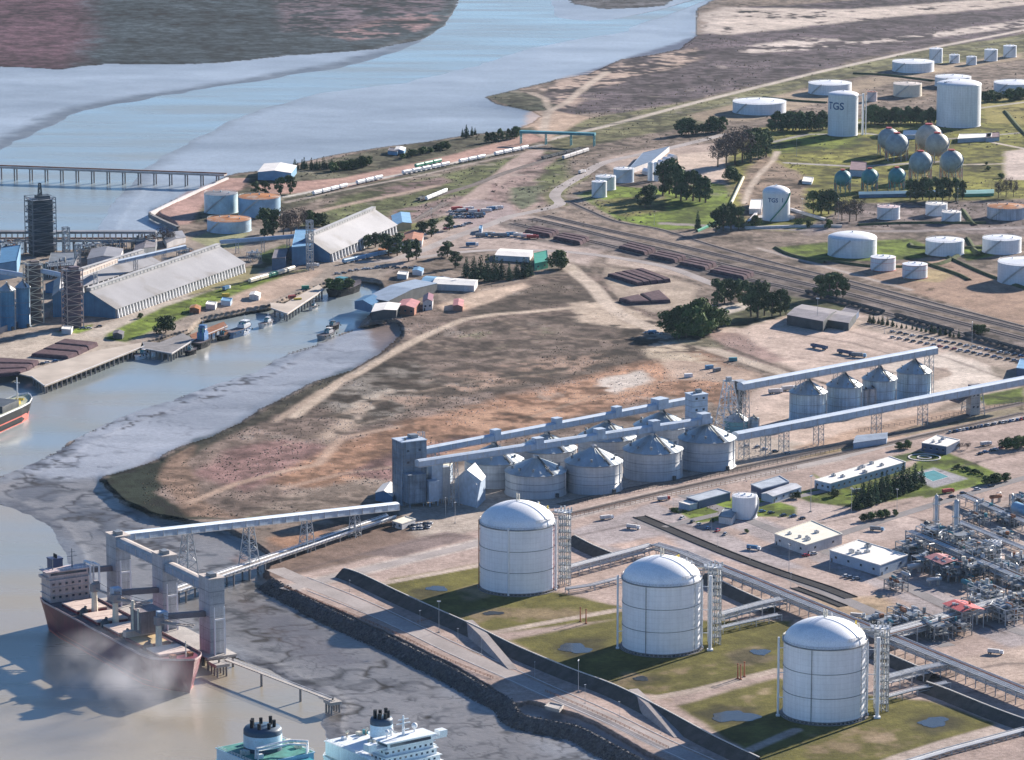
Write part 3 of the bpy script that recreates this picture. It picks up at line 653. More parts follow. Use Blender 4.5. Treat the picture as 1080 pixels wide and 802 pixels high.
road('road', [(720,522),(800,553),(860,577),(930,606),(1000,640),(1080,668),(1200,705)], 9, ASPH, .07)
road('road', [(700,556),(790,535),(870,518)], 7, ASPH, .08)
road('road', [(930,610),(1000,580),(1080,552)], 7, ASPH, .08)
road('road', [(860,572),(960,540),(1060,510),(1120,494)], 8, ASPH, .09)
KERB = [(324,609),(375,629),(420,649),(475,676),(530,700),(585,725),(645,751),(705,780),(770,809)]
for dy_ in (0, 14): profile('road_kerb', [(x, y+dy_) for x, y in KERB], [(.2,.02),(.2,.2),(-.2,.2),(-.2,.02)], PLAST)
road('revetment_road', [(290,600),(324,615),(375,636),(420,657),(475,684),(530,709),(585,734),(645,760),(705,789),(770,818)], 12, ROADC, .05)
def track(name, pts, gauges=(0,), z=.25):
    mb = MB()
    w = 3.4+max(abs(g) for g in gauges)*1
    profile('', pts, [(w+1.0,.02),(w-1.2,z),(-w+1.2,z),(-w-1.0,.02)], None, mb=mb); o = tag(mb.build(name, BALL), kind='structure')
    for g in gauges:
        for s in (-.75, .75):
            rb = MB(); profile('', pts, [(.12,z),(.12,z+.3),(-.12,z+.3),(-.12,z)], None, mb=rb, off=g+s)
            rb.build('rail', RAILM, o)
RAILL = [(560,231),(600,240),(640,250),(700,264),(760,279),(820,293),(900,312),(1000,338),(1080,358),(1250,402)]
track('railway_track', RAILL, (-2.6, 2.6))
track('railway_track', [(540,236),(600,250),(640,259),(700,274),(760,289),(830,304),(900,322),(1000,349),(1080,371),(1250,416)], (-2.6, 2.6))
track('railway_track', [(575,228),(640,243),(700,256),(760,270),(820,284),(900,303),(1000,329),(1080,349),(1250,393)], (-2.4, 2.4))
track('railway_track', [(598,212),(620,222),(650,234),(690,241),(712,247),(760,262),(830,281),(900,298),(1000,324),(1080,345)], (0,))
track('railway_track', [(590,533),(660,517),(740,502),(816,486),(900,468),(960,455),(1030,436),(1080,425)], (0,))
track('railway_track', [(600,543),(680,524),(750,508),(830,491),(900,476),(960,463),(1080,436)], (0,))
track('railway_track', [(260,297),(300,286),(345,272),(400,250),(440,231),(470,214)], (0,))
track('railway_track', [(440,212),(470,204),(500,195),(540,180),(590,165)], (0,))
# ------------------------------------------------------------------ storage tanks
def ring(mb, r, z, t, n=48, mi=0):
    mb.lathe([(r,z),(r+t,z+t*.3),(r+t,z+t*1.6),(r,z+t*2)], n, mi=mi, smooth=False)
def spiral_stair(r, h, a0, a1, w=1.1):
    mb = MB(); n = max(10, int(h/.7))
    for i in range(n):
        a = a0+(a1-a0)*i/n; b = a0+(a1-a0)*(i+1)/n; z = h*i/n; z2 = h*(i+1)/n
        pa = [(q*math.cos(t), q*math.sin(t)) for q, t in ((r+.1,a),(r+w,a),(r+w,b),(r+.1,b))]
        mb.add([(*p, z+.1) for p in pa]+[(*p, z2+.35) for p in pa], [(0,3,2,1),(4,5,6,7),(0,1,5,4),(1,2,6,5),(2,3,7,6),(3,0,4,7)])
    for k in (0, 1):
        mb.tube([((r+w)*math.cos(a0+(a1-a0)*i/n), (r+w)*math.sin(a0+(a1-a0)*i/n), h*i/n+.6+k*.6) for i in range(n+1)], .07, 4)
    return mb
def railing(r, z, n=40, h=1.1, rad=.06, a0=0, a1=2*math.pi):
    mb = MB()
    for k in (.55, 1.0):
        mb.tube([(r*math.cos(a0+(a1-a0)*i/n), r*math.sin(a0+(a1-a0)*i/n), z+h*k) for i in range(n+1)], rad, 4, cap=False)
    for i in range(n):
        a = a0+(a1-a0)*i/n; mb.beam((r*math.cos(a), r*math.sin(a), z), (r*math.cos(a), r*math.sin(a), z+h), rad*1.6)
    return mb
def tank(xl, xr, ytop, yfront, label, wall=None, roofm=None, roof='cone', rise=None, group='storage tanks', stair=-150, rim=None, stairm=None, rail=True, name='storage_tank', hidden=0):
    wall = wall or WHITEB; roofm = roofm or WHITE
    cx = (xl+xr)/2; yc = yfront
    for _ in range(3): yc = yfront-(xr-xl)/2*SDEP(yc)
    r = (xr-xl)/2/PM(cx, yc); h = HT(cx, yc, yc-ytop)
    t = empty(name, G(cx, yc), label, 'tank', group=group)
    n = 56
    m = MB().lathe([(r,0),(r,h)], n)
    m.build('shell', wall, t)
    b = MB(); ring(b, r, 0, .25, n); ring(b, r, h-.5, .16, n); ring(b, r, h*.62, .10, n)
    b.build('rim', rim or wall, t)
    if rise is None: rise = {'cone': r*.09, 'flat': .12, 'dome': r*.34}[roof]
    m = MB()
    if roof == 'dome':
        prof = [(r+.15,h)]+[(r*math.cos(a*math.pi/24), h+rise*math.sin(a*math.pi/24)) for a in range(1,12)]+[(0.05,h+rise)]
    else: prof = [(r+.15,h),(r*.66,h+rise*.36),(r*.33,h+rise*.7),(0.05,h+rise)]
    m.lathe(prof, n); ro = m.build('roof', roofm, t)
    v = MB(); v.cb((0,0,h+rise-.1), (1.2,1.2,1.1)); v.cb((r*.5,-r*.3,h+rise*.5), (.9,.9,1.2)); v.cb((-r*.45,r*.35,h+rise*.5), (.8,.8,1.0)); v.build('roof_vent', wall, ro)
    if rail: railing(r-.15, h, 32).build('railing', GALV, t)
    if stair is not None: spiral_stair(r, h, R(stair), R(stair)+min(1.7, h*1.25/r)).build('stair', stairm or GALV, t)
    return t, r, h
def word(txt, size, mat, name, parent, r, ang, z, ex=.12):
    cu = bpy.data.curves.new(name, 'FONT'); cu.body = txt; cu.size = size; cu.extrude = .02; cu.align_x = 'CENTER'; cu.resolution_u = 3; cu.offset = size*.018
    tmp = bpy.data.objects.new('lettering_curve', cu); COL.objects.link(tmp)
    dg = bpy.context.evaluated_depsgraph_get(); dg.update()
    me = bpy.data.meshes.new_from_object(tmp.evaluated_get(dg)); bpy.data.objects.remove(tmp); bpy.data.curves.remove(cu)
    import bmesh
    bm = bmesh.new(); bm.from_mesh(me); bmesh.ops.subdivide_edges(bm, edges=[e for e in bm.edges if e.calc_length() > size*.3], cuts=3); bm.to_mesh(me); bm.free()
    for v in me.vertices:
        a = ang+v.co.x/r; rr = r+ex+v.co.z; zz = z+v.co.y
        v.co = (rr*math.cos(a), rr*math.sin(a), zz)
    me.materials.clear(); me.materials.append(mat)
    return link(bpy.data.objects.new(name, me), parent)
NAVY = P('navy_lettering', (.02,.08,.22), .6)
# ------------------------------------------------------------------ lattice towers
def lattice(mb, w0, w1, z0, z1, nb, t=.35, c=(0,0), tb=None, d=1.0):
    tb = tb or t*.6; lv = []
    for i in range(nb+1):
        f = i/nb; w = (w0+(w1-w0)*f)/2; z = z0+(z1-z0)*f
        lv.append([Vector((c[0]+sx*w, c[1]+sy*w*d, z)) for sx, sy in ((-1,-1),(1,-1),(1,1),(-1,1))])
    for i in range(nb):
        for k in range(4):
            j = (k+1) % 4
            mb.beam(lv[i][k], lv[i+1][k], t)
            mb.beam(lv[i][k], lv[i+1][j], tb) if i % 2 else mb.beam(lv[i][j], lv[i+1][k], tb)
            mb.beam(lv[i+1][k], lv[i+1][j], tb)
    return mb
# ------------------------------------------------------------------ buildings
def quad_building(pts, h, name, label, cat, wallm, roofm, flat=True, ridge=0, parapet=.5, wins=None, ov=.4, group=None, ridge_along=0, winh=1.3, door=True):
    """pts: four ground pixels, in order round the footprint"""
    g = [Vector(GN(x, y, 0)) for x, y in pts]
    return world_building(g, h, name, label, cat, wallm, roofm, flat, ridge, parapet, wins, ov, group, ridge_along, winh, door)
def world_building(g, h, name, label, cat, wallm, roofm, flat=True, ridge=0, parapet=.5, wins=None, ov=.4, group=None, ridge_along=0, winh=1.3, door=True):
    c = sum(g, Vector((0,0)))/4
    q = [p-c for p in g]
    if sum(q[i].x*q[(i+1)%4].y-q[(i+1)%4].x*q[i].y for i in range(4)) < 0: q = [q[0],q[3],q[2],q[1]]
    if ridge_along: q = q[1:]+q[:1]
    t = empty(name, (c.x, c.y, 0), label, cat, group=group)
    m = MB()
    if flat:
        m.add([(p.x,p.y,0) for p in q]+[(p.x,p.y,h) for p in q], [(i,(i+1)%4,4+(i+1)%4,4+i) for i in range(4)])
        m.build('wall', wallm, t)
        rm = MB(); e = [p+p.normalized()*ov for p in q]; inn = [p-p.normalized()*.35 for p in q]
        rm.add([(p.x,p.y,h-.05) for p in e]+[(p.x,p.y,h+parapet) for p in e]+[(p.x,p.y,h+parapet) for p in inn]+[(p.x,p.y,h+.06) for p in inn],
               [(i,(i+1)%4,4+(i+1)%4,4+i) for i in range(4)]+[(4+i,4+(i+1)%4,8+(i+1)%4,8+i) for i in range(4)]+[(8+i,8+(i+1)%4,12+(i+1)%4,12+i) for i in range(4)]+[(12,13,14,15)])
        ro = rm.build('roof', roofm, t)
    else:
        a = (q[0]+q[1])/2; b = (q[2]+q[3])/2     # ridge runs between the middles of sides 0-1 and 2-3
        m.add([(p.x,p.y,0) for p in q]+[(p.x,p.y,h) for p in q]+[(a.x,a.y,h+ridge),(b.x,b.y,h+ridge)], [(0,1,5,8,4),(2,3,7,9,6),(1,2,6,5),(3,0,4,7)])
        m.build('wall', wallm, t)
        d = (b-a).normalized()*ov
        rm = MB()
        for s in ((1,2),(0,3)):
            p0, p1 = q[s[0]], q[s[1]]
            o = (p0-a).normalized()*ov; dz = -ridge*ov/max((p0-a).length,.1)
            lo0 = p0+o-d; lo1 = p1+o+d; h0 = a-d; h1 = b+d
            vs = [(lo0.x,lo0.y,h+dz+.05),(lo1.x,lo1.y,h+dz+.05),(h1.x,h1.y,h+ridge+.05),(h0.x,h0.y,h+ridge+.05)]
            vs += [(x,y,z+.22) for x,y,z in vs]
            rm.add(vs, [(0,1,2,3),(4,5,6,7),(0,1,5,4),(1,2,6,5),(2,3,7,6),(3,0,4,7)])
        ro = rm.build('roof', roofm, t)
    if wins:
        for side, n, rows_ in wins:
            p0, p1 = q[side], q[(side+1)%4]; d = p1-p0; L = d.length; d.normalize(); nn = Vector((d.y,-d.x))
            for rw in range(rows_):
                for i in range(n):
                    u = L*(i+.5)/n; ww = min(1.8, L/n*.5); z = h*(rw+.5)/rows_-.3 if rows_ > 1 else h*.42
                    p = p0+d*u+nn*.06
                    w = MB(); w.beam((p.x-d.x*ww/2,p.y-d.y*ww/2,z+winh/2), (p.x+d.x*ww/2,p.y+d.y*ww/2,z+winh/2), .12, winh)
                    fr = w.build('window', GLASS, t)
                    f2 = MB(); pp = p+nn*.05; f2.beam((pp.x-d.x*(ww/2+.1),pp.y-d.y*(ww/2+.1),z-.08), (pp.x+d.x*(ww/2+.1),pp.y+d.y*(ww/2+.1),z-.08), .2, .16); f2.build('sill', CONC, fr)
            if door:
                p = p0+d*(L*.5/n*.15+1.2)+nn*.07; w = MB(); w.beam((p.x-d.x*.6,p.y-d.y*.6,1.1), (p.x+d.x*.6,p.y+d.y*.6,1.1), .12, 2.2); w.build('door', STEELD, t)
    return t, ro, q
def roof_units(ro, q, h, n, seed, s=1.0):
    rnd = random.Random(seed)
    for i in range(n):
        u, v = rnd.uniform(.15,.85), rnd.uniform(.2,.8)
        p = (q[0]*(1-u)+q[1]*u)*(1-v)+(q[3]*(1-u)+q[2]*u)*v
        m = MB(); m.cb((p.x,p.y,h), (rnd.uniform(1.6,3.2)*s, rnd.uniform(1.4,2.4)*s, rnd.uniform(1.0,1.8)*s), math.atan2((q[1]-q[0]).y,(q[1]-q[0]).x)); m.cb((p.x,p.y,h+1.4*s), (1.0*s,1.0*s,.5*s), .3, 1)
        m.build('air_unit', [GALV, STEELM], ro)
# ------------------------------------------------------------------ trees
def leafcloud(rnd, blobs, n, size, flat=.6):
    V = []; F = []
    tot = sum(b[3]**2 for b in blobs)
    for (bx, by, bz, br, sz) in blobs:
        k = int(n*br*br/tot)
        for _ in range(k):
            d = Vector((rnd.gauss(0,1), rnd.gauss(0,1), rnd.gauss(0,1))).normalized()
            rr = br*(.55+.5*rnd.random()**.6)
            p = Vector((bx+d.x*rr, by+d.y*rr, bz+d.z*rr*sz))
            s = size*rnd.uniform(.6,1.4)
            nn = (d+Vector((rnd.gauss(0,.5),rnd.gauss(0,.5),rnd.gauss(0,.5)))).normalized()
            u = nn.cross(Vector((0,0,1)) if abs(nn.z) < .9 else Vector((1,0,0))).normalized(); w = nn.cross(u)
            a = rnd.uniform(0,6.28); u2 = u*math.cos(a)+w*math.sin(a); w2_ = w*math.cos(a)-u*math.sin(a)
            i = len(V); V += [p-u2*s-w2_*s*flat, p+u2*s-w2_*s*flat*.6, p+u2*s*.7+w2_*s*flat, p-u2*s*.8+w2_*s*flat*.8]
            F.append((i,i+1,i+2,i+3))
    return V, F
TREES = {}
def make_tree(kind, seed):
    rnd = random.Random(seed*77+len(kind)); tr = MB(); blobs = []; H = 10.0
    if kind == 'conifer':
        tr.tube([(0,0,0),(0,0,9.6)], [.28,.05], 6)
        for i in range(11):
            z = 1.0+i*.82; r = 2.2*(1-i/12)**.8*rnd.uniform(.85,1.15); k = max(2, int(6*(1-i/12)))
            for j in range(k):
                a = j*6.28/k+rnd.random(); blobs.append((math.cos(a)*r*.5, math.sin(a)*r*.5, z, r*.55+.12, .7))
        n, s, m = 1100, .26, FOLD
    elif kind == 'bush':
        tr.tube([(0,0,0),(.1,0,3)], [.3,.1], 6)
        for i in range(12):
            a = rnd.uniform(0,6.28); r = rnd.uniform(0,3.6); blobs.append((math.cos(a)*r, math.sin(a)*r, rnd.uniform(1.6,7.6-r*.6), rnd.uniform(1.4,2.3), .85))
        n, s, m = 1500, .38, FOLG
    elif kind == 'bare':
        pts = [(0,0,0),(.1,.05,3),(0,.1,6.5),(.1,0,9)]; tr.tube(pts, [.3,.22,.14,.04], 6)
        for i in range(26):
            a = rnd.uniform(0,6.28); z = rnd.uniform(2.2,7.5); l = rnd.uniform(1.6,3.4)
            e = (math.cos(a)*l, math.sin(a)*l, z+l*.8); tr.tube([(0,0,z), e], [.09,.03], 4); blobs.append((*e, rnd.uniform(.9,1.6), .9))
        n, s, m = 1300, .2, FOLB
    else:
        lean = rnd.uniform(-.4,.4)
        tr.tube([(0,0,0),(lean*.4,.1,3),(lean,.2,6),(lean*1.2,0,8.6)], [.34,.27,.17,.05], 6)
        for i in range(20):
            a = i*2.4+rnd.random(); z = rnd.uniform(2.0,8.9); l = rnd.uniform(.5,2.7)*(1.2-abs(z-5)/7)
            e = (lean*z/8+math.cos(a)*l, math.sin(a)*l, z); tr.tube([(lean*z/9,.1,max(.8,z-1.4)), e], [.12,.05], 4); blobs.append((*e, rnd.uniform(.75,1.6), .9))
        blobs.append((lean*1.2,0,9,1.1,.9)); n, s, m = 1700, .30, FOL
    V, F = leafcloud(rnd, blobs, n, s)
    a = tr.build('trunk', BARK).data; b = MB().add(V, F).build('crown', m).data
    for d in (a, b):
        for o in [o for o in COL.objects if o.data is d]: bpy.data.objects.remove(o)
    return a, b
def tree(px, py, hpx, kind, label, group, wide=1.0, rnd=random.Random(5), cat='tree', name=None):
    v = rnd.randrange(3)
    if (kind, v) not in TREES: TREES[kind, v] = make_tree(kind, v+1)
    a, b = TREES[kind, v]; s = HT(px, py, hpx)/10
    nm = name or {'conifer': 'conifer_tree', 'bush': 'bushy_tree', 'bare': 'bare_tree', 'gum': 'eucalyptus_tree'}[kind]
    t = empty(nm, G(px, py), label, cat, rnd.uniform(0, 6.28), group)
    t.scale = (s*wide*rnd.uniform(.9,1.1), s*wide*rnd.uniform(.9,1.1), s)
    link(bpy.data.objects.new('trunk', a), t); link(bpy.data.objects.new('crown', b), t)
    return t
def grove(pts, label, group, kind, seed=1, cat='tree'):
    """pts: (px, py foot, height px[, wide])"""
    rnd = random.Random(seed)
    for p in pts: tree(p[0], p[1], p[2], p[4] if len(p) > 4 else kind, label, group, p[3] if len(p) > 3 else 1.0, rnd, cat)
# ------------------------------------------------------------------ vehicles
PROTO = {}
def proto(key, fn):
    if key not in PROTO:
        parts = fn(); PROTO[key] = []
        for nm, mb, mt, sub in parts:
            o = mb.build(nm, mt); me = o.data; bpy.data.objects.remove(o)
            PROTO[key].append((nm, me, [(n2, (lambda ob: (ob.data, bpy.data.objects.remove(ob))[0])(m2.build(n2, t2))) for n2, m2, t2 in sub]))
    return PROTO[key]
def place(key, fn, name, loc, rz, label, cat, group=None, s=1.0):
    t = empty(name, loc, label, cat, rz, group); t.scale = (s, s, s)
    for nm, me, sub in proto(key, fn):
        o = link(bpy.data.objects.new(nm, me), t)
        for n2, m2 in sub: link(bpy.data.objects.new(n2, m2), o)
    return t
def wheel(x, y, r=.34, w=.24):
    m = MB(); m.tube([(x,y-w/2,r),(x,y+w/2,r)], r, 10); return m
def car_fn(col):
    def f():
        b = MB(); b.add([(-2.1,-.85,.35),(2.1,-.85,.35),(2.1,.85,.35),(-2.1,.85,.35),(-2.15,-.85,.85),(2.15,-.8,.75),(2.15,.8,.75),(-2.15,.85,.85)], [(0,3,2,1),(4,5,6,7),(0,1,5,4),(1,2,6,5),(2,3,7,6),(3,0,4,7)])
        c = MB(); c.add([(-1.8,-.78,.84),(1.1,-.76,.79),(1.1,.76,.79),(-1.8,.78,.84),(-1.3,-.62,1.45),(.45,-.62,1.45),(.45,.62,1.45),(-1.3,.62,1.45)], [(0,1,5,4),(1,2,6,5),(2,3,7,6),(3,0,4,7)], 0); 
        r = MB(); r.add([(-1.3,-.63,1.46),(.45,-.63,1.46),(.45,.63,1.46),(-1.3,.63,1.46)], [(0,1,2,3)])
        return [('body', b, col, []), ('window', c, GLASS, []), ('roof', r, col, [])]+[('wheel', wheel(x, y), TYRE, []) for x in (-1.35,1.35) for y in (-.75,.75)]
    return f
CARC = [P('car_white', (.75,.75,.75), .3, var=.02), P('car_silver', (.4,.42,.44), .3, .5, var=.02), P('car_dark', (.03,.035,.045), .3, var=.02), P('car_red', (.45,.03,.03), .3, var=.02), P('car_blue', (.04,.12,.3), .3, var=.02)]
CARN = ['white', 'silver', 'dark', 'red', 'blue']
def car(px, py, deg, ci, where, group, s=1.0):
    return place('car%d' % ci, car_fn(CARC[ci]), 'parked_car', G(px, py, .06), R(deg), CARN[ci]+' car parked '+where, 'car', group, s)
def truck_fn(cab, box, L=11):
    def f():
        c = MB(); c.box(L/2-2.3,-1.2,.7,L/2,1.2,2.2); c.add([(L/2-2.3,-1.2,2.2),(L/2,-1.2,2.2),(L/2,1.2,2.2),(L/2-2.3,1.2,2.2),(L/2-2.2,-1.1,3.1),(L/2-.4,-1.1,3.1),(L/2-.4,1.1,3.1),(L/2-2.2,1.1,3.1)], [(4,5,6,7),(0,1,5,4),(1,2,6,5),(2,3,7,6),(3,0,4,7)])
        ws = MB(); ws.beam((L/2-.14,-.95,2.6),(L/2-.14,.95,2.6),.15,.7)
        t = MB(); t.box(-L/2,-1.25,1.1,L/2-2.7,1.25,3.5); ch = MB(); ch.box(-L/2,-.5,.6,L/2-2.4,.5,1.08)
        return [('cab', c, cab, [('windscreen', ws, GLASS)]), ('trailer', t, box, []), ('chassis', ch, STEELD, [])]+[('wheel', wheel(x,y,.5,.35), TYRE, []) for x in (L/2-1.3,-L/2+1,-L/2+2.4) for y in (-1.05,1.05)]
    return f
def wagon_fn(bodym, covered=False, L=14):
    def f():
        b = MB()
        if covered: b.add([(s*L/2,y,z) for s in (-1,1) for y,z in ((-1.4,1.1),(-1.5,3.2),(-.9,4.0),(.9,4.0),(1.5,3.2),(1.4,1.1))], [(0,1,7,6),(1,2,8,7),(2,3,9,8),(3,4,10,9),(4,5,11,10),(5,4,3,2,1,0),(6,7,8,9,10,11),(0,6,11,5)])
        else:
            b.box(-L/2,-1.45,1.1,L/2,1.45,1.4); b.box(-L/2,-1.45,1.4,L/2,-1.3,3.0); b.box(-L/2,1.3,1.4,L/2,1.45,3.0); b.box(-L/2,-1.3,1.4,-L/2+.15,1.3,3.0); b.box(L/2-.15,-1.3,1.4,L/2,1.3,3.0); b.box(-L/2+.15,-1.3,1.4,L/2-.15,1.3,2.4)
        g = [MB(), MB()]
        for k, s in enumerate((-1,1)):
            for a in (-.9,.9): g[k].tube([(s*L*.33+a,-.8,.45),(s*L*.33+a,.8,.45)], .45, 8)
            g[k].box(s*L*.33-1.5,-.9,.5,s*L*.33+1.5,.9,1.05)
        return [('body', b, bodym, []), ('bogie', g[0], STEELD, []), ('bogie', g[1], STEELD, [])]
    return f
def heading(a, b):
    p, q = G(*a), G(*b); return math.atan2(q.y-p.y, q.x-p.x)
def train(line, L, n, start, key, fn, label, group, gap=1.2, name='rail_wagon', off=0, z=.5, cat='rail wagon', skip=()):
    pts = ribbon_pts(line, 3); acc = [0]
    for i in range(1, len(pts)): acc.append(acc[-1]+(pts[i]-pts[i-1]).length)
    for k in range(n):
        s = start+k*(L+gap)+L/2
        if s > acc[-1]-1: break
        if k in skip: continue
        i = max(1, next(i for i in range(len(acc)) if acc[i] >= s)); f = (s-acc[i-1])/(acc[i]-acc[i-1]); p = pts[i-1].lerp(pts[i], f); d = (pts[i]-pts[i-1]).normalized()
        place(key, fn, name, (p.x-d.y*off, p.y+d.x*off, z), math.atan2(d.y, d.x), label, cat, group)
def mast(px, py, hpx, label, group, name='light_mast', arm=True):
    h = HT(px, py, hpx)
    def f():
        p = MB(); p.tube([(0,0,0),(0,0,10)], [.10,.06], 6); l = MB(); l.beam((-.6,0,10),(.6,0,10),.18,.3)
        b = MB(); b.cb((0,0,0),(.6,.6,.3))
        return [('pole', p, GALV, []), ('lamp_head', l, WHITE, []), ('foot', b, CONC, [])]
    t = place('mast', f, name, G(px, py), random.Random(int(px*py)).uniform(0,3), label, 'light pole', group, h/10)
    w = max(1.0, .17*PM(px,py)**-1/ (.09*h/10) ) if h > 3 else 1
    w = min(w, 2.6); t.scale = (h/10*w, h/10*w, h/10)
    return t
# ------------------------------------------------------------------ three great refrigerated tanks
def big_tank(xl, xr, yrim, yfront, dome_px, label, pole_l, pole_r, pipes, lt):
    cx = (xl+xr)/2; yc = yfront
    for _ in range(3): yc = yfront-(xr-xl)/2*SDEP(yc)
    pm = PM(cx, yc); r = (xr-xl)/2/pm; h = HT(cx, yc, yc-yrim); rise = HT(cx, yc, dome_px)
    t = empty('refrigerated_gas_tank', G(cx, yc), label, 'gas tank', group='great white gas tanks')
    z0 = 1.5; n = 96
    b = MB(); b.lathe([(r+1.6,0),(r+1.6,.35),(0,.36)], 64, smooth=False); b.lathe([(r+.8,1.1),(r+.8,z0),(r-.2,z0+.01)], 64, smooth=False); b.build('foundation', CONCD, t)
    pl = MB(); pl.tube([(0,0,.3),(0,0,1.2)], .45, 6); o = pl.build('foundation_pile', CONC, t); o.location = (r+.2,0,0)
    for k in range(1, 56):
        c = o.copy(); link(c, t); a = k*6.2832/56; c.location = (math.cos(a)*(r+.2), math.sin(a)*(r+.2), 0)
    MB().lathe([(r,z0),(r,h)], n).build('shell', BIGT, t)
    for z in (h*.345, h*.665):
        m = MB(); m.lathe([(r,z-.14),(r+.28,z-.14),(r+.28,z+.14),(r,z+.14)], n, smooth=False); m.build('stiffener_ring', STEELM, t)
    m = MB(); m.lathe([(r,h-.7),(r+.7,h-.6),(r+.7,h-.1),(r,h)], n, smooth=False); m.build('rim_walkway', STEELM, t)
    railing(r+.6, h, 72, 1.2, .07).build('railing', GALV, t)
    m = MB(); prof = []
    zd = lambda q: h+rise*(.75*math.sqrt(max(0,1-(q/r)**2))+.25*(1-(q/r)**2))
    for i in range(19):
        a = i/18; q = r*(1-a); prof.append((max(q,.03), zd(q)))
    m.lathe(prof, n); d = m.build('dome', DOME, t)
    for k in range(4):
        v = MB(); a = R(-60+k*40); v.tube([(math.cos(a)*3.0-2, math.sin(a)*3.0+3, h+rise-.6), (math.cos(a)*3.0-2, math.sin(a)*3.0+3, h+rise+3.4)], .38, 8); v.build('relief_valve', CREAM, d)
    for a0, a1, rr in ((-60,-20,.96), (20,80,.9)):
        v = MB()
        for i in range(14):
            f = i/13; a = R(a0+(a1-a0)*f); q = r*(rr-.0*f); z = zd(q)
            v.beam((math.cos(a)*q, math.sin(a)*q, z), (math.cos(a)*q, math.sin(a)*q, z+1.8), .16)
            if i: v.beam(pp, (math.cos(a)*q, math.sin(a)*q, z+1.7), .16)
            pp = (math.cos(a)*q, math.sin(a)*q, z+1.7)
        v.build('dome_platform', GALV, d)
    v = MB(); pr = None
    for i in range(12):
        q = r*i/11; z = zd(q)+.5; p = (math.cos(R(-35))*q, math.sin(R(-35))*q, z)
        if pr: v.beam(pr, p, .45, .3)
        pr = p
    v.build('dome_walkway', WHITE, d)
    rnd = random.Random(int(xl))
    for k in range(6):
        v = MB(); a = R(rnd.uniform(0,90)); q = r*rnd.uniform(.6,.93); z = zd(q); v.tube([(math.cos(a)*q,math.sin(a)*q,z-.3),(math.cos(a)*q,math.sin(a)*q,z+rnd.uniform(1.2,2.4))], .45, 8); v.build('dome_nozzle', [CREAM,GALV,YELLOW][k%3], d)
    for off, mt, rad, zlo, zhi in pipes:
        a = math.atan2(-math.sqrt(max(0,1-off*off)), off); rr = r+.55
        v = MB(); v.tube([(math.cos(a)*rr, math.sin(a)*rr, zlo), (math.cos(a)*rr, math.sin(a)*rr, h*zhi)], rad, 8)
        for k in range(14): z = 1.5+k*(h-2)/13; v.beam((math.cos(a)*r, math.sin(a)*r, z), (math.cos(a)*(rr+.2), math.sin(a)*(rr+.2), z), .2)
        v.build('down_pipe', mt, t)
    for off, rad, hh, mt, y in ((pole_l[0], pole_l[1], 1.05, pole_l[2], -4), (pole_r[0], pole_r[1], 1.07, WHITE, -r*.35), (1.02, .55, .98, WHITE, -r*.12)):
        v = MB(); v.tube([(off*r, y, 0), (off*r, y, h*hh)], rad, 12); v.cb((off*r,y,0), (rad*3.4,rad*3.4,.8)); 
        for k in range(3): z = h*(.25+.33*k); s = 1 if off > 0 else -1; v.beam((off*r,y,z), (s*math.sqrt(max(r*r-y*y,1))*.99,y,z), .35)
        v.build('support_column', mt, t)
    # stair and pipe tower behind the right flank
    v = MB(); lattice(v, 7, 7, 0, h*1.10, 11, .42, c=(r*lt, r*.35)); o = v.build('stair_tower', GALV, t)
    v = MB(); v.cb((r*lt, r*.35, 0), (7.6,7.6,.22)); ld = v.build('landing', STEELM, o); ld.location.z = h*.1
    for i in range(1, 11): c = ld.copy(); link(c, o); c.location.z = h*1.1*(i+1)/11
    for k in range(5):
        v = MB(); x = r*lt-2.6+k*1.3; y = r*.35-3.0+(k%2)*1.4
        v.tube([(x,y,0),(x,y,h*(1.02+.02*k)),(x-(r*lt-r*.78),y,h*(1.02+.02*k)+.8)], .34, 8); v.build('riser_pipe', [INSUL,GALV,INSUL,CREAM,GALV][k], o)
    v = MB(); v.cb((r*lt-1, r*.35, h*1.1), (10,9,.3)); 
    for sx in (-1,1):
        for k in range(5): v.beam((r*lt-1+sx*5, r*.35-4.5+k*2.25, h*1.1), (r*lt-1+sx*5, r*.35-4.5+k*2.25, h*1.1+1.3), .2)
        v.beam((r*lt-1+sx*5, r*.35-4.5, h*1.1+1.3), (r*lt-1+sx*5, r*.35+4.5, h*1.1+1.3), .2)
    for k in range(5): v.tube([(r*lt-4+k*2, r*.35-1.5+(k%2)*3, h*1.1), (r*lt-4+k*2, r*.35-1.5+(k%2)*3, h*1.1+2.0+k%3)], .5, 8)
    v.build('tower_platform', GALV, o)
    return t, r, h
bt = big_tank
bt(506, 586, 549.5, 629, 21.5, 'great white domed gas tank nearest the grain silos, white pipe down its front', (-1.02,.3,RUSTP), (1.0,.42), [(-.24,WHITE,.62,0,1.04),(.93,REDP,.2,.3,1.0)], 1.24)
bt(656, 739, 608, 693, 22, 'great white domed gas tank in the middle of the row of three', (-1.12,.55,WHITE), (1.22,.95), [(-.42,STEELM,.2,.3,.98),(.8,GALV,.2,.3,.98)], 1.36)
bt(825.5, 912.8, 673, 765, 22.5, 'great white domed gas tank nearest the camera at the corner of the plant', (-1.13,.6,WHITE), (1.25,1.0), [(-.38,STEELM,.2,.3,.98),(.82,GALV,.2,.3,.98)], 1.4)
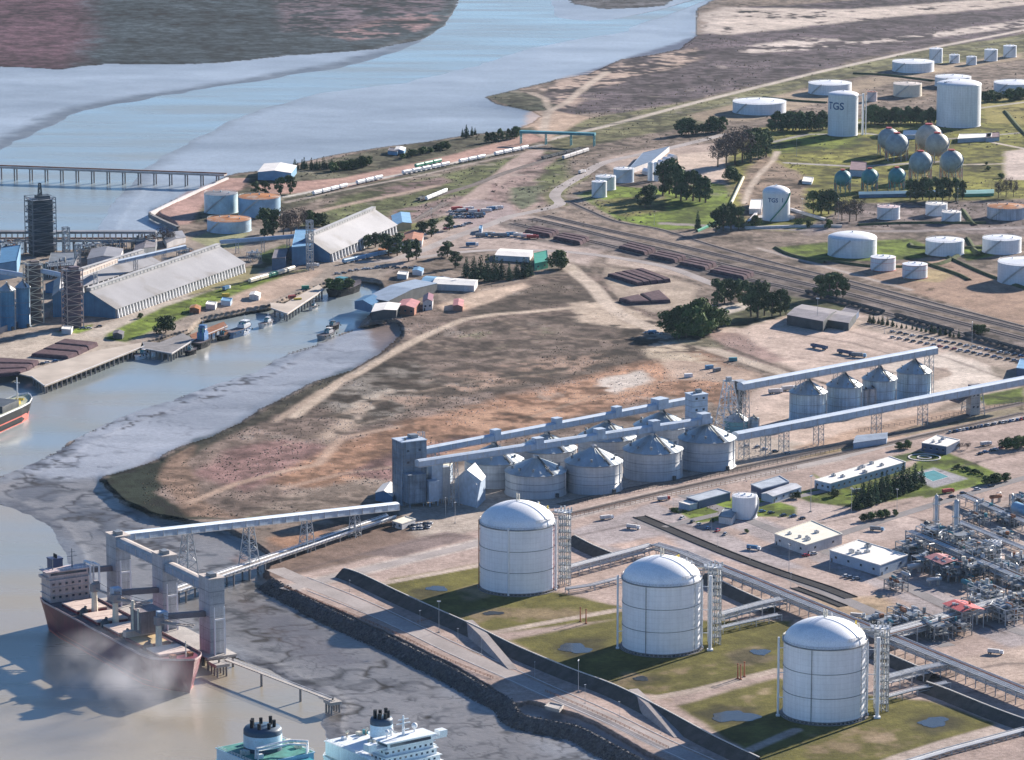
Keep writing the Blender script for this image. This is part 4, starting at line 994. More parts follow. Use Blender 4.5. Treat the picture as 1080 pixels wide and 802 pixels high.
# ------------------------------------------------------------------ smaller tanks
TF = 'white tanks of the far tank farm'
tank(772.7, 829, 107, 122, 'low wide white tank behind the tree belt, leftmost of the far farm', roof='cone', group=TF)
tank(852.5, 898, 87.5, 101, 'low wide white tank just behind the tall lettered tank', group=TF)
tank(941, 985, 65, 77.5, 'low wide white tank beside the road, with a long dark bank before it', group=TF)
tank(980, 994, 51.5, 67, 'small upright white tank behind the low wide tank', group=TF, rail=False)
tank(1001, 1012, 58, 67, 'small stubby white tank, second of the far row of five', group=TF, rail=False)
tank(1019, 1030, 60, 69, 'small lilac white tank in the middle of the far row of five', group=TF, rail=False)
tank(1038, 1052, 52.5, 65, 'upright white tank, fourth of the far row of five', group=TF, rail=False)
tank(1058, 1072, 48.5, 61, 'upright white tank at the right end of the far row of five', group=TF, rail=False)
tank(1048, 1094, 87, 100, 'low white tank cut by the frame, with dark trees in front', group=TF)
tank(942, 972, 88.5, 103, 'beige low tank with a faded roof behind the tree belt', wall=CREAM, roofm=P('beige_roof',(.56,.50,.46),.7), group=TF)
tank(914.5, 925, 97, 107.5, 'small pinkish tank between the tall lettered tank and the beige tank', wall=P('pink_white_paint',(.66,.58,.56),.6), roofm=BRICK, group=TF, rail=False)
tank(986, 1024, 81, 93, 'white low tank half hidden behind the tallest far tank', group=TF)
t, r, h = tank(873, 904.5, 100, 144.5, 'tall white tank lettered with three navy letters, pipe column on its right', roof='dome', rise=3.2, group=TF, stair=None)
word('TGS', 10.5, NAVY, 'lettering', t, r, R(-126), h*.66)
v = MB(); v.tube([(r*1.32,-2,0),(r*1.32,-2,h*1.02)], 1.1, 10); v.tube([(r*1.32+3.2,-2,0),(r*1.32+3.2,-2,h*.98)], .5, 8); v.beam((r*.95,-2,h*.98),(r*1.32,-2,h*.98),1.2,.5); v.build('pipe_column', WHITE, t)
t, r, h = tank(987.5, 1034, 89, 135.5, 'tallest white tank of the far farm, walkways on its roof', roof='dome', rise=4.0, group=TF, stair=None)
v = MB()
for k in range(8): v.cb((-r*.7+k*2.2, -r*.45+k%3, h+1.2), (1.6,1.6,2.2), k)
for k in range(7): v.beam((-r*.9, -3+k, 3+k*6), (-r*.99, -3+k, 3+k*6), 1.4, 1.0)
v.build('roof_platform', GALV, t)
t, r, h = tank(804, 833, 203, 234, 'white domed tank with navy lettering and a green stair, on a slab inside a wall', wall=WHITE, roof='dome', rise=6.0, group='lettered domed tank', stair=-118, stairm=GREENP)
word('TGS  1', 5.2, NAVY, 'lettering', t, r, R(-95), h*.70)
TL = 'tanks along the rail corridor'
tank(925, 949, 218, 232.5, 'small pinkish white tank with a sloping stair on its right', roofm=P('pinkish_roof',(.55,.42,.42),.7), group=TL)
tank(976, 999, 215, 228.5, 'small white tank, rear one of a touching pair below the spheres', roofm=ROOFW, group=TL)
tank(993, 1013.5, 223.5, 236, 'small white tank, front one of a touching pair below the spheres', roofm=ROOFW, group=TL)
tank(1041, 1083, 217.5, 233, 'low streaked grey tank with a rust stained roof at the right edge', wall=P('streaked_tank',(.46,.49,.54),.6,streak=.4), roofm=RUST, group=TL)
tank(873, 924.5, 250.5, 273, 'largest white tank on the lawn by the railway, shallow domed roof', roof='dome', rise=4.5, group=TL)
tank(976, 1016.5, 253, 271, 'white tank on the lawn, left one of two twins', group=TL)
tank(1036, 1077, 251, 269, 'white tank at the lawn edge, right one of two twins', group=TL)
tank(1052, 1112, 276, 302, 'wide white tank cut by the frame, largest by the right edge', group=TL)
tank(918, 944.5, 271, 287, 'small white tank with a red rim by the railway, left of the pair', rim=REDP, group=TL, rail=False)
tank(951.5, 978, 278.5, 295, 'small white tank with a red rim by the railway, right of the pair', rim=REDP, group=TL, rail=False)
TM = 'small tanks on the lawn'
tank(624, 640, 191.5, 209, 'small white tank on the lawn, foremost of three', group=TM, rail=False)
tank(628, 649.5, 186, 201.5, 'small white tank on the lawn, middle of three', group=TM)
tank(647, 668.5, 178, 193.5, 'bluish grey tank on the lawn, rearmost of three', wall=P('blue_grey_tank',(.42,.50,.58),.5), group=TM)
tank(683, 689, 172, 191, 'slim white upright vessel beside the long hall, left of two', group=TM, rail=False, stair=None)
tank(689.5, 695, 172.5, 191.5, 'slim white upright vessel beside the long hall, right of two', group=TM, rail=False, stair=None)
TP = 'tanks by the pier'
tank(215.5, 251, 204, 226.5, 'pale cyan tank by the pier root with a grey roof', wall=P('cyan_tank',(.52,.66,.70),.5), roofm=ROOFG, group=TP)
tank(251.6, 296, 207.5, 230, 'blue walled tank with a rusty roof by the pier root', wall=P('blue_tank',(.28,.42,.54),.5), roofm=RUST, group=TP)
tank(218.5, 265, 231, 247, 'low pale blue tank with a half rusted roof nearest the warehouses', wall=P('paleblue_tank',(.40,.54,.66),.5), roofm=RUST, group=TP)
tank(772, 798.4, 522.5, 548.5, 'white water tank with a small annex beside the garden', wall=WHITE, group='plant water tank', stair=-60)
tank(1042, 1056, 571.5, 590, 'small upright white tank inside the process plant', wall=WHITE, group='plant water tank', stair=None)
# ------------------------------------------------------------------ gas spheres
def sphere(px, py, rp, yfoot, label, mat, group):
    r = rp/PM(px, yfoot); hz = max(r*1.08, HT(px, yfoot, yfoot-py))
    t = empty('gas_sphere', G(px, yfoot), label, 'gas sphere', group=group)
    m = MB(); m.lathe([(max(r*math.cos(a),.02), hz+r*math.sin(a)) for a in [math.pi*(i/28-.5) for i in range(29)]], 40); m.build('shell', mat, t)
    for k in range(10):
        a = k*.6283; l = MB(); l.tube([(math.cos(a)*r*.97,math.sin(a)*r*.97,0),(math.cos(a)*r*.97,math.sin(a)*r*.97,hz)], .42, 8); l.build('leg', mat, t)
    b = MB()
    for k in range(10):
        a, c = k*.6283, (k+1)*.6283; b.beam((math.cos(a)*r*.97,math.sin(a)*r*.97,.5),(math.cos(c)*r*.97,math.sin(c)*r*.97,hz*.7),.2); b.beam((math.cos(c)*r*.97,math.sin(c)*r*.97,.5),(math.cos(a)*r*.97,math.sin(a)*r*.97,hz*.7),.2)
    b.build('bracing', REDP, t)
    c = MB(); c.lathe([(r*.28,hz+r*.97),(r*.28,hz+r*.97+1.2),(.05,hz+r*.97+1.25)], 16, smooth=False); c.build('top_platform', REDP, t)
    n = 26; s = MB()
    for i in range(n):
        f = i/n; a = R(-70+f*150); ph = -.55+f*2.0; ph = min(ph, 1.5); p = (math.cos(ph)*(r+.5)*math.cos(a), math.cos(ph)*(r+.5)*math.sin(a), hz+math.sin(ph)*(r+.5))
        if i: s.beam(pv, p, 1.0, .4)
        pv = p
    s.build('stair', GALV, t)
    return t
GS = 'large gas spheres'
sphere(937, 147, 11.6, 163, 'large blue grey gas sphere, rear one of the left pair', SPHB, GS)
sphere(945.5, 153, 12.2, 169, 'large tan and blue gas sphere, front one of the left pair', SPHB, GS)
sphere(979, 145.5, 14.2, 163, 'largest tan gas sphere in the rear of the cluster', SPHG, GS)
sphere(988, 153, 12.5, 171, 'large tan gas sphere touching the largest one in front', SPHG, GS)
sphere(970.5, 172, 12.2, 190, 'large gas sphere above the tall trees, left of the front two', SPHB, GS)
sphere(1003, 171, 12.3, 190, 'large gas sphere above the red piping, right of the front two', SPHB, GS)
GT = 'small dark teal gas spheres'
sphere(888.5, 188.5, 8.8, 202, 'small teal gas sphere, leftmost of the three behind the trees', SPHT, GT)
sphere(917, 187, 8.8, 201, 'small teal gas sphere by the flat roofed pump house, middle of three', SPHT, GT)
sphere(945.5, 186, 8.8, 200, 'small teal gas sphere at the foot of the large spheres', SPHT, GT)
# ------------------------------------------------------------------ grain silos
VENT = {}
def silo(cx, w, yrim, yapex, yfront, label, wall, roofm, group, stairang=-56, nv=10, cy=None):
    yc = cy or yfront
    if cy is None:
        for _ in range(3): yc = yfront-w/2*SDEP(yc)
    r = w/2/PM(cx, yc); h = HT(cx, yc, yc-yrim); rise = HT(cx, yc, yrim-yapex)
    t = empty('grain_silo', G(cx, yc), label, 'silo', group=group)
    MB().lathe([(r+.5,0),(r+.5,.6),(r,.62),(r,h)], 64).build('wall', wall, t)
    b = MB()
    for z in (h*.33, h*.62, h*.97): ring(b, r, z, .14, 64)
    b.build('wall_ring', STEELM, t)
    m = MB(); n = 40; vs = []; fs = []
    for k, (q, z) in enumerate(((r+.6,h-.15),(r*.55,h+rise*.5),(r*.09,h+rise*.95))):
        for i in range(n): a = i*2*math.pi/n; vs.append((q*math.cos(a), q*math.sin(a), z+(.28 if i % 2 else 0)*(1-k*.3)))
    for k in range(2):
        for i in range(n): fs.append((k*n+i, k*n+(i+1)%n, (k+1)*n+(i+1)%n, (k+1)*n+i))
    m.add(vs, fs); ro = m.build('roof', roofm, t)
    c = MB(); c.lathe([(r*.10,h+rise*.9),(r*.10,h+rise+.9),(.05,h+rise+1.5)], 16, smooth=False); c.build('roof_cap', GALV, ro)
    if 'v' not in VENT:
        v = MB(); v.cb((0,0,-.2),(1.0,1.0,1.3)); v.cb((0,0,1.1),(1.4,1.4,.3)); o = v.build('roof_vent', STEELM); VENT['v'] = o.data; bpy.data.objects.remove(o)
    for k in range(nv):
        a = k*2*math.pi/nv+.2; q = .78*r; v = link(bpy.data.objects.new('roof_vent', VENT['v']), ro); v.location = (q*math.cos(a), q*math.sin(a), h+rise*.24+.2); v.rotation_euler = (0,0,a); v.scale = (r/17,)*3
    a = R(stairang); s = MB(); s.beam((math.cos(a)*r, math.sin(a)*r, h+.7), (math.cos(a)*r*.1, math.sin(a)*r*.1, h+rise+.7), 1.0, .6); s.build('roof_stair', STEELD, ro)
    l = MB(); a = R(-20); l.beam((math.cos(a)*(r+.5), math.sin(a)*(r+.5), 0), (math.cos(a)*(r+.5), math.sin(a)*(r+.5), h+.5), .5); l.build('ladder', GALV, t)
    l = MB(); a = R(-48); l.cb((math.cos(a)*(r+.6), math.sin(a)*(r+.6), .4), (2.2,1.8,2.6), a); l.build('door', STEELD, t)
    return Vector((*G(cx, yc).xy, h+rise+1.5))
GM = 'large grey grain silos in two rows'
F_ = [silo(565, 64.5, 496, 482, 527, 'large grey silo at the left end of the front row, behind the great tank', SILO, SILOR, GM),
      silo(626, 60.5, 486, 471, 522.5, 'large grey silo, second from the left in the front row', SILO, SILOR, GM),
      silo(688.5, 62.5, 473, 458, 508.5, 'large grey silo, third from the left in the front row', SILO, SILOR, GM),
      silo(745.5, 60, 461.5, 447, 498, 'large grey silo at the right end of the front row', SILO, SILOR, GM)]
B_ = [silo(521, 62, 484, 468, 516, 'large grey silo at the left end of the rear row, by the gabled house', SILO, SILOR, GM),
      silo(577, 62, 472, 457, 505, 'large grey silo, second from the left in the rear row', SILO, SILOR, GM),
      silo(640, 61, 460, 444.5, 492, 'large grey silo, third from the left in the rear row', SILO, SILOR, GM),
      silo(698, 59, 448, 434, 480, 'large grey silo at the right end of the rear row', SILO, SILOR, GM)]
GC = 'tall bluish corrugated silos'
R_S = [silo(852, 39.5, 413, 401, 447, 'tall bluish corrugated silo at the left end of the four', SILOC, SILOR, GC, nv=8),
      silo(890, 37, 406, 394, 439.5, 'tall bluish corrugated silo, second from the left of the four', SILOC, SILOR, GC, nv=8),
      silo(927, 36, 399, 387, 432.5, 'tall bluish corrugated silo behind the slim silver bins', SILOC, SILOR, GC, nv=8),
      silo(963.5, 36, 391.5, 379.5, 424.5, 'tall bluish corrugated silo at the right end of the four', SILOC, SILOR, GC, nv=8)]
silo(776.5, 25, 443, 434.5, 458, 'small teal silo with a cone roof beside the white frame tower', P('teal_silo',(.16,.34,.36),.5,.3,zband=.1,zper=1.4), SILOR, 'small silos by the transfer frame', nv=6)
silo(794.5, 11, 441.5, 439, 455.5, 'small ribbed flat topped bin beside the teal silo', SILOC, SILOR, 'small silos by the transfer frame', nv=4)
silo(918.8, 8.5, 409.5, 408, 433, 'slim silver bin in front of the tall silos', GALV, GALV, 'slim bins', nv=3)
silo(912.3, 4.2, 411, 410, 434, 'slimmest silver pipe bin in front of the tall silos', GALV, GALV, 'slim bins', nv=3)
# ------------------------------------------------------------------ conveyor galleries
def gallery(p, q, w, h, label, legs=(), group='conveyor galleries', roofm=GALR, wallm=GALL, name='conveyor_gallery', lz=0.0, truss=False, cat='conveyor', headhouses=()):
    p, q = Vector(p), Vector(q); d = q-p; L = d.length; rz = math.atan2(d.y, d.x)
    t = empty(name, p, label, cat, group=group); d.normalize()
    n = Vector((-d.y, d.x, 0)).normalized()
    def pt(s, a, z): v = d*s+n*a; return Vector((v.x, v.y, v.z+z))
    m = MB()
    ns = max(1, int(L/12))
    sec = [(-w/2,0),(-w/2,h*.8),(w/2,h*.8),(w/2,0)]
    vs = [pt(L*i/ns, a, z) for i in range(ns+1) for a, z in sec]
    m.add(vs, [(i*4+k, i*4+(k+1)%4, (i+1)*4+(k+1)%4, (i+1)*4+k) for i in range(ns) for k in range(4) if not (truss and k in (0,2))]+[(0,1,2,3),(ns*4+3,ns*4+2,ns*4+1,ns*4)])
    m.build('wall', wallm, t)
    r = MB(); sec = [(-w/2-.3,h*.78),(-w*.25,h*.97),(0,h+.05),(w*.25,h*.97),(w/2+.3,h*.78)]
    vs = [pt(L*i/ns, a, z) for i in range(ns+1) for a, z in sec]
    r.add(vs, [(i*5+k, i*5+k+1, (i+1)*5+k+1, (i+1)*5+k) for i in range(ns) for k in range(4)]+[(4,3,2,1,0),tuple(ns*5+i for i in range(5))]); ro = r.build('roof', roofm, t)
    b = MB()
    for i in range(ns+1):
        s = L*i/ns; b.beam(pt(s,-w/2-.1,-.3), pt(s,-w/2-.1,h*.8), .3); b.beam(pt(s,w/2+.1,-.3), pt(s,w/2+.1,h*.8), .3); b.beam(pt(s,-w/2-.1,-.3), pt(s,w/2+.1,-.3), .3)
        if i < ns:
            for sd in (-1, 1):
                s2 = L*(i+1)/ns; b.beam(pt(s,sd*(w/2+.1),-.3), pt(s2,sd*(w/2+.1),-.3), .4)
                if truss: b.beam(pt(s,sd*(w/2+.1),-.3), pt((s+s2)/2,sd*(w/2+.1),h*.8), .25); b.beam(pt((s+s2)/2,sd*(w/2+.1),h*.8), pt(s2,sd*(w/2+.1),-.3), .25)
    b.build('frame', GALV, t)
    for f, w0, nb, tk in legs:
        s = L*f; c = pt(s, 0, 0); top = -.4; bot = lz-(p.z+c.z)+c.z*1.0
        hh = p.z+c.z-lz
        v = MB(); lattice(v, w0, w*.8, 0, hh-.5, nb, tk); o = v.build('trestle', GALV, t); o.location = (c.x, c.y, lz-p.z); o.rotation_euler = (0,0,rz)
    for s, ww in headhouses:
        c = pt(L*s, 0, 0); v = MB(); v.cb((c.x,c.y,c.z+.2), (ww,ww*.9,h+2.2), rz); v.cb((c.x,c.y,c.z+h+2.4), (ww*1.08,ww*.97,.3), rz, 1); v.build('drive_house', [GALL,GALR], t)
    return t
up = lambda v, dz: Vector((v.x, v.y, v.z+dz))
def along(a, b, f): return a+(b-a)*f
zF = sum(v.z for v in F_)/4+.6; zB = sum(v.z for v in B_)/4+.6; zR = sum(v.z for v in R_S)/4+.6
fa, fb = Vector((F_[0].x, F_[0].y, zF)), Vector((F_[3].x, F_[3].y, zF)); ba, bb = Vector((B_[0].x, B_[0].y, zB)), Vector((B_[3].x, B_[3].y, zB))
ra, rb = Vector((R_S[0].x, R_S[0].y, zR)), Vector((R_S[3].x, R_S[3].y, zR))
gallery(along(fa,fb,-.66), along(fa,fb,1.02), 4.4, 4.4, 'long pale gallery over the roofs of the front row of silos', headhouses=((.40,6),(.61,6),(.80,6),(.975,7)), legs=((.12,5,5,.35),))
gallery(along(ba,bb,-.41), along(ba,bb,1.14), 4.4, 4.4, 'long bluish gallery over the roofs of the rear row of silos', headhouses=((.27,5.5),(.50,5.5),(.73,5.5),(.90,9)), legs=((.05,5,5,.35),))
gallery(along(ra,rb,-.62), along(ra,rb,1.20), 5.6, 5.2, 'long blue grey gallery over the tall corrugated silos', legs=((.02,6,5,.4),(.30,4,6,.3),(.49,4,6,.3),(.685,4,6,.3),(.97,5,6,.35)))
pa, pb = atz(775, 464, 486), atz(1083, 404, 428)
gallery(pa, pb, 6.0, 5.4, 'long blue grey gallery in front of the tall silos, rising to the transfer tower', legs=((.03,5,4,.35),(.10,5,4,.35),(.16,5,4,.35),(.275,5,4,.35),(.47,5,4,.35),(.63,5,4,.35)))
pa, pb = atz(124, 570, 640), atz(418, 537, 553)
gallery(pa, pb, 5.0, 4.6, 'high pale gallery running from the ship loaders to the elevator tower', legs=((.235,11,6,.5),(.45,10,6,.5),(.66,8,5,.45),(.84,6,4,.4)), lz=-3)
# low trestle to the berth
a, b = G(185, 630), G(413, 551); a.z = 3.2; b.z = 3.2
d = (b-a).normalized(); n = Vector((-d.y, d.x, 0)); L = (b-a).length
t = empty('access_trestle', a, 'low white piped trestle road from the shore to the loading berth', 'trestle')
m = MB(); m.beam((0,0,0), b-a, 7.0, .7); m.build('deck', CONC, t)
for s in (-3.2,-2.4,2.6,3.2):
    m = MB(); m.tube([n*s+Vector((0,0,.9)), (b-a)+n*s+Vector((0,0,.9))], .42, 8); m.build('pipe', WHITE, t)
m = MB()
for i in range(60):
    p = d*(L*i/59)
    for s in (-3.6,3.6): q = p+n*s; m.beam((q.x,q.y,.3),(q.x,q.y,1.9),.22)
for s in (-3.6,3.6):
    for z in (1.2,1.9): m.beam(n*s+Vector((0,0,z)), (b-a)+n*s+Vector((0,0,z)), .18)
m.build('railing', WHITE, t)
for i in range(11):
    p = d*(L*(.03+.07*i)); m = MB()
    for s in (-2.6,2.6): q = p+n*s; m.tube([(q.x,q.y,-8),(q.x,q.y,-.3)], .55, 8)
    m.beam(p+n*-3.4+Vector((0,0,-.6)), p+n*3.4+Vector((0,0,-.6)), 1.0, .7); m.build('pile_bent', CONCD, t)
# ------------------------------------------------------------------ elevator tower and transfer houses
def tower_house(px, py, w, d, top_py, rz, label, wallm, extras=True, name='elevator_tower', base=0.0):
    hgt = HT(px, py, py-top_py)
    t = empty(name, G(px, py, base), label, 'tower', rz)
    m = MB(); m.cb((0,0,0), (w,d,hgt)); m.build('wall', wallm, t)
    m = MB(); m.cb((0,0,hgt), (w+.8,d+.8,.5)); ro = m.build('roof', GALR, t)
    m = MB(); m.cb((w*.2,d*.15,hgt+.5), (w*.3,d*.35,2.2)); m.cb((-w*.25,-d*.2,hgt+.5), (1.2,1.2,1.6)); m.build('roof_machinery', STEELM, ro)
    m = MB(); k = int(hgt/3.6)
    for i in range(1, k):
        z = i*hgt/k; m.box(-w/2-.12,-d/2-.12,z-.12,w/2+.12,d/2+.12,z+.12)
    m.build('floor_band', STEELM, t)
    for i in range(1, k, 2):
        for x in (-w*.25, w*.22):
            v = MB(); v.box(x-.8,-d/2-.16,i*hgt/k+1,x+.8,-d/2-.02,i*hgt/k+2.4); v.build('window', GLASS, t)
    return t, hgt
t, h = tower_house(432, 530, 17.5, 14, 463.5, R(28), 'grey blue clad elevator tower at the left end of the silo galleries', P('tower_blue_cladding',(.19,.25,.32),.7,var=.3,streak=.45,zband=.15,zper=4))
for k, (x, y, w, d, hh) in enumerate(((14,-8,8,8,24),(20,-10,5,5,20),(-2,-11,12,8,18),(9,-14,7,6,13))):
    m = MB(); m.cb((x,y,3),(w,d,hh)); m.cb((x,y,3+hh),(w+.5,d+.5,.4))
    for sx in (-1,1):
        for sy in (-1,1): m.beam((x+sx*w*.4,y+sy*d*.4,0),(x+sx*w*.4,y+sy*d*.4,3.1),.6)
    m.build('hopper_bin', [GALL, GALV, P('tower_blue_cladding',(0,0,0)), GALL][k], t)
m = MB(); m.beam((8,-4,h*.42),(19,-9,h*.30),2.2,2.4); m.beam((8,4,h*.5),(24,9,h*.36),1.6,1.8); m.build('chute', GALV, t)
m = MB(); lattice(m, 3.4, 3.4, 0, h+3, 12, .3, c=(10.5,4)); m.build('stair_tower', GALV, t)
g = tower_house(734, 487, 11.5, 10, 415.5, R(28), 'blue grey clad transfer tower where the rear gallery ends above the silos', GALL, name='transfer_tower')
t, h = tower_house(1026, 437, 7, 7, 413, R(28), 'grey transfer tower on steel legs below the right end of the gallery', GALV, name='transfer_tower')
m = MB(); lattice(m, 12, 9, 0, h+2, 4, .45); m.build('frame', GALV, t)
m = MB(); m.add([(-16,-6,h*.75),(-4,-6,h+1),(-4,6,h+1),(-16,6,h*.75),(-16,-6,h*.75-2),(-4,-6,h-1),(-4,6,h-1),(-16,6,h*.75-2)], [(0,1,2,3),(7,6,5,4),(0,4,5,1),(1,5,6,2),(2,6,7,3),(3,7,4,0)]); m.cb((4,2,h+.5),(9,8,3.5)); m.build('intake_roof', ROOFD, t)
# white A-frame tower and dark headframe
t = empty('frame_tower', G(768, 455), 'open white lattice tower with splayed legs beside the teal silo', 'tower', R(20))
h = HT(768, 455, 53); m = MB(); lattice(m, 15, 5, 0, h, 6, .55); m.build('frame', WHITE, t)
m = MB(); m.cb((0,0,h),(7,6,.4)); m.cb((0,0,h+.4),(3.4,3,2.4)); m.build('platform', GALV, t)
m = MB(); m.tube([(0,0,h*.9),(0,0,h*.45),(6,2,4)], .8, 8); m.build('spout', GALV, t)
t = empty('bucket_elevator', G(780, 452), 'dark steel bucket elevator leg where the upper gallery starts', 'elevator', R(28))
h = HT(780, 452, 50); m = MB(); lattice(m, 6, 6, 0, h, 8, .4); m.build('frame', STEELM, t)
m = MB(); m.cb((0,0,0),(2,3,h)); m.cb((0,0,h-9),(5.4,5.4,9)); m.build('casing', STEELD, t)
m = MB(); m.cb((0,0,h),(6.6,6.6,.4)); m.build('platform', GALV, t)
# ------------------------------------------------------------------ ship at the loading berth
def hull_loft(stations, lv):
    """stations: (x, half breadth at deck, half breadth at water, deck z); lv: bottom z"""
    V = []; 
    for x, bd, bw, zd, xo in stations:
        V += [(x-xo, bw*.92, lv), (x-xo*.8, bw, 0.0), (x-xo*.35, bw+(bd-bw)*.6, zd*.5), (x, bd, zd), (x, -bd, zd), (x-xo*.35, -bw-(bd-bw)*.6, zd*.5), (x-xo*.8, -bw, 0.0), (x-xo, -bw*.92, lv)]
    F = []; n = 8
    for i in range(len(stations)-1):
        for k in range(n-1):
            F.append((i*n+k, i*n+k+1, (i+1)*n+k+1, (i+1)*n+k))
    F.append(tuple(range(n))); F.append(tuple(range((len(stations)-1)*n+n-1, (len(stations)-1)*n-1, -1)))
    return V, F
DECK = P('ship_deck_paint', (.14,.12,.13), .8, var=.25, scale=.2)
DECKG = P('ship_green_deck', (.05,.22,.19), .7, var=.3, scale=.2)
BOOT = P('red_antifouling', (.50,.12,.10), .6, var=.2)
A0 = Vector(GN(42, 634, 11)); su = Vector((.5,-.866)).normalized(); sv = Vector((-su.y, su.x))
sc = A0+su*80+sv*15; srz = math.atan2(su.y, su.x)
ship = empty('bulk_carrier', (sc.x, sc.y, WREF), 'maroon bulk carrier with four cream cranes loading at the berth in a dust cloud', 'ship', srz)
ST = [(-88,11,3,14,0),(-84,13,8,14,0),(-74,15,13,14,0),(-55,15,15,14,0),(0,15,15,14,0),(55,15,15,14,0),(66,14.2,12,14.6,1),(74,12,8,15.6,2),(80,9,4.2,16.4,3),(85,5.4,1.6,17,4.5),(88.5,2.2,.5,17.4,6),(90,.3,.2,17.6,7)]
V, F = hull_loft(ST, -3.6)
MB().add(V, F).build('hull', MAROON, ship)
b = MB(); V2 = []
for x, bd, bw, zd, xo in ST: V2 += [(x-xo*.8, bw+.06, 1.6+ (0)), (x-xo*1.0, bw*.95+.06, -3.2), (x-xo*.8, -bw-.06, 1.6), (x-xo*1.0, -bw*.95-.06, -3.2)]
b.add(V2, [q for i in range(len(ST)-1) for q in ((i*4, i*4+1, i*4+5, i*4+4), (i*4+3, i*4+2, i*4+6, i*4+7))]); b.build('boot_topping', BOOT, ship)
d = MB(); dk = [(x,bd-.5,zd) for x,bd,bw,zd,xo in ST if x < 70]; d.add([(x,s*y,z-.9+.95) for x,y,z in dk for s in (-1,1)], [(i*2,i*2+1,i*2+3,i*2+2) for i in range(len(dk)-1)]); d.build('deck', DECK, ship)
m = MB()
for s in (-1, 1):
    pts = [(x,s*bd,zd) for x,bd,bw,zd,xo in ST]
    for i in range(len(pts)-1): m.beam((pts[i][0],pts[i][1],pts[i][2]+.5),(pts[i+1][0],pts[i+1][1],pts[i+1][2]+.5),.25,1.0)
m.build('bulwark', P('bulwark_paint',(.45,.34,.33),.6,var=.2), ship)
HX = [-52,-24,4,32,58]
for i, x in enumerate(HX):
    L_ = 21 if i < 4 else 17
    m = MB(); m.box(x-L_/2,-9,14,x+L_/2,9,15.6); h_ = m.build('hatch_coaming', MAROON, ship)
    if i == 3:
        m = MB(); m.box(x-L_/2+1,-8,15.0,x+L_/2-1,8,15.7); m.build('grain_cargo', P('grain',(.50,.38,.22),.95,var=.2), h_)
        m = MB(); m.box(x-L_/2-2,-9.2,15.7,x-L_/2+2,9.2,19.0); m.build('hatch_cover', HATCH, h_)
    else:
        for k in range(4):
            m = MB(); w = L_/4; m.box(x-L_/2+k*w+.12,-9.2,15.6,x-L_/2+(k+1)*w-.12,9.2,16.3+.08*(k%2)); m.build('hatch_cover', HATCH, h_)
for i, x in enumerate((-38,-10,18,46)):
    m = MB(); m.tube([(x,0,14),(x,0,27)],[1.9,1.5],14); c = m.build('crane_post', CREAM, ship)
    m = MB(); m.cb((x,.4,27),(4.2,4.6,4.6)); m.cb((x,1.2,31.6),(2.6,2.6,1.6)); m.build('crane_house', P('crane_house_paint',(.30,.27,.27),.6), c)
    m = MB(); lattice_pts = [((x+1.5,0,28.5),(x+20,11,24+i%2*5)),((x-1.5,0,28.5),(x+17,13.5,24+i%2*5))]
    for a, e in lattice_pts: m.beam(a, e, .7)
    for k in range(8):
        a = Vector(lattice_pts[0][0]).lerp(Vector(lattice_pts[0][1]), k/8); e = Vector(lattice_pts[1][0]).lerp(Vector(lattice_pts[1][1]), (k+.5)/8); m.beam(a, e, .35)
    m.build('crane_jib', P('jib_paint',(.36,.33,.30),.6), c)
    m = MB(); m.tube([(x,1,33),(x+18,12,25+i%2*5)], .12, 4); m.build('hoist_cable', STEELD, c)
for i, x in enumerate((-38,-10,18,46)):
    m = MB(); m.lathe([(2.6,14),(2.4,17),(1.2,18.2),(.2,18.4)], 10, c=(x,-6.5,0)); m.tube([(x-1,-6.5,16),(x-1,-4.8,19)], .8, 6); m.build('cargo_grab', STEELD, ship)
sp = MB(); sp.cb((-78,0,14),(12,24,13)); sp.cb((-78,0,18),(13.5,25.5,.3)); sp.cb((-78,0,22.5),(13.2,25.2,.3)); sp.cb((-79,0,27),(11,27,1.5)); o = sp.build('superstructure', P('superstructure_paint',(.54,.44,.42),.6,var=.1,streak=.2), ship)
sp = MB(); sp.cb((-77.5,0,28.5),(9,24,3.0)); sp.cb((-77.5,0,31.5),(10.5,28,.4)); br = sp.build('bridge', P('bridge_paint',(.56,.45,.44),.6), ship)
w = MB(); w.cb((-72.9,0,29.5),(.25,22,1.3)); w.build('window', GLASS, br)
for k in range(3):
    for j in range(6):
        w = MB(); w.cb((-71.45,-10+j*4,16.5+k*3.8),(.2,1.4,1.2)); w.build('window', GLASS, o)
sp = MB(); sp.tube([(-77,-8,31),(-77,-8,38)],.3,6); sp.tube([(-77,4,31.5),(-77,4,43)],[.5,.25],6); sp.beam((-77,1,38.5),(-77,7,38.5),.3); sp.beam((-77,2,41),(-77,6,41),.25); sp.build('mast', STEELM, ship)
sp = MB(); sp.cb((-85,-3,14),(6,7,22)); sp.cb((-85,-3,36),(6.5,7.5,.8)); f_ = sp.build('funnel', P('funnel_paint',(.06,.08,.16),.5), ship)
for k in range(3):
    sp = MB(); sp.tube([(-86+k*1.6,-3,36),(-86+k*1.6,-3,39)],.5,8); sp.build('exhaust_pipe', BLACKH, f_)
sp = MB()
for x in (-80,-72):
    sp.beam((x,13,14),(x,13,34),.9); sp.beam((x,13,34),(x+1,18,32.5),.9); sp.beam((x+1,18,32.5),(x+1,18,22),.9)
sp.beam((-80,13,34),(-72,13,34),.9); sp.beam((-79,18,32.5),(-71,18,32.5),.9); sp.build('boat_davit', WHITE, ship)
m = MB()
for k in range(12):
    m.beam((-72,-13+k*2.36,32),(-72,-13+k*2.36,33.2),.12)
m.beam((-72,-13,33.2),(-72,13,33.2),.15); m.beam((-84,-13,33.2),(-72,-13,33.2),.15); m.build('railing', WHITE, br)
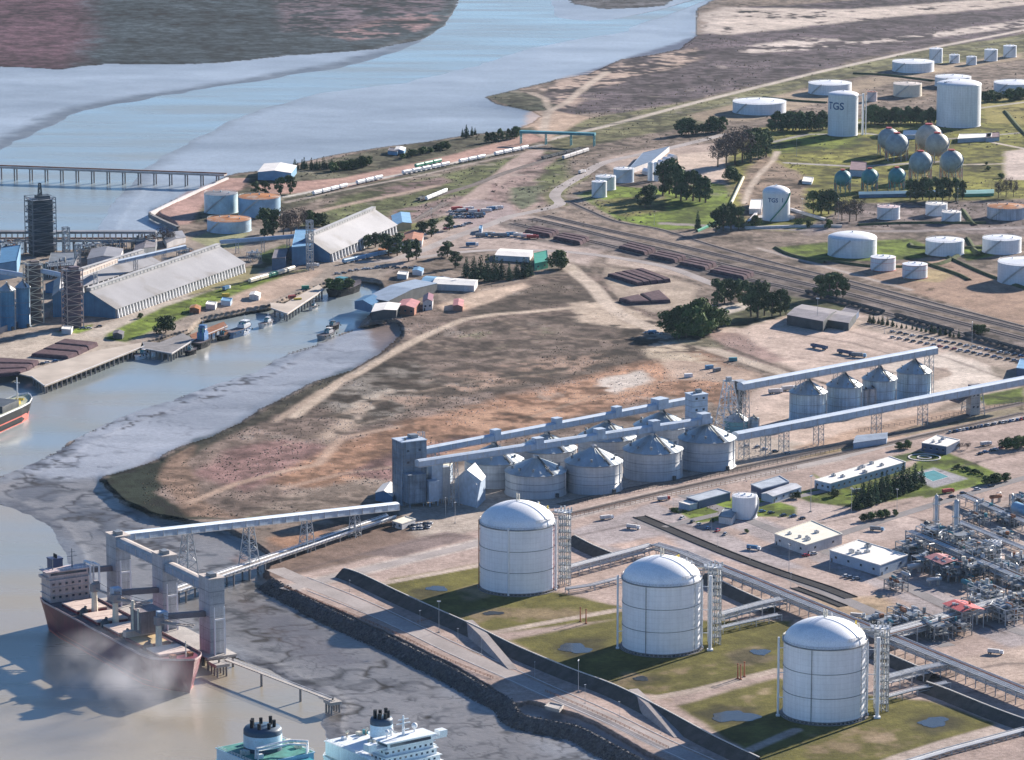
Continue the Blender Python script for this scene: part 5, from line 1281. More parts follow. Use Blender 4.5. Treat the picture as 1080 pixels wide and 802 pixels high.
m = MB(); m.tube([(80,0,17),(80,0,26)],[.5,.3],6); m.beam((80,-2,23),(80,2,23),.25); m.build('foremast', CREAM, ship)
for s in (-1,1):
    m = MB(); m.cb((74,s*5,15.6),(4,2.4,2.0)); m.tube([(74,s*5-2,16.8),(74,s*5+2,16.8)],.9,8); m.build('windlass', RUSTP, ship)
DKB = P('loader_box',(.22,.19,.20),.7,var=.2,streak=.3)
# ------------------------------------------------------------------ ship loader towers on the berth
def loader(u, tall, label, nxt=None):
    p = A0+su*u+sv*51
    # wall tower
    t = empty('ship_loader_tower', (p.x, p.y, 2.6), label, 'ship loader', srz, 'ship loader towers')
    m = MB(); m.cb((0,0,.2),(13.5,9,tall)); m.build('wall', TOWERC, t)
    m = MB(); m.cb((0,0,tall+.2),(14.3,9.8,.5)); m.build('roof', P('loader_roof',(.56,.50,.45),.8,var=.15), t)
    m = MB(); m.cb((2,-1,tall+.7),(5,4,2.0)); m.cb((-3.5,1.5,tall+.7),(2,2,1.3)); m.build('roof_machinery', STEELM, t)
    m = MB()
    for z in (0, 9, 18): m.beam((9.5,3,z),(9.5,3,z+9),.5); m.beam((9.5,-3,z),(9.5,-3,z+9),.5)
    m.beam((9.5,3,20),(9.5,-3,20),.8)
    for a in (-3,3): m.beam((9.5,a,.2),(9.5,a,20),.8)
    m.build('stair_frame', WHITE, t)
    m = MB()
    for k in range(1,6): m.cb((0,0,tall*k/6),(13.7,9.2,.25))
    m.build('floor_band', STEELM, t)
    # boom over the ship
    zb = tall*.52; m = MB()
    m.beam((0,-4,zb),(2,-30,zb+2),3.0,3.0); m.build('loading_boom', P('boom_steel',(.16,.15,.17),.6,var=.2), t)
    m = MB(); m.tube([(2,-31,zb+2),(2,-31,zb-4),(2,-33,14.5)],[1.5,1.2,1.0],10); m.build('loading_spout', STEELM, t)
    m = MB(); m.cb((2,-31,zb+1),(5,5,4.2)); m.build('boom_head', GALL, t)
    return t, p
z3 = 42
l3, p3 = loader(118, z3, 'tall grey loader tower nearest the bow, foremost of three')
l2, p2 = loader(58, z3, 'tall grey loader tower in the middle of the berth')
l1, p1 = loader(-4, z3-2, 'tall grey loader tower by the stern where the high gallery ends')
def berth_gallery(a, b, z, label):
    gallery((a.x, a.y, z), (b.x, b.y, z), 6.5, 5.0, label, roofm=P('loader_roof',(0,0,0)), group='berth galleries', wallm=P('berth_gallery_wall',(.26,.34,.44),.6,var=.12,streak=.2), lz=WREF)
berth_gallery(p1+su*5-sv*1.0, p2-su*3, 37.5, 'level gallery with a pale roof between the stern and middle loader towers')
berth_gallery(p2+su*5, p3-su*3, 36.5, 'level gallery with a pale roof between the middle and bow loader towers')
m = MB(); m.cb((0,0,0),(13,13,12)); m.cb((0,0,12),(14,14,.5)); bx = p3-sv*33-su*14
t = empty('loading_hood', (bx.x, bx.y, 15.5), 'brown loading hood with dust skirts hanging over the forward hold', 'loading hood', srz)
m.build('hood', DKB, t); m = MB(); m.tube([(-3,-6.6,0),(-3,-6.6,17)],.9,8); m.tube([(4,-6.6,2),(4,-6.6,14)],.7,8); m.build('dust_pipe', CREAM, t)
# berth deck on piles
t = empty('loading_berth', (p2.x, p2.y, WREF), 'concrete loading berth on piles beneath the loader towers', 'berth', srz)
m = MB(); m.box(-76,-9,4.4,72,9,5.6); m.build('deck', CONC, t)
k = 0
for x in range(-74, 74, 9):
    m = MB()
    for y in (-7.5,0,7.5): m.tube([(x,y,-4),(x,y,4.4)],.7,8)
    m.beam((x,-9,4.0),(x,9,4.0),1.2,.9); m.build('pile_bent', CONCD, t)
for x in range(-72, 74, 14):
    m = MB(); m.cb((x,-9.6,.4),(2.2,1.0,4.6)); m.build('fender', BLACKH, t)
# walkway and mooring dolphin
a, b = G(238, 700, 0), G(352, 744, 0)
a.z = b.z = 2.2
t = empty('mooring_walkway', a, 'thin pale walkway on slender posts from the berth to the dolphin', 'walkway')
d = b-a; m = MB(); m.beam((0,0,0), d, 1.8, .5); m.build('deck', CONC, t)
n = Vector((-d.y,d.x,0)).normalized(); m = MB()
for s in (-.9,.9): m.beam(n*s+Vector((0,0,1.3)), d+n*s+Vector((0,0,1.3)), .14)
m.build('railing', WHITE, t)
for f in (.34,.70):
    m = MB(); q = d*f; m.tube([(q.x,q.y,-9),(q.x,q.y,-.2)],.7,8); m.build('post', CONCD, t)
def dolphin(px, py, w, label):
    g = G(px, py); t = empty('mooring_dolphin', (g.x,g.y,WREF), label, 'dolphin', srz)
    m = MB(); m.cb((0,0,3.6),(w,w*.8,1.6)); m.build('cap', CONC, t)
    for sx in (-1,0,1):
        for sy in (-1,1): m = MB(); m.tube([(sx*w*.36,sy*w*.27,-4),(sx*w*.36,sy*w*.27,3.6)],.6,8); m.build('pile', CONCD, t)
    m = MB(); m.tube([(0,0,5.2),(0,0,6.4)],.5,8); m.tube([(0,0,6.4),(0,0,6.6)],.8,8); m.build('bollard', STEELD, t)
dolphin(351, 743, 8.5, 'concrete mooring dolphin on piles at the end of the thin walkway')
dolphin(231, 703, 10, 'concrete dolphin on piles at the bow end of the berth')
# ------------------------------------------------------------------ gas carriers cut by the lower edge
gu = Vector((.6,-.8)); gz = math.atan2(gu.y, gu.x)
SHW = P('ship_white', (.74,.78,.80), .45, var=.05, streak=.12); SHB = P('ship_pale_blue', (.45,.66,.78), .45, var=.08)
SHL = P('ship_ice_white', (.66,.73,.78), .45, var=.06); SHT = P('ship_teal', (.06,.30,.36), .5, var=.12); GDK = P('ship_gear_deck', (.40,.46,.44), .7, var=.3, scale=.5)
def gas_carrier(c, label, bridge, funnel_y, hullm, fr=6.2):
    t = empty('gas_carrier', (c.x, c.y, WREF), label, 'ship', gz, 'gas carriers')
    S = [(-40,14,5,20,0),(-36,18,12,20,0),(-20,21,20,20,0),(60,22,22,20,0),(200,22,22,20,0),(225,16,12,21,1),(240,6,2,22,3),(246,.4,.3,22.5,5)]
    V, F = hull_loft(S, -3.6); MB().add(V, F).build('hull', hullm, t)
    m = MB(); dk = [(x,bd-.6,zd+.06) for x,bd,bw,zd,xo in S if x < 230]; m.add([(x,s*y,z) for x,y,z in dk for s in (-1,1)], [(i*2,i*2+1,i*2+3,i*2+2) for i in range(len(dk)-1)]); m.build('deck', DECKG if not bridge else GDK, t)
    m = MB(); m.cb((-18,0,20),(34,34,7)); m.cb((-18,0,27),(35,35,.4)); o = m.build('deck_house', SHB if not bridge else SHW, t)
    m = MB(); m.cb((-18,0,27.4),(34,34,.1)); m.build('deck', DECKG if not bridge else SHW, o)
    # funnel
    m = MB(); m.lathe([(fr,27),(fr,29.5)], 28, c=(-20,funnel_y,0)); m.lathe([(fr,35.5),(fr,37.5),(fr*.92,38.6),(.1,38.8)], 28, c=(-20,funnel_y,0)); f_ = m.build('funnel', P('funnel_dark',(.03,.07,.12),.5), t)
    m = MB(); m.lathe([(fr+.05,29.5),(fr+.05,35.5)], 28, c=(-20,funnel_y,0)); m.build('funnel_band', P('funnel_band_paint',(.50,.68,.80),.5), f_)
    for k in range(7):
        m = MB(); a = k*.9; x, y = -20+math.cos(a)*fr*.6, funnel_y+math.sin(a)*fr*.6; m.tube([(x,y,38),(x,y,41.5+k%3*.6)],.9,8); m.build('exhaust_pipe', BLACKH, f_)
    rnd = random.Random(int(c.x))
    for k in range(16):
        m = MB(); x, y = rnd.uniform(-33,-3), rnd.uniform(-15,15)
        if abs(x+20) < fr+2 and abs(y-funnel_y) < fr+2: continue
        if k % 3: m.cb((x,y,27.5),(rnd.uniform(1.5,3.5),rnd.uniform(1.5,3),rnd.uniform(1,2.8)))
        else: m.tube([(x,y,27.5),(x,y,30),(x+1.4,y,31)],.7,8)
        m.build('deck_fitting', [SHW,GDK,SHT,CREAM][k%4], o)
    for s in (-1,1):
        m = MB()
        for k in range(14): m.beam((-34+k*2.5,s*17,27.4),(-34+k*2.5,s*17,28.7),.12)
        for z in (28,28.7): m.beam((-34,s*17,z),(-1,s*17,z),.12)
        m.build('railing', WHITE, o)
    if bridge:
        for k in range(4):
            m = MB(); m.cb((8-k*.8,0,20+k*3.3),(17-k*1.2,34-k*2,3.1)); m.cb((8-k*.8,0,23.1+k*3.3),(18-k*1.2,36-k*2,.2)); a = m.build('accommodation_deck', SHW, t)
            for j in range(9):
                w = MB(); w.cb((8-k*.8+(17-k*1.2)/2+.06,-13+j*3.2,21.2+k*3.3),(.15,1.2,1.0)); w.build('window', GLASS, a)
            for j in range(4):
                w = MB(); w.cb((2+j*3.4,-(34-k*2)/2-.06,21.2+k*3.3),(1.1,.15,1.0)); w.build('window', GLASS, a)
        m = MB(); m.cb((8,0,33.4),(10,26,3.2)); m.cb((8.5,0,33.2),(5,46,1.0)); m.cb((8,0,36.6),(12,30,.35)); b = m.build('bridge', SHW, t)
        w = MB(); w.cb((13.06,0,34.4),(.2,24,1.4)); w.cb((8,-13.06,34.4),(8,.2,1.4)); w.build('window', GLASS, b)
        for s in (-1,1):
            w = MB(); w.cb((9,s*21,34.2),(4.5,4.5,2.6)); w.build('wing_cab', SHW, b)
        m = MB(); m.tube([(7,0,36.9),(7,0,47)],[.8,.4],8); m.beam((7,-4,43),(7,4,43),.5); m.beam((7,-3,45),(7,3,45),.4); m.beam((9,-2,40.5),(9,2,40.5),.5,.4); m.build('radar_mast', SHW, b)
        for (x, y, r_) in ((5,8,1.5),(6,-9,1.2),(4,-5,1.0)):
            m = MB(); m.tube([(x,y,36.9),(x,y,39)],.4,8); m.lathe([(max(r_*math.cos(a),.02),40+r_*math.sin(a)) for a in [math.pi*(i/10-.5) for i in range(11)]], 16, c=(x,y,0)); m.build('radome', WHITE, b)
        for s in (-1,1):
            m = MB(); m.tube([(-2,s*18.5,28),(7,s*18.5,28)],1.5,10); m.build('lifeboat', SHW, t)
    else:
        m = MB(); m.tube([(-8,-12,27.5),(-8,-12,33),(-8,8,33),(-2,14,33),(-2,14,27.5)],.7,8); m.tube([(-6,-12,27.5),(-6,-12,32),(-6,6,32),(0,12,32),(0,12,27.5)],.5,8); m.build('pipe_loop', SHW, t)
        m = MB(); m.cb((6,0,20),(14,26,5)); m.cb((6,0,25),(15,27,.3)); m.build('engine_casing', SHT, t)
    for i in range(3):
        m = MB(); x = 48+i*55; m.lathe([(20*math.cos(a),20+20*math.sin(a)*.5) for a in [math.pi/2*k/8 for k in range(9)]], 32, c=(x,0,0)); m.build('cargo_tank_cover', SHB, t)
    return t
q = Vector(GN(428, 783, 31)); gas_carrier(q-gu*9, 'white gas carrier with a wide bridge and dark funnel cut by the lower edge', True, 6, SHL, 5.6)
q = Vector(GN(277, 770, 34)); gas_carrier(q+gu*20-Vector((-gu.y,gu.x))*0, 'teal decked gas carrier showing a round pale blue funnel with black pipes', False, 0, SHT, 9.4)
# ------------------------------------------------------------------ piers of the far basin
def pier(p0, p1, z, w, label, posts, spacing_name='pile_bent', deck=CONC, par=True):
    a, b = G(*p0, 0), G(*p1, 0); a.z = b.z = z; d = b-a; L = d.length; u = d.normalized(); n = Vector((-u.y,u.x,0))
    t = empty('pier', a, label, 'pier')
    m = MB(); m.beam((0,0,0), d, w, 1.2); m.build('deck', deck, t)
    for k in range(posts):
        f = (k+.5)/posts; m = MB(); q = d*f
        for s in (-w*.36, w*.36): e = q+n*s; m.tube([(e.x,e.y,-z-6),(e.x,e.y,-.5)],.75,6)
        m.beam(q+n*w*.45+Vector((0,0,-.9)), q-n*w*.45+Vector((0,0,-.9)), 1.2, .9); m.build(spacing_name, CONCD, t)
    if par:
        m = MB()
        for s in (-w*.46, w*.46): m.beam(n*s+Vector((0,0,1.1)), d+n*s+Vector((0,0,1.1)), .4, .9)
        m.build('parapet', PLAST, t)
        m = MB(); m.tube([n*w*.3+Vector((0,0,1.2)), d+n*w*.3+Vector((0,0,1.2))],.5,6); m.build('pipe', RUSTP, t)
    return t, a, u, n, L
pier((-40,183), (238,193), 7.5, 10, 'long road pier on paired piles crossing the estuary behind the port', 17, deck=P('pier_deck',(.42,.37,.34),.9))
pt_, pa_, pu, pn, pl_ = pier((-60,262), (165,262), 7.0, 13, 'second long pier with a covered conveyor in front of the far road pier', 22)
m = MB()
for k in range(38):
    q = pu*(pl_*k/37)
    for s in (-3,3): e = q+pn*s; m.beam((e.x,e.y,.6),(e.x,e.y,6.5),.5)
m.beam(Vector((0,0,7.2)), pu*pl_+Vector((0,0,7.2)), 8, 2.0); m.build('conveyor_housing', ROOFG, pt_)
# ------------------------------------------------------------------ quays
def quay(pts, back, z, label, name='quay', posts=20, deckm=P('quay_deck',(.46,.40,.34),.9,var=.14,scale=.06)):
    f = [Vector(GN(x,y,0)) for x,y in pts]; bk = [Vector(GN(x,y,0)) for x,y in back]
    c = sum(f, Vector((0,0)))/len(f); t = empty(name, (c.x,c.y,0), label, 'quay')
    m = MB(); poly = [(p.x-c.x,p.y-c.y) for p in f+bk[::-1]]; m.prism(poly, z-.9, z); m.build('deck', deckm, t)
    L = sum((f[i+1]-f[i]).length for i in range(len(f)-1)); m2 = MB()
    for i in range(len(f)-1): a, b = f[i]-c, f[i+1]-c; m2.beam((a.x,a.y,z+.25),(b.x,b.y,z+.25),.6,.5)
    m2.build('kerb', PLAST, t)
    for k in range(posts):
        s = L*(k+.5)/posts; i = 0
        while s > (f[i+1]-f[i]).length: s -= (f[i+1]-f[i]).length; i += 1
        d = (f[i+1]-f[i]).normalized(); p = f[i]+d*s-c; nn = Vector((-d.y,d.x)); nn = nn if nn.y > 0 else -nn
        m = MB(); p = p+nn*.9; m.tube([(p.x,p.y,-8),(p.x,p.y,z-.9)],.8,6); m.build('pile', CONCD, t)
    return t
quay([(33,399),(47,409),(100,388),(152,367)], [(20,396),(60,384),(105,371),(150,363)], 1.2, 'concrete quay with a pale edge on dark piles before the stockpiles', posts=26)
quay([(148,369),(181,375),(205,360)], [(150,362),(168,363),(193,353)], 1.2, 'concrete jetty by the big round tree, shade painted into its dark deck', posts=14, deckm=CONCD)  # shade over this jetty is put into the deck as darker concrete
quay([(286,327),(303,333),(342,307)], [(285,321),(300,322),(336,302)], 1.3, 'concrete quay with pale edge and yellow cargo beyond the tugs', posts=16)
quay([(204,360),(240,345)], [(200,354),(236,340)], .6, 'low timber landing behind the tugs', 'landing', posts=8, deckm=RUSTP)
# ------------------------------------------------------------------ small ships
def boat(px, py, L, B, rz, label, hullm, housem, house_x=-.15, deckm=DECK, cat='tug', name='tug_boat', h=3.2, house_h=5):
    g = G(px, py); t = empty(name, (g.x,g.y,WREF), label, cat, rz, 'harbour craft')
    S = [(-L/2,B*.38,B*.25,h,0),(-L*.42,B*.48,B*.42,h*.95,0),(0,B/2,B*.48,h*.9,0),(L*.28,B*.45,B*.38,h*1.1,.3),(L*.42,B*.25,B*.15,h*1.35,.8),(L/2,.15,.1,h*1.55,1.2)]
    V, F = hull_loft(S, -3.4); MB().add(V, F).build('hull', hullm, t)
    m = MB(); m.add([(x,s*(bd-.2),zd+.05) for x,bd,bw,zd,xo in S for s in (-1,1)], [(i*2,i*2+1,i*2+3,i*2+2) for i in range(len(S)-1)]); m.build('deck', deckm, t)
    m = MB(); m.cb((L*-house_x*0+L*house_x,0,h),(L*.28,B*.62,house_h*.55)); m.cb((L*house_x+L*.04,0,h+house_h*.55),(L*.16,B*.5,house_h*.45)); m.cb((L*house_x+L*.04,0,h+house_h),(L*.18,B*.56,.25)); o = m.build('deck_house', housem, t)
    w = MB(); w.cb((L*house_x+L*.04,0,h+house_h*.72),(L*.163,B*.51,.8)); w.build('window', GLASS, o)
    m = MB(); m.tube([(L*house_x+L*.03,0,h+house_h),(L*house_x+L*.03,0,h+house_h+5)],[.25,.1],6); m.beam((L*house_x+L*.03,-1.2,h+house_h+3),(L*house_x+L*.03,1.2,h+house_h+3),.15); m.build('mast', WHITE, t)
    m = MB(); m.tube([(L*house_x-L*.12,B*.16,h),(L*house_x-L*.12,B*.16,h+house_h*.9)],.7,8); m.tube([(L*house_x-L*.12,-B*.16,h),(L*house_x-L*.12,-B*.16,h+house_h*.9)],.7,8); m.build('funnel', TEAL, t)
    for k in range(4):
        m = MB(); x = -L*.4+k*L*.24; m.tube([(x,-B*.5-.1,h*.55),(x,-B*.5-.5,h*.55)],.6,10); m.build('fender', TYRE, t)
    return t
hz = heading((228,357),(278,342))
boat(252, 347, 34, 10, hz, 'blue hulled tug with a white wheelhouse toward the basin entrance', P('tug_blue',(.03,.10,.22),.4), WHITE, .22)
boat(213, 359, 26, 10, hz+.15, 'dark blue tug with a tall blue wheelhouse by the short jetty', BLACKH, P('tug_house_blue',(.05,.16,.36),.5), .05, house_h=11)
boat(202, 367, 14, 5, hz, 'small dark launch moored ahead of the blue tug', BLACKH, STEELM, -.1, cat='boat', name='harbour_launch', h=1.6, house_h=2.6)
boat(345, 350, 22, 8, hz, 'small grey work boat moored at the finger jetty', STEELM, PLAST, .1, cat='boat', name='work_boat', h=2.0, house_h=3.4)
boat(352, 341, 16, 6, hz, 'small dark work boat behind the grey one at the finger jetty', BLACKH, STEELM, -.1, cat='boat', name='work_boat', h=1.8, house_h=3)
boat(331, 320, 12, 4, hz, 'small pale skiff beside the quay with yellow cargo', PLAST, WHITE, 0, cat='boat', name='skiff', h=1.2, house_h=1.6)
boat(365, 303, 44, 15, hz, 'dark dredger moored against the dark quay at the basin head', BLACKH, TEAL, -.2, cat='ship', name='dredger', h=4, house_h=8)
# bow of the moored coaster at the left edge
g = G(8, 438); hb = heading((-40,436),(34,404)); t = empty('coaster', (g.x,g.y,WREF), 'black hulled ship with red waterline and white rail cut by the left edge', 'ship', hb)
S = [(-70,11,11,9,0),(0,11,11,9,0),(14,10.5,9,9.4,.5),(24,7.5,5,10.4,1.6),(30,3.4,1.2,11.2,2.8),(32.5,.3,.2,11.6,3.6)]
V, F = hull_loft(S, -3.6); MB().add(V, F).build('hull', BLACKH, t)
b = MB(); V2 = []
for x, bd, bw, zd, xo in S: V2 += [(x-xo*.62, bw+(bd-bw)*.3+.08, 3.6), (x-xo*.95, bw*.95+.08, -3.2), (x-xo*.62, -bw-(bd-bw)*.3-.08, 3.6), (x-xo*.95, -bw*.95-.08, -3.2)]
b.add(V2, [q for i in range(len(S)-1) for q in ((i*4,i*4+1,i*4+5,i*4+4),(i*4+3,i*4+2,i*4+6,i*4+7))]); b.build('boot_topping', P('bright_red_boot',(.62,.13,.10),.5), t)
m = MB(); m.add([(x,s*(bd-.3),zd+.05) for x,bd,bw,zd,xo in S for s in (-1,1)], [(i*2,i*2+1,i*2+3,i*2+2) for i in range(len(S)-1)]); m.build('deck', P('forecastle_deck',(.42,.44,.32),.8), t)
m = MB()
for s in (-1,1):
    pts = [(x,s*bd,zd) for x,bd,bw,zd,xo in S]
    for i in range(len(pts)-1): m.beam((pts[i][0],pts[i][1],pts[i][2]+.6),(pts[i+1][0],pts[i+1][1],pts[i+1][2]+.6),.3,1.1)
m.build('bulwark', WHITE, t)
m = MB(); m.tube([(16,0,9.4),(16,0,27)],[.7,.4],8); m.beam((16,-2,23),(16,2,23),.3); m.build('foremast', WHITE, t)
m = MB(); m.cb((-10,0,9),(26,15,5)); m.build('hatch', STEELD, t)
m = MB(); m.cb((8,0,9),(6,10,2.5)); m.tube([(20,-3,10.5),(20,3,10.5)],.9,8); m.build('windlass', YELLOW, t)
# ------------------------------------------------------------------ port sheds, towers and silos
def long_shed(ridge0, ridge1, eave_half, wall_h, ridge_h, label, seed, wallm=PLAST, gablem=BLUEC, posts=40, name='storage_shed'):
    a, b = Vector(GN(*ridge0, 0)), Vector(GN(*ridge1, 0)); d = (b-a); L = d.length; rz = math.atan2(d.y, d.x)
    t = empty(name, (a.x,a.y,0), label, 'shed', rz, 'long grain sheds'); w = eave_half
    m = MB(); m.add([(0,-w,0),(L,-w,0),(L,w,0),(0,w,0),(0,-w,wall_h),(L,-w,wall_h),(L,w,wall_h),(0,w,wall_h)], [(0,1,5,4),(2,3,7,6)]); m.build('wall', STEELM, t)
    m = MB(); m.add([(x,y,z) for x in (0,L) for y,z in ((-w,0),(-w,wall_h),(0,ridge_h),(w,wall_h),(w,0))], [(0,1,2,3,4),(9,8,7,6,5)]); m.build('gable', gablem, t)
    m = MB()
    for s in (-1,1):
        vs = [(-.8,s*(w+1.2),wall_h-.35),(L+.8,s*(w+1.2),wall_h-.35),(L+.8,0,ridge_h+.25),(-.8,0,ridge_h+.25)]; m.add(vs+[(x,y,z+.25) for x,y,z in vs], [(0,1,2,3),(4,5,6,7),(0,1,5,4),(1,2,6,5),(2,3,7,6),(3,0,4,7)])
    ro = m.build('roof', ROOFG, t)
    m = MB(); m.box(0,-1.6,ridge_h,L,1.6,ridge_h+2.4)
    for k in range(int(L/6)): m.box(k*6+1,-1.9,ridge_h+.6,k*6+3.5,-1.55,ridge_h+2)
    m.box(0,-2,ridge_h+2.4,L,2,ridge_h+2.7); m.build('ridge_conveyor', P('ridge_housing',(.40,.40,.40),.7,var=.2), ro)
    for k in range(posts):
        x = L*(k+.5)/posts; m = MB(); m.add([(x-.6,-w-.1,0),(x+.6,-w-.1,0),(x+.6,-w-2.2,0),(x-.6,-w-2.2,0),(x-.6,-w-.1,wall_h),(x+.6,-w-.1,wall_h),(x+.6,-w-.9,wall_h),(x-.6,-w-.9,wall_h)], [(4,5,6,7),(0,1,5,4),(1,2,6,5),(2,3,7,6),(3,0,4,7)]); m.build('buttress', WHITE, t)
    return t
# ridge feet found from the eaves: near wall line is at the photographed wall foot
def shed_from_wall(w0, w1, half, wall_h, ridge_h, label, posts, **k):
    a, b = Vector(GN(*w0,0)), Vector(GN(*w1,0)); d = (b-a).normalized(); n = Vector((-d.y,d.x)); n = n if n.y > 0 else -n
    def pxof(p):
        # inverse mapping is not needed: build from world points
        return p
    global GN_
    return a+n*half, b+n*half
def mk_shed(w0, w1, half, wall_h, ridge_h, label, posts, **k):
    a, b = shed_from_wall(w0, w1, half, wall_h, ridge_h, label, posts)
    old = globals()['GN']
    it = iter((a, b)); globals()['GN'] = lambda *z: next(it)
    try: t = long_shed((0,0),(0,0),half,wall_h,ridge_h,label,1,posts=posts,**k)
    finally: globals()['GN'] = old
    return t
mk_shed((122,336), (258,287), 24, 7.5, 20, 'very long grey roofed grain shed with white buttresses along the quay road', 44)
mk_shed((348,277), (418,246), 21, 7.5, 20, 'tall grey roofed grain shed with a dark blue gable behind the basin', 22)
mk_shed((84,312), (168,285), 16, 7, 14, 'plain grey roofed shed tucked behind the very long grain shed', 16)
quad_building([(308,281),(330,279),(333,262),(312,262)], 16, 'annex_building', 'dark blue clad annex beside the blue gable', 'building', BLUEC, BLUEL)
t, ro, q = quad_building([(287,285),(301,284),(304,274),(290,275)], 9.5, 'pump_house', 'small dark blue block with a brick side between the sheds', 'building', P('pump_house_wall',(.10,.16,.24),.7), ROOFD, wins=[(1,3,2)])
quad_building([(415,245),(434,242),(432,231),(413,234)], 5.5, 'small_shed', 'small yellow walled shed with a blue roof behind the tall grain shed', 'shed', P('ochre_wall',(.48,.38,.22),.8), BLUEL, flat=False, ridge=2)
quad_building([(272,190),(307,191),(313,183),(279,181)], 7.5, 'pier_warehouse', 'white roofed warehouse with blue walls at the pier root', 'warehouse', BLUEL, ROOFW, flat=False, ridge=2.0)
def scaffold_tower(px, py, w, top, label, mt, infill=None, mastpx=0):
    h = HT(px, py, py-top); t = empty('headhouse_tower', G(px,py), label, 'tower', R(25), 'port headhouse towers')
    m = MB(); lattice(m, w, w, 0, h, max(6,int(h/4.5)), .6); m.build('frame', mt, t)
    if infill: m = MB(); m.cb((0,0,0),(w*.8,w*.8,h*.96)); m.cb((w*.1,0,h*.96),(w*.5,w*.5,h*.06)); m.build('core', infill, t)
    for k in range(1,6): m = MB(); m.cb((0,0,h*k/5.2),(w+.8,w+.8,.3)); m.build('landing', STEELM, t)
    if mastpx:
        m = MB(); lattice(m, 3, 1.6, h, h+HT(px,py,mastpx), 5, .5); m.build('mast', STEELD, t)
    return t
scaffold_tower(43.5, 268, 21, 208, 'dark scaffolded tower with a top mast standing before the second pier', STEELM, P('dark_tower_core',(.035,.055,.075),.6,var=.3), 14)
scaffold_tower(36, 340, 12, 277, 'cream braced headhouse tower beside the far left silos', CREAM, P('brown_core',(.12,.10,.10),.7), 0)
scaffold_tower(77, 345, 13, 283, 'pinkish braced headhouse tower in front of the grain shed gable', P('pink_steel',(.46,.36,.33),.6), P('plum_core',(.10,.08,.11),.7), 0)
scaffold_tower(70, 270, 5, 240, 'thin lattice mast behind the port conveyors, left of two', GALV)
scaffold_tower(327, 285, 4.5, 233, 'thin pale lattice mast against the blue gable', GALV)
scaffold_tower(82, 282, 4, 258, 'thin lattice mast behind the port conveyors, right of two', GALV)
BS = P('blue_silo_paint',(.10,.26,.40),.5,var=.15,streak=.2)
silo(8, 17, 306, 299, 349, 'round blue grain silo at the left edge of the port', BS, SILOR, 'blue port silos', nv=4)
silo(25, 15, 303, 296, 346, 'round blue grain silo beside the cream headhouse tower', BS, SILOR, 'blue port silos', nv=4)
silo(-8, 16, 309, 302, 353, 'round blue grain silo cut by the left frame edge', BS, SILOR, 'blue port silos', nv=4)
quad_building([(0,296),(18,293),(22,276),(2,279)], 14, 'storage_block', 'bright blue walled block at the left edge behind the silos', 'building', BLUEL, BLUEC)
quad_building([(56,335),(70,334),(72,318),(58,318)], 17, 'storage_block', 'teal blue block wedged between the two headhouse towers', 'building', BLUEC, ROOFG, flat=False, ridge=4)
quad_building([(50,292),(78,290),(84,276),(54,277)], 8, 'storage_block', 'low dark block below the dark scaffolded tower', 'building', ROOFD, STEELM)
quad_building([(92,281),(126,279),(130,270),(97,270)], 6, 'storage_block', 'low white roofed block behind the port conveyor', 'building', PLAST, ROOFG, flat=False, ridge=2)
quad_building([(140,275),(164,268),(166,260),(144,263)], 6, 'storage_block', 'low grey cluttered workshop at the shed corner', 'building', STEELM, ROOFD, flat=False, ridge=2)
quad_building([(176,262),(196,256),(192,249),(172,255)], 4.5, 'storage_block', 'low pale workshop by the far port road', 'building', PLAST, ROOFG, flat=False, ridge=1.5)
gallery(atz(78,294,345), atz(122,277,300), 3.4, 3.2, 'brown port conveyor climbing from the pinkish tower', group='port conveyors', wallm=P('brown_gallery',(.36,.30,.26),.7), roofm=P('brown_gallery',(0,0,0)), legs=((.5,3,4,.3),))
gallery(atz(0,288,335), atz(30,293,338), 3.0, 3.0, 'short port conveyor joining the cream tower to the left edge', group='port conveyors', legs=())
gallery(atz(42,287,340), atz(76,294,345), 3.0, 3.0, 'short port conveyor between the two headhouse towers', group='port conveyors', legs=())
gallery(atz(120,279,300), atz(195,262,285), 3.0, 3.0, 'long thin port conveyor running along the shed roof', group='port conveyors', legs=((.3,3,3,.3),(.7,3,3,.3)))
gallery(atz(232,257,268), atz(322,250,266), 3.0, 3.0, 'long thin bluish conveyor between the two grain sheds', group='port conveyors', legs=((.2,3,2,.3),(.5,3,2,.3),(.8,3,2,.3)))
# walls, stockpiles, sheds of the basin head
def slab_heap(pts, h, label, name='stockpile', mt=STOCK, group='dark covered stockpiles', rows_=4):
    g = [Vector(GN(x,y,0)) for x,y in pts]; c = sum(g, Vector((0,0)))/4; g = [p-c for p in g]
    t = empty(name, (c.x,c.y,0), label, 'stockpile', group=group)
    for r_ in range(rows_):
        a, b = r_/rows_+.012, (r_+1)/rows_-.012; q = [g[0].lerp(g[3],a), g[1].lerp(g[2],a), g[1].lerp(g[2],b), g[0].lerp(g[3],b)]
        m = MB(); cc = sum(q, Vector((0,0)))/4; hh = h*(1+.08*((r_*37)%5-2)/2)
        vs = [(p.x,p.y,0) for p in q]+[(p.x+(cc.x-p.x)*.05,p.y+(cc.y-p.y)*.05,hh*.85) for p in q]+[(p.x+(cc.x-p.x)*.2,p.y+(cc.y-p.y)*.2,hh) for p in q]
        m.add(vs, [(i,(i+1)%4,4+(i+1)%4,4+i) for i in range(4)]+[(4+i,4+(i+1)%4,8+(i+1)%4,8+i) for i in range(4)]+[(8,9,10,11)]); m.build('row', mt, t)
    return t
slab_heap([(32,377),(72,380),(104,365),(68,361)], 3.2, 'flat dark stockpile on the quay nearest the grain shed', rows_=3)
slab_heap([(-20,400),(22,396),(42,384),(-5,381)], 3.2, 'flat dark stockpile on the quay at the left edge', rows_=3)
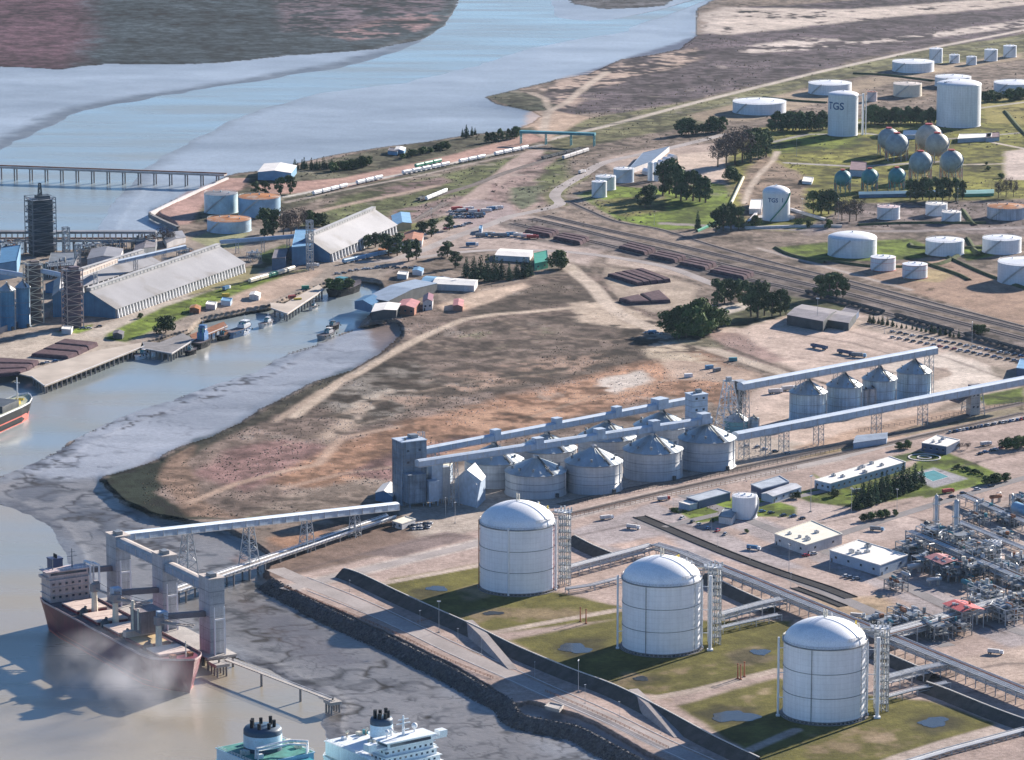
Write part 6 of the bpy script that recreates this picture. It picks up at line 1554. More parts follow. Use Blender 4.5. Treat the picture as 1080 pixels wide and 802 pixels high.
slab_heap([(640,292),(672,302),(708,298),(676,286)], 3.4, 'dark purple stack of pallets, upper of two beside the dirt road', rows_=5)
slab_heap([(652,318),(664,322),(708,320),(696,309)], 3.4, 'dark purple stack of pallets, lower of two beside the dirt road', rows_=2)
for i, (a, lab) in enumerate((([(553,246),(580,251),(590,247),(562,242)],'first from the cars'),([(583,253),(612,259),(622,254),(594,249)],'second from the cars'),([(652,263),(680,270),(692,266),(664,259)],'behind the double stack of pallets'),([(684,272),(712,278),(724,274),(696,268)],'above the dirt road bend'),([(716,280),(744,286),(756,281),(728,276)],'nearest the tall tree clump'),([(748,288),(785,296),(796,291),(760,284)],'behind the tree clump'))):
    slab_heap(a, 3.6, 'long low dark stack along the railway, '+lab, group='dark stacks along the railway', rows_=3)
quad_building([(386,323),(409,327),(461,308),(438,304)], 7, 'boat_shed', 'long blue grey roofed boat shed at the basin head', 'shed', STEELD, ROOFB, flat=False, ridge=2.5, ridge_along=1)
quad_building([(374,326),(392,330),(403,324),(385,320)], 6, 'boat_shed', 'dark blue gabled shed in front of the long boat shed', 'shed', BLUEC, BLUEC, flat=False, ridge=2.5)
quad_building([(392,338),(418,336),(423,329),(396,329)], 6.5, 'workshop', 'white roofed workshop with dark walls on the waterfront', 'workshop', STEELD, ROOFW, flat=False, ridge=1.2)
quad_building([(418,331),(437,333),(443,326),(425,324)], 6, 'brick_workshop', 'red brick workshop beside the white roofed one', 'workshop', BRICK, PINKR, flat=False, ridge=1.5, wins=[(0,3,1)])
quad_building([(446,328),(456,327),(457,320),(447,321)], 7, 'small_house', 'small white walled house beside the brick workshop', 'house', PLAST, MAROON, flat=False, ridge=2, wins=[(0,2,1)])
quad_building([(456,306),(500,308),(504,302),(462,299)], 5, 'long_shed', 'long low white roofed shed below the conifers', 'shed', PLAST, ROOFW, flat=False, ridge=1.5, ridge_along=1)
quad_building([(444,303),(470,305),(474,299),(450,297)], 4.5, 'long_shed', 'small blue roofed shed behind the long low white shed', 'shed', PLASTB, BLUEL, flat=False, ridge=1.2, ridge_along=1)
quad_building([(478,328),(488,329),(489,322),(479,321)], 4, 'brick_hut', 'small brick hut alone by the pale dirt track', 'hut', BRICK, PINKR, flat=False, ridge=1)
quad_building([(522,275),(558,277),(562,270),(528,268)], 4.5, 'long_shed', 'white roofed shed behind the conifer row', 'shed', PLAST, ROOFW, flat=False, ridge=1.2, ridge_along=1)
t, ro, q = quad_building([(564,286),(578,283),(577,272),(563,275)], 6, 'green_store', 'bright green walled store beside the lone round tree', 'store', P('bright_green_wall',(.10,.50,.32),.6), GREENP, wins=[(0,2,1)])
for a, lab in (((346,276,392,268),'white truck beside the tall grain shed'),):
    pass
quad_building([(424,262),(445,261),(447,251),(427,252)], 5.5, 'depot_building', 'brown roofed depot with white walls behind the dark trees', 'building', PLAST, BRICK, flat=False, ridge=2, wins=[(0,4,1)])
quad_building([(505,246),(508,247),(509,243),(506,243)], 4, 'guard_hut', 'small blue guard hut at the truck yard', 'hut', PLASTB, BLUEL)
t, ro, q = quad_building([(662,185),(688,175),(706,160),(678,167)], 5, 'vaulted_hall', 'long hall with a blue slate roof and white vaulted edge', 'hall', PLAST, P('slate_blue_roof',(.09,.15,.24),.7))
for k in range(6):
    m = MB(); m.tube([(0,-5,0),(0,5,0)], 3.2, 12); g = G(683+k*5.2, 184-k*3.0); t = empty('vaulted_bay', (g.x,g.y,2.6), 'small white vaulted bay along the long hall front', 'building', R(30), 'white vaulted bays'); m.build('vault', WHITE, t); m = MB(); m.cb((0,0,-2.6),(6.4,10.2,3.0)); m.build('wall', PLAST, t)
# low walls of the port
profile('boundary_wall', [(-40,372),(0,352),(30,341),(52,334)], [(.4,0),(.4,4.5),(-.4,4.5),(-.4,0)], P('stone_wall',(.36,.32,.31),.9), None, 'long stone boundary wall below the blue port silos', 'wall')
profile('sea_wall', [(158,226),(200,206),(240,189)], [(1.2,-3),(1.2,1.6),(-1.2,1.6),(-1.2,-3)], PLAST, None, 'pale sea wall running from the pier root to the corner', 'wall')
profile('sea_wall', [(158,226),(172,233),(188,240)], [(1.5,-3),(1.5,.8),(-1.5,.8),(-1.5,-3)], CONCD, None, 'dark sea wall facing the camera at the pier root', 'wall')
# ------------------------------------------------------------------ earth banks, revetment and basin walls
def bank(name, pts, h, top, base_l, base_r, mat, label, z0=0.0, group=None, cat='bank', kind=None):
    return profile(name, pts, [(top/2+base_l, z0), (top/2, h), (-top/2, h), (-top/2-base_r, z0 if not isinstance(z0, tuple) else z0[1])], mat, kind, label, cat, group, step=6)
ROCKR = P('riprap_rock', (0,0,0))
RV = [(283,611),(306,624),(340,641),(375,658),(410,674),(450,694),(485,712),(512,728),(535,740),(541,750),(553,757),(585,763),(610,769),(640,785),(680,806),(740,838)]
def riprap():
    q = ribbon_pts(RV, 3); rnd = random.Random(9); m = MB()
    vs = []; fs = []
    ofs = [(3.2,.12),(1.6,.35),(0,-.5),(-2.4,-1.9),(-4.8,-3.3),(-8.2,-5.4)]
    for i, p in enumerate(q):
        d = (q[min(i+1,len(q)-1)]-q[max(i-1,0)]).normalized(); n = Vector((-d.y,d.x))
        for o, z in ofs: vs.append((p.x+n.x*o+rnd.uniform(-.3,.3), p.y+n.y*o+rnd.uniform(-.3,.3), z))
    k = len(ofs)
    m.add(vs, [(i*k+j,(i+1)*k+j,(i+1)*k+j+1,i*k+j+1) for i in range(len(q)-1) for j in range(k-1)])
    tag(m.build('revetment_slope', ROCKR), kind='structure')
    m = MB()
    for i in range(9000):
        p = q[rnd.randrange(len(q)-1)]; j = rnd.randrange(len(q)-1); p = q[j]; d = (q[j+1]-q[j]).normalized(); n = Vector((-d.y,d.x))
        u = rnd.random(); o = 2.5-11*u; z = .5-5.8*u; s = rnd.uniform(.35,1.1)
        c = Vector((p.x+n.x*o+d.x*rnd.uniform(0,3), p.y+n.y*o+d.y*rnd.uniform(0,3), z))
        a = [c+Vector((rnd.uniform(-1,1)*s, rnd.uniform(-1,1)*s, rnd.uniform(-.3,.9)*s)) for _ in range(5)]
        s *= 1.0; m.add([c+Vector((s,0,0)),c+Vector((-.5*s,.8*s,0)),c+Vector((-.5*s,-.8*s,0)),c+Vector((rnd.uniform(-.3,.3)*s,rnd.uniform(-.3,.3)*s,rnd.uniform(.5,1.1)*s)),c+Vector((.2*s,.9*s,.3*s))], [(0,4,3),(4,1,3),(1,2,3),(2,0,3)])
    tag(m.build('riprap_rocks', ROCKR), kind='stuff')
riprap()
BK = P('basin_bank', (.085,.08,.075), .95, var=.25, scale=.2, bump=.3)
def basin_bank(pts, label, h=4.2, inner=2.0, outer=6.5, light=True, group='banks of the tank basins'):
    # left side of the travel direction is 'inner'
    o = bank('basin_bank', pts, h, 1.6, inner, outer, BK, label, 0.0, group, 'bank')
    w = MB(); profile('', pts, [(.9,h),(.9,h+.45),(.3,h+.45),(.3,h)], None, mb=w, step=6); w.build('coping', P('pale_coping',(.62,.58,.53),.85,var=.1), o)
basin_bank([(362,607),(378,612),(420,632),(462,651),(500,668),(545,690),(600,713),(650,732),(700,757),(750,784),(800,808)], 'long dark bank along the revetment road below the tanks')
basin_bank([(1105,775),(1052,756),(1000,735),(978,727)], 'short bank beside the pipe rack right of the nearest tank', inner=6.5, outer=6.5)
basin_bank([(605,572),(624,582),(648,592)], 'short bank behind the far great tank, beside the pipe rack', inner=5, outer=5)
basin_bank([(745,612),(775,628),(815,646)], 'bank under the pipe rack behind the middle great tank', inner=5, outer=5)
basin_bank([(925,693),(955,706),(985,719)], 'bank under the pipe rack beside the nearest great tank', inner=5, outer=5)
def ramp(a, b, w, h0, label):
    p, q = G(*a), G(*b); d = q-p; u = d.normalized(); n = Vector((-u.y,u.x,0)); m = MB()
    f = [(0,h0),(.35,h0*.97),(1,.12)]; vs = []
    for t_, z in f:
        for s, zz in ((-w/2-.8*z,0),(-w/2,z),(w/2,z),(w/2+.8*z,0)): c = p+d*t_+n*s; vs.append((c.x,c.y,zz+.03))
    m.add(vs, [(i*4+j,(i+1)*4+j,(i+1)*4+j+1,i*4+j+1) for i in range(2) for j in range(3)]); tag(m.build('access_ramp', ROADC), label, 'ramp', 'ramps over the bank')
ramp((494,662), (541,706), 5, 4.3, 'pale access ramp crossing the bank between the far and middle tanks')
ramp((668,735), (716,778), 5, 4.3, 'pale access ramp crossing the bank between the middle and near tanks')
def fence(pts, h, label, n, name='pipe_railing', mt=RUSTP):
    q = ribbon_pts(pts, 4); c = q[0]; m = MB()
    for z in (h*.5,h):
        for i in range(len(q)-1): m.beam((q[i].x,q[i].y,z),(q[i+1].x,q[i+1].y,z),.16)
    for i in range(0,len(q)): m.beam((q[i].x,q[i].y,0),(q[i].x,q[i].y,h),.2)
    return tag(m.build(name, mt), label, 'fence')
fence([(300,620),(340,637),(410,666),(475,698),(520,716)], 1.3, 'low rusty pipe railing along the upper revetment road', 40)
fence([(575,730),(640,758),(705,790)], 1.3, 'low rusty pipe railing along the lower revetment road', 30)
fence([(600,533),(660,521),(740,506),(820,489),(900,472)], 2.2, 'dark fence along the railway before the silos', 60, 'wire_fence', STEELD)
fence([(598,547),(680,529),(760,512),(840,495)], 2.2, 'rusty fence between the railway and the plant road', 60, 'wire_fence', RUSTP)
fence([(440,655+2),(470,650)], 1.2, 'short rail on the basin bank', 4)
fence([(905,430+26),(960,447),(1020,436),(1080,424)], 2.0, 'dark fence below the gallery transfer tower', 40, 'wire_fence', STEELD)
slabh = [(560,738),(585,740),(592,747),(566,746)]
quad_building([(575,748),(590,752),(594,747),(580,744)], 1.2, 'concrete_pit', 'small open concrete pit on the revetment point', 'pit', CONC, CONC, parapet=.6)
# drainage channel with dark sides
def channel(pts, w, label):
    profile('drain_channel', pts, [(w/2+.5,.10),(w/2+.5,.45),(w/2,.45),(w/2,.09),(-w/2,.09),(-w/2,.45),(-w/2-.5,.45),(-w/2-.5,.10)], P('channel_lining',(.03,.03,.035),.9,var=.3), 'structure')
channel([(674,545),(700,556),(740,573),(780,589),(830,607),(870,620),(898,631)], 8, '')
channel([(838,620),(860,628),(890,640)], 5, '')
# ------------------------------------------------------------------ pipe racks
def rack(pts, w, h, npipe, label, lev=1, step=9, group='pipe racks', pr=.32, mats=(INSUL,GALV,WHITE,GALV,INSUL,RUSTP), wid=.5):
    q = [G(x,y) for x, y in pts]; t = empty('pipe_rack', q[0], label, 'pipe rack', group=group); q = [p-q[0] for p in q]
    m = MB()
    for i in range(len(q)-1):
        d = q[i+1]-q[i]; L = d.length; u = d.normalized(); n = Vector((-u.y,u.x,0)); k = max(1, int(L/step))
        for j in range(k+1):
            c = u*(L*j/k)+q[i]
            for s in (-1,1): m.beam(c+n*s*w/2, c+n*s*w/2+Vector((0,0,h+.6)), wid)
            for l in range(lev): m.beam(c-n*w/2+Vector((0,0,h-l*2.6-.5)), c+n*w/2+Vector((0,0,h-l*2.6-.5)), wid)
        for s in (-1,1): m.beam(q[i]+n*s*w/2+Vector((0,0,h+.5)), q[i+1]+n*s*w/2+Vector((0,0,h+.5)), wid*.7); m.beam(q[i]+n*s*w/2+Vector((0,0,h-1)), q[i+1]+n*s*w/2+Vector((0,0,h-1)), wid*.6)
    m.build('frame', GALV, t)
    for l in range(lev):
        for p in range(npipe):
            o = -w/2+w*(p+.5)/npipe; m = MB(); pp = []
            for i in range(len(q)):
                d = (q[min(i+1,len(q)-1)]-q[max(i-1,0)]).normalized(); n = Vector((-d.y,d.x,0)); pp.append(q[i]+n*o+Vector((0,0,h-l*2.6+pr-.25)))
            m.tube(pp, pr*(1.25 if p % 3 == 0 else .85), 8); m.build('pipe', mats[(p+l)%len(mats)], t)
    return t
rack([(748,606),(800,627),(850,648),(930,681),(1005,712),(1100,751)], 9, 7, 7, 'main pipe rack running behind the near great tank to the right edge', lev=2)
rack([(596,610),(640,598),(688,585)], 6, 6, 4, 'pipe rack from the far great tank to the main rack', lev=2)
rack([(690,585),(720,594),(748,606)], 7, 6.5, 5, 'angled pipe rack joining the far tank line to the main rack', lev=2)
rack([(598,626),(625,622),(655,614)], 4, 2.6, 3, 'low pipe run with loops from the foot of the far great tank')
rack([(760,660),(800,649),(826,643)], 6, 6.5, 4, 'pipe rack from the middle great tank to the main rack', lev=2)
rack([(760,668),(795,660),(822,654)], 4, 3, 3, 'low pipe run at the foot of the middle great tank')
rack([(932,728),(970,718),(1006,711)], 6, 6.5, 4, 'pipe rack from the near great tank to the main rack', lev=2)
rack([(932,742),(965,733),(1000,726)], 4, 3, 3, 'low pipe run at the foot of the near great tank')
rack([(935,815),(1000,795),(1100,768)], 5, 1.8, 5, 'low pipe bundle along the road at the lower right corner', wid=.6)
rack([(1090,640),(1045,651),(1000,664),(960,676),(930,684)], 10, 8, 7, 'high pipe rack from the right edge past the red roof to the near tank', lev=2)
rack([(960,575),(1000,592),(1045,612),(1100,636)], 7, 9, 6, 'high pipe rack with a walkway through the middle of the process plant', lev=2)
rack([(1015,530),(1050,545),(1100,566)], 7, 5, 6, 'pipe rack at the upper edge of the process plant', lev=1)
rack([(1010,555),(1060,576),(1100,592)], 5, 3, 5, 'low pipe run beside the plant street')
# ------------------------------------------------------------------ plant buildings
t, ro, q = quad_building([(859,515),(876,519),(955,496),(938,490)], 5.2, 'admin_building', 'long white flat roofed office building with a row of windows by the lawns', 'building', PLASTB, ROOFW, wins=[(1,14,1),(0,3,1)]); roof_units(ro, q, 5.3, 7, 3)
t, ro, q = quad_building([(817,574),(850,586),(888,574),(856,560)], 6.2, 'control_building', 'square white roofed building beside the plant street', 'building', PLAST, P('cream_roof',(.72,.68,.58),.8,var=.08), wins=[(0,3,1),(1,2,1)]); roof_units(ro, q, 6.3, 6, 5, .9)
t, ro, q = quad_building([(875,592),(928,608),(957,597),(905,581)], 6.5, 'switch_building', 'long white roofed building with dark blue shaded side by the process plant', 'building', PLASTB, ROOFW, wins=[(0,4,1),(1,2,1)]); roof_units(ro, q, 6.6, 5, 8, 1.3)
t, ro, q = quad_building([(724,533),(737,537),(770,528),(757,524)], 5, 'portable_building', 'dark blue clad portable building with a pale roof, nearer the water tank', 'building', P('navy_clad',(.06,.10,.18),.6), P('ribbed_pale_roof',(.40,.44,.48),.5), wins=[(0,3,1)])
quad_building([(716,536),(727,539),(738,536),(727,533)], 3.6, 'portable_building', 'small pale annex joined to the navy portable building', 'building', PLASTB, ROOFW)
t, ro, q = quad_building([(792,521),(803,526),(832,518),(822,512)], 6, 'portable_building', 'dark blue clad portable building between the water tank and the offices', 'building', P('navy_clad',(0,0,0)), P('ribbed_pale_roof',(0,0,0)))
t, ro, q = quad_building([(803,528),(815,531),(845,521),(834,517)], 4.4, 'small_office', 'low pale office with windows in front of the navy portable building', 'building', PLASTB, P('grey_roof_b',(.40,.42,.46),.7), flat=False, ridge=1.0, wins=[(1,4,1)], ridge_along=0)
quad_building([(758,552),(772,554),(778,545),(764,543)], 4.2, 'pump_annex', 'small grey pump annex at the foot of the white water tank', 'building', PLAST, STEELM)
t, ro, q = quad_building([(972,476),(998,480),(1012,473),(988,468)], 5.5, 'gate_office', 'dark blue gate office with a white roof at the car park', 'building', P('navy_clad',(0,0,0)), ROOFW, wins=[(0,4,1)]); roof_units(ro, q, 5.6, 3, 4)
quad_building([(900,474),(935,469),(936,463),(904,466)], 4.2, 'long_hut', 'low slate blue hut alone between the gallery and the plant road', 'hut', PLASTB, ROOFB, flat=False, ridge=1.4, ridge_along=1)
quad_building([(830,343),(868,350),(882,338),(846,332)], 8, 'workshop_shed', 'large dark roofed open workshop beyond the pale yard', 'shed', STEELD, P('dusty_dark_roof',(.24,.22,.23),.7), flat=False, ridge=1.5, ridge_along=1)
quad_building([(868,345),(895,349),(903,339),(878,335)], 6, 'workshop_shed', 'smaller dark roofed workshop joined to the large open one', 'shed', STEELD, P('dusty_dark_roof',(0,0,0)), flat=False, ridge=1.2, ridge_along=1)
quad_building([(884,338),(900,341),(906,334),(892,331)], 5, 'workshop_shed', 'small blue dark hut behind the two workshops', 'shed', P('navy_clad',(0,0,0)), ROOFD)
quad_building([(1072,397),(1092,400),(1096,390),(1076,387)], 6, 'yard_shed', 'small blue shed at the right edge of the pale yard', 'shed', P('navy_clad',(0,0,0)), BLUEL)
t, ro, q = quad_building([(846,194),(856,195),(858,190),(848,189)], 2.2, 'flare_building', 'tiny white hut on the gas terminal lawn', 'hut', WHITE, ROOFW)
quad_building([(896,186),(914,187),(914,178),(898,177)], 6, 'pump_house', 'flat red edged pump house between the teal spheres', 'building', PLASTB, P('plum_roof',(.22,.16,.17),.8))
for pts, h, lab in (([(1010,151),(1045,149),(1046,145),(1012,146)], 4, 'long white and blue terminal building beneath the tallest far tank'), ([(952,147),(968,147),(968,142),(953,142)], 4, 'small white terminal building behind the spheres'), ([(1040,150),(1054,149),(1054,144),(1041,145)], 4, 'small plum terminal building right of the blue one')):
    quad_building(pts, h, 'terminal_building', lab, 'building', PLASTB, ROOFW if 'plum' not in lab else P('plum_roof',(0,0,0)))
quad_building([(790,226),(803,226),(804,216),(792,216)], 4.5, 'pump_house', 'white pump house left of the lettered domed tank', 'building', PLAST, ROOFW)
for pts, lab in (([(789,236),(798,226),(806,213)], 'white pipe dyke sloping up left of the lettered domed tank'), ([(834,222),(850,227),(871,233)], 'white pipe dyke sloping down right of the lettered domed tank'), ([(786,242),(840,240),(888,240)], 'low white wall in front of the lettered domed tank')):
    profile('dyke_wall', pts, [(1.2,0),(1.2,2.2),(-1.2,2.2),(-1.2,0)], PLAST, None, lab, 'wall')
m = MB(); m.lathe([(17,0),(17,1.0),(0,1.02)], 40, smooth=False); o = tag(m.build('tank_slab', CONC, None, G(818.5,230)), 'round pale slab under the lettered domed tank', 'slab')
for pts, lab in (([(878,276),(925,282),(985,280),(1010,270)], 'green bank before the largest lawn tank'), ([(818,262),(835,270),(870,278)], 'dark green bank left of the largest lawn tank'), ([(975,278),(1010,290),(1022,296)], 'earth bank right of the small red rimmed tanks'), ([(1000,272),(1040,290),(1085,306)], 'dark bank below the twin lawn tanks'), ([(1015,222),(1022,232),(1028,238)], 'dark diagonal bank left of the streaked tank'), ([(1020,252),(1026,262),(1032,270)], 'dark diagonal bank between the twin lawn tanks'), ([(900,78),(935,80),(985,86)], 'long dark bank before the far low tank'), ([(805,103),(840,107),(872,109)], 'dark bank behind the leftmost far tank'), ([(1060,118),(1075,136),(1090,150)], 'dark bank on the far yellow lawn'), ([(905,238),(960,236),(1040,236)], 'long low bank below the row of corridor tanks'), ([(960,258),(970,262),(1050,262)], 'low green bank between the twins')):
    bank('earth_bank', pts, 1.8, 1.2, 2.5, 2.5, P('grassy_bank',(.07,.085,.04),.95,var=.3), lab, group='earth banks of the tank farm')
quad_building([(906,209),(1000,207),(1000,204),(906,206)], 3.0, 'long_canopy', 'long low blue roof behind the trees below the spheres', 'canopy', BLUEC, P('blue_canopy',(.03,.12,.20),.6), flat=False, ridge=1, ridge_along=1)
quad_building([(1016,208),(1048,207),(1048,203),(1018,204)], 2.6, 'green_canopy', 'low green and cyan roof right of the trees below the spheres', 'canopy', GREENP, P('cyan_canopy',(.12,.28,.26),.6), flat=False, ridge=.8, ridge_along=1)
# sport court and ornamental bed
m = MB(); a = [G(x,y,.09) for x,y in ((968,500),(985,496),(1001,503),(984,508))]; m.add(a, [(0,1,2,3)]); tag(m.build('sports_court', P('court_teal',(.07,.24,.27),.8)), kind='structure')
m = MB()
for i in range(4): p, q_ = a[i], a[(i+1)%4]; m.beam((p.x,p.y,.12),(q_.x,q_.y,.12),.35,.04)
o = m.build('court_line', LINE); tag(o, kind='structure')
m = MB(); m.lathe([(11,.1),(11,.5),(10,.5),(10,.1)], 32, smooth=False); m.lathe([(5,.1),(5,.6),(4.2,.6),(4.2,.1)], 24, smooth=False); tag(m.build('round_flower_bed', PLAST, None, G(975,483,.0)), 'round pale ornamental bed on the lawn behind the offices', 'flower bed')
# ------------------------------------------------------------------ process plant
rp = random.Random(31)
def vessel_h(px, py, L, r_, rz, label, mt, zb=2.6):
    t = empty('horizontal_vessel', G(px,py), label, 'vessel', rz, 'horizontal vessels of the plant')
    m = MB(); pr = [(-L/2-r_*.45,.02),(-L/2-r_*.3,r_*.6),(-L/2,r_),(L/2,r_),(L/2+r_*.3,r_*.6),(L/2+r_*.45,.02)]
    m.tube([(x,0,zb+r_) for x,_ in pr], [q for _,q in pr], 16); m.build('shell', mt, t)
    for s in (-1,1): m = MB(); m.cb((s*L*.3,0,0),(.8,r_*1.5,zb+r_*.4)); m.build('saddle', CONC, t)
    m = MB(); m.tube([(L*.1,0,zb+r_),(L*.1,0,zb+r_*2+1.2),(L*.1+3,0,zb+r_*2+1.2),(L*.1+3,0,0)], .25, 6); m.build('pipe', GALV, t)
def column(px, py, hpx, r_, label, mt, name='process_column', plat=3, top=True):
    h = HT(px, py, hpx); t = empty(name, G(px,py), label, 'column', group='process columns')
    m = MB(); m.lathe([(r_*1.25,0),(r_*1.25,1.2),(r_,2.4),(r_,h-r_*.4),(r_*.7,h-.1),(.05,h)], 20); m.build('shell', mt, t)
    for k in range(plat):
        z = h*(k+1)/(plat+.6); m = MB(); m.lathe([(r_+.05,z),(r_+1.3,z),(r_+1.3,z+.25),(r_+.05,z+.25)], 20, smooth=False)
        for j in range(10): a = j*.6283; m.beam((math.cos(a)*(r_+1.25),math.sin(a)*(r_+1.25),z),(math.cos(a)*(r_+1.25),math.sin(a)*(r_+1.25),z+1.2),.12)
        m.build('platform', GALV, t)
    m = MB(); m.beam((r_+.4,0,0),(r_+.4,0,h),.45,.5); m.build('ladder', STEELM, t)
    m = MB(); m.tube([(-r_-.5,.6,0),(-r_-.5,.6,h*.9),(0,0,h+.6)], .28, 6); m.build('overhead_pipe', INSUL, t)
def frame_unit(px, py, w, d, h, rz, label, lev=3, seed=0, roofm=None):
    rnd = random.Random(seed); t = empty('process_frame', G(px,py), label, 'steel frame', rz, 'steel frames of the plant'); m = MB()
    nx, ny = max(2,int(w/6)), max(2,int(d/6))
    for i in range(nx+1):
        for j in range(ny+1): m.beam((-w/2+w*i/nx,-d/2+d*j/ny,0),(-w/2+w*i/nx,-d/2+d*j/ny,h),.45)
    for l in range(1,lev+1):
        z = h*l/lev
        for i in range(nx+1): m.beam((-w/2+w*i/nx,-d/2,z),(-w/2+w*i/nx,d/2,z),.4)
        for j in range(ny+1): m.beam((-w/2,-d/2+d*j/ny,z),(w/2,-d/2+d*j/ny,z),.4)
    for i in range(nx): m.beam((-w/2+w*i/nx,-d/2,0),(-w/2+w*(i+1)/nx,-d/2,h/lev),.25)
    m.build('frame', STEELM if seed % 2 else GALV, t)
    for l in range(1,lev+1):
        z = h*l/lev; m = MB(); m.cb((rnd.uniform(-.1,.1)*w,0,z+.1),(w*rnd.uniform(.5,.95),d*rnd.uniform(.6,1),.18)); m.build('floor_grating', STEELM, t)
        for k in range(int(w*d/34)+1):
            x, y = rnd.uniform(-w*.42,w*.42), rnd.uniform(-d*.4,d*.4); m = MB(); c = rnd.random()
            if c < .4: m.tube([(x,y,z+.3),(x,y,z+rnd.uniform(1.5,3.4))], rnd.uniform(.5,1.3), 10)
            elif c < .7: m.tube([(x-2.5,y,z+1.2),(x+2.5,y,z+1.2)], rnd.uniform(.5,1.0), 10)
            else: m.cb((x,y,z+.2),(rnd.uniform(1,3),rnd.uniform(1,2.4),rnd.uniform(1,2.4)))
            m.build('equipment', [INSUL,GALV,STEELM,GALV,STEELM,RUSTP,CONCD,TEAL,CREAM,GALV][rnd.randrange(10)], t)
    for k in range(int(w/3)):
        x = -w/2+w*(k+.5)/(int(w/3)); y = rnd.uniform(-d/2,d/2); z = h*rnd.choice((.33,.66,1.0)); m = MB(); m.tube([(x,y,0),(x,y,z),(x,y+rnd.uniform(-6,6),z),(x+rnd.uniform(-4,4),y,z+1)], rnd.uniform(.18,.34), 6); m.build('pipe', [INSUL,GALV,WHITE,RUSTP][k%4], t)
    if roofm: m = MB(); m.add([(-w/2-.8,-d/2-.8,h+.6),(w/2+.8,-d/2-.8,h+.6),(w/2+.8,0,h+2.2),(-w/2-.8,0,h+2.2),(-w/2-.8,d/2+.8,h+.6),(w/2+.8,d/2+.8,h+.6)], [(0,1,2,3),(3,2,5,4)]); m.build('roof', roofm, t)
    return t
hp = heading((960,575),(1045,612)); 
column(987, 566, 44, 1.15, 'tall slim grey stack, taller of two over the process plant', GALV, 'flue_stack', 2)
column(1008, 576, 49, 1.5, 'tall grey stack, stouter of two over the process plant', GALV, 'flue_stack', 1)
column(977, 573, 23, 2.0, 'short dark stack with a blue base left of the two tall stacks', STEELD, 'flue_stack', 1)
for i, (x, y, w, d, h, sd, lab) in enumerate(((962,590,16,14,10,1,'brown steel frame at the left end of the process plant'),(985,578,20,14,12,2,'cluttered steel frame around the foot of the tall stack'),(1010,586,22,16,14,3,'cluttered steel frame around the foot of the stouter stack'),(1030,600,16,16,15,4,'tall open frame right of the stouter stack'),(1000,610,22,12,8,5,'low frame of exchangers in front of the stacks'),(1058,612,20,14,9,6,'frame beneath the small white tank of the plant'),(945,622,14,8,5,7,'low frame beside the long white roofed building'),(1040,635,22,12,9,8,'dark frame beneath the high rack near the right edge'),(1062,552,22,10,5,9,'rusty low frame at the upper right of the plant'),(1040,540,16,8,5,10,'small rusty frame at the upper edge of the plant'),(1080,535,16,12,7,11,'frame of pipes cut by the right edge'))):
    frame_unit(x, y, w, d, h, hp, lab, 3 if h > 8 else 2, sd)
frame_unit(996, 606, 20, 14, 8.5, hp, 'open shelter with a pinkish red roof in front of the stacks', 1, 13, PINKR)
frame_unit(1016, 659, 20, 14, 10, hp, 'open shelter with a bright red roof under the high rack', 1, 14, P('bright_red_roof',(.55,.10,.10),.7))
frame_unit(940, 668, 18, 16, 8, hp, 'dark cluttered steel frame behind the near great tank', 2, 15)
frame_unit(965, 664, 20, 14, 9, hp, 'dark cluttered steel frame between the near tank and the red roof', 2, 17)
frame_unit(985, 672, 20, 12, 8, hp, 'blue grey frame with a flat deck before the red roof', 2, 19)
frame_unit(1010, 668, 14, 10, 6, hp, 'dark frame at the foot of the red roofed shelter', 2, 21)
frame_unit(920, 664, 10, 12, 7, hp, 'small steel frame touching the near tank stair tower', 2, 23)
for i, (x, y, w, d, h, lab) in enumerate(((1060,655,20,12,9,'frame beneath the high rack at the right edge, nearer one'),(1075,648,16,12,11,'tall frame at the right edge under the high rack'),(950,655,14,10,7,'low frame beside the brown patch behind the near tank'),(1030,648,18,10,8,'frame joined to the bright red shelter'),(1045,596,16,12,11,'frame left of the small white tank'),(1025,612,18,12,10,'frame under the walkway rack in mid plant'),(975,600,14,10,7,'frame left of the pinkish red shelter'),(1075,628,18,14,8,'wide frame cut by the right edge of the plant'),(1075,600,16,10,7,'frame right of the small white tank'),(1030,552,20,8,5,'low rusty frame along the upper plant rack'),(1060,568,20,8,4,'low frame along the plant street at the right edge'))):
    frame_unit(x, y, w, d, h, hp, lab, 3 if h > 8 else 2, 60+i)
for i, (x, y, L_, r_, mt, lab) in enumerate(((1068,596,9,1.6,INSUL,'pale horizontal vessel beyond the small white tank'),(1050,600,8,1.4,TEAL,'teal horizontal vessel by the small white tank'),(965,604,9,1.5,INSUL,'pale horizontal vessel by the long building corner'),(955,612,8,1.1,GALV,'grey horizontal vessel beside the plant street'),(985,618,9,1.3,INSUL,'pale horizontal vessel in front of the pinkish roof'),(1020,622,10,1.5,TEAL,'teal horizontal vessel beneath the high rack'),(1064,640,10,1.5,GALV,'grey horizontal vessel near the right edge'),(1078,548,16,3.6,BLUEL,'large blue horizontal vessel cut by the right edge'),(1050,530,8,1.2,RUSTP,'rusty horizontal vessel at the upper edge of the plant'))):
    vessel_h(x, y, L_, r_, hp+(.0 if i%2 else math.pi/2), lab, mt)
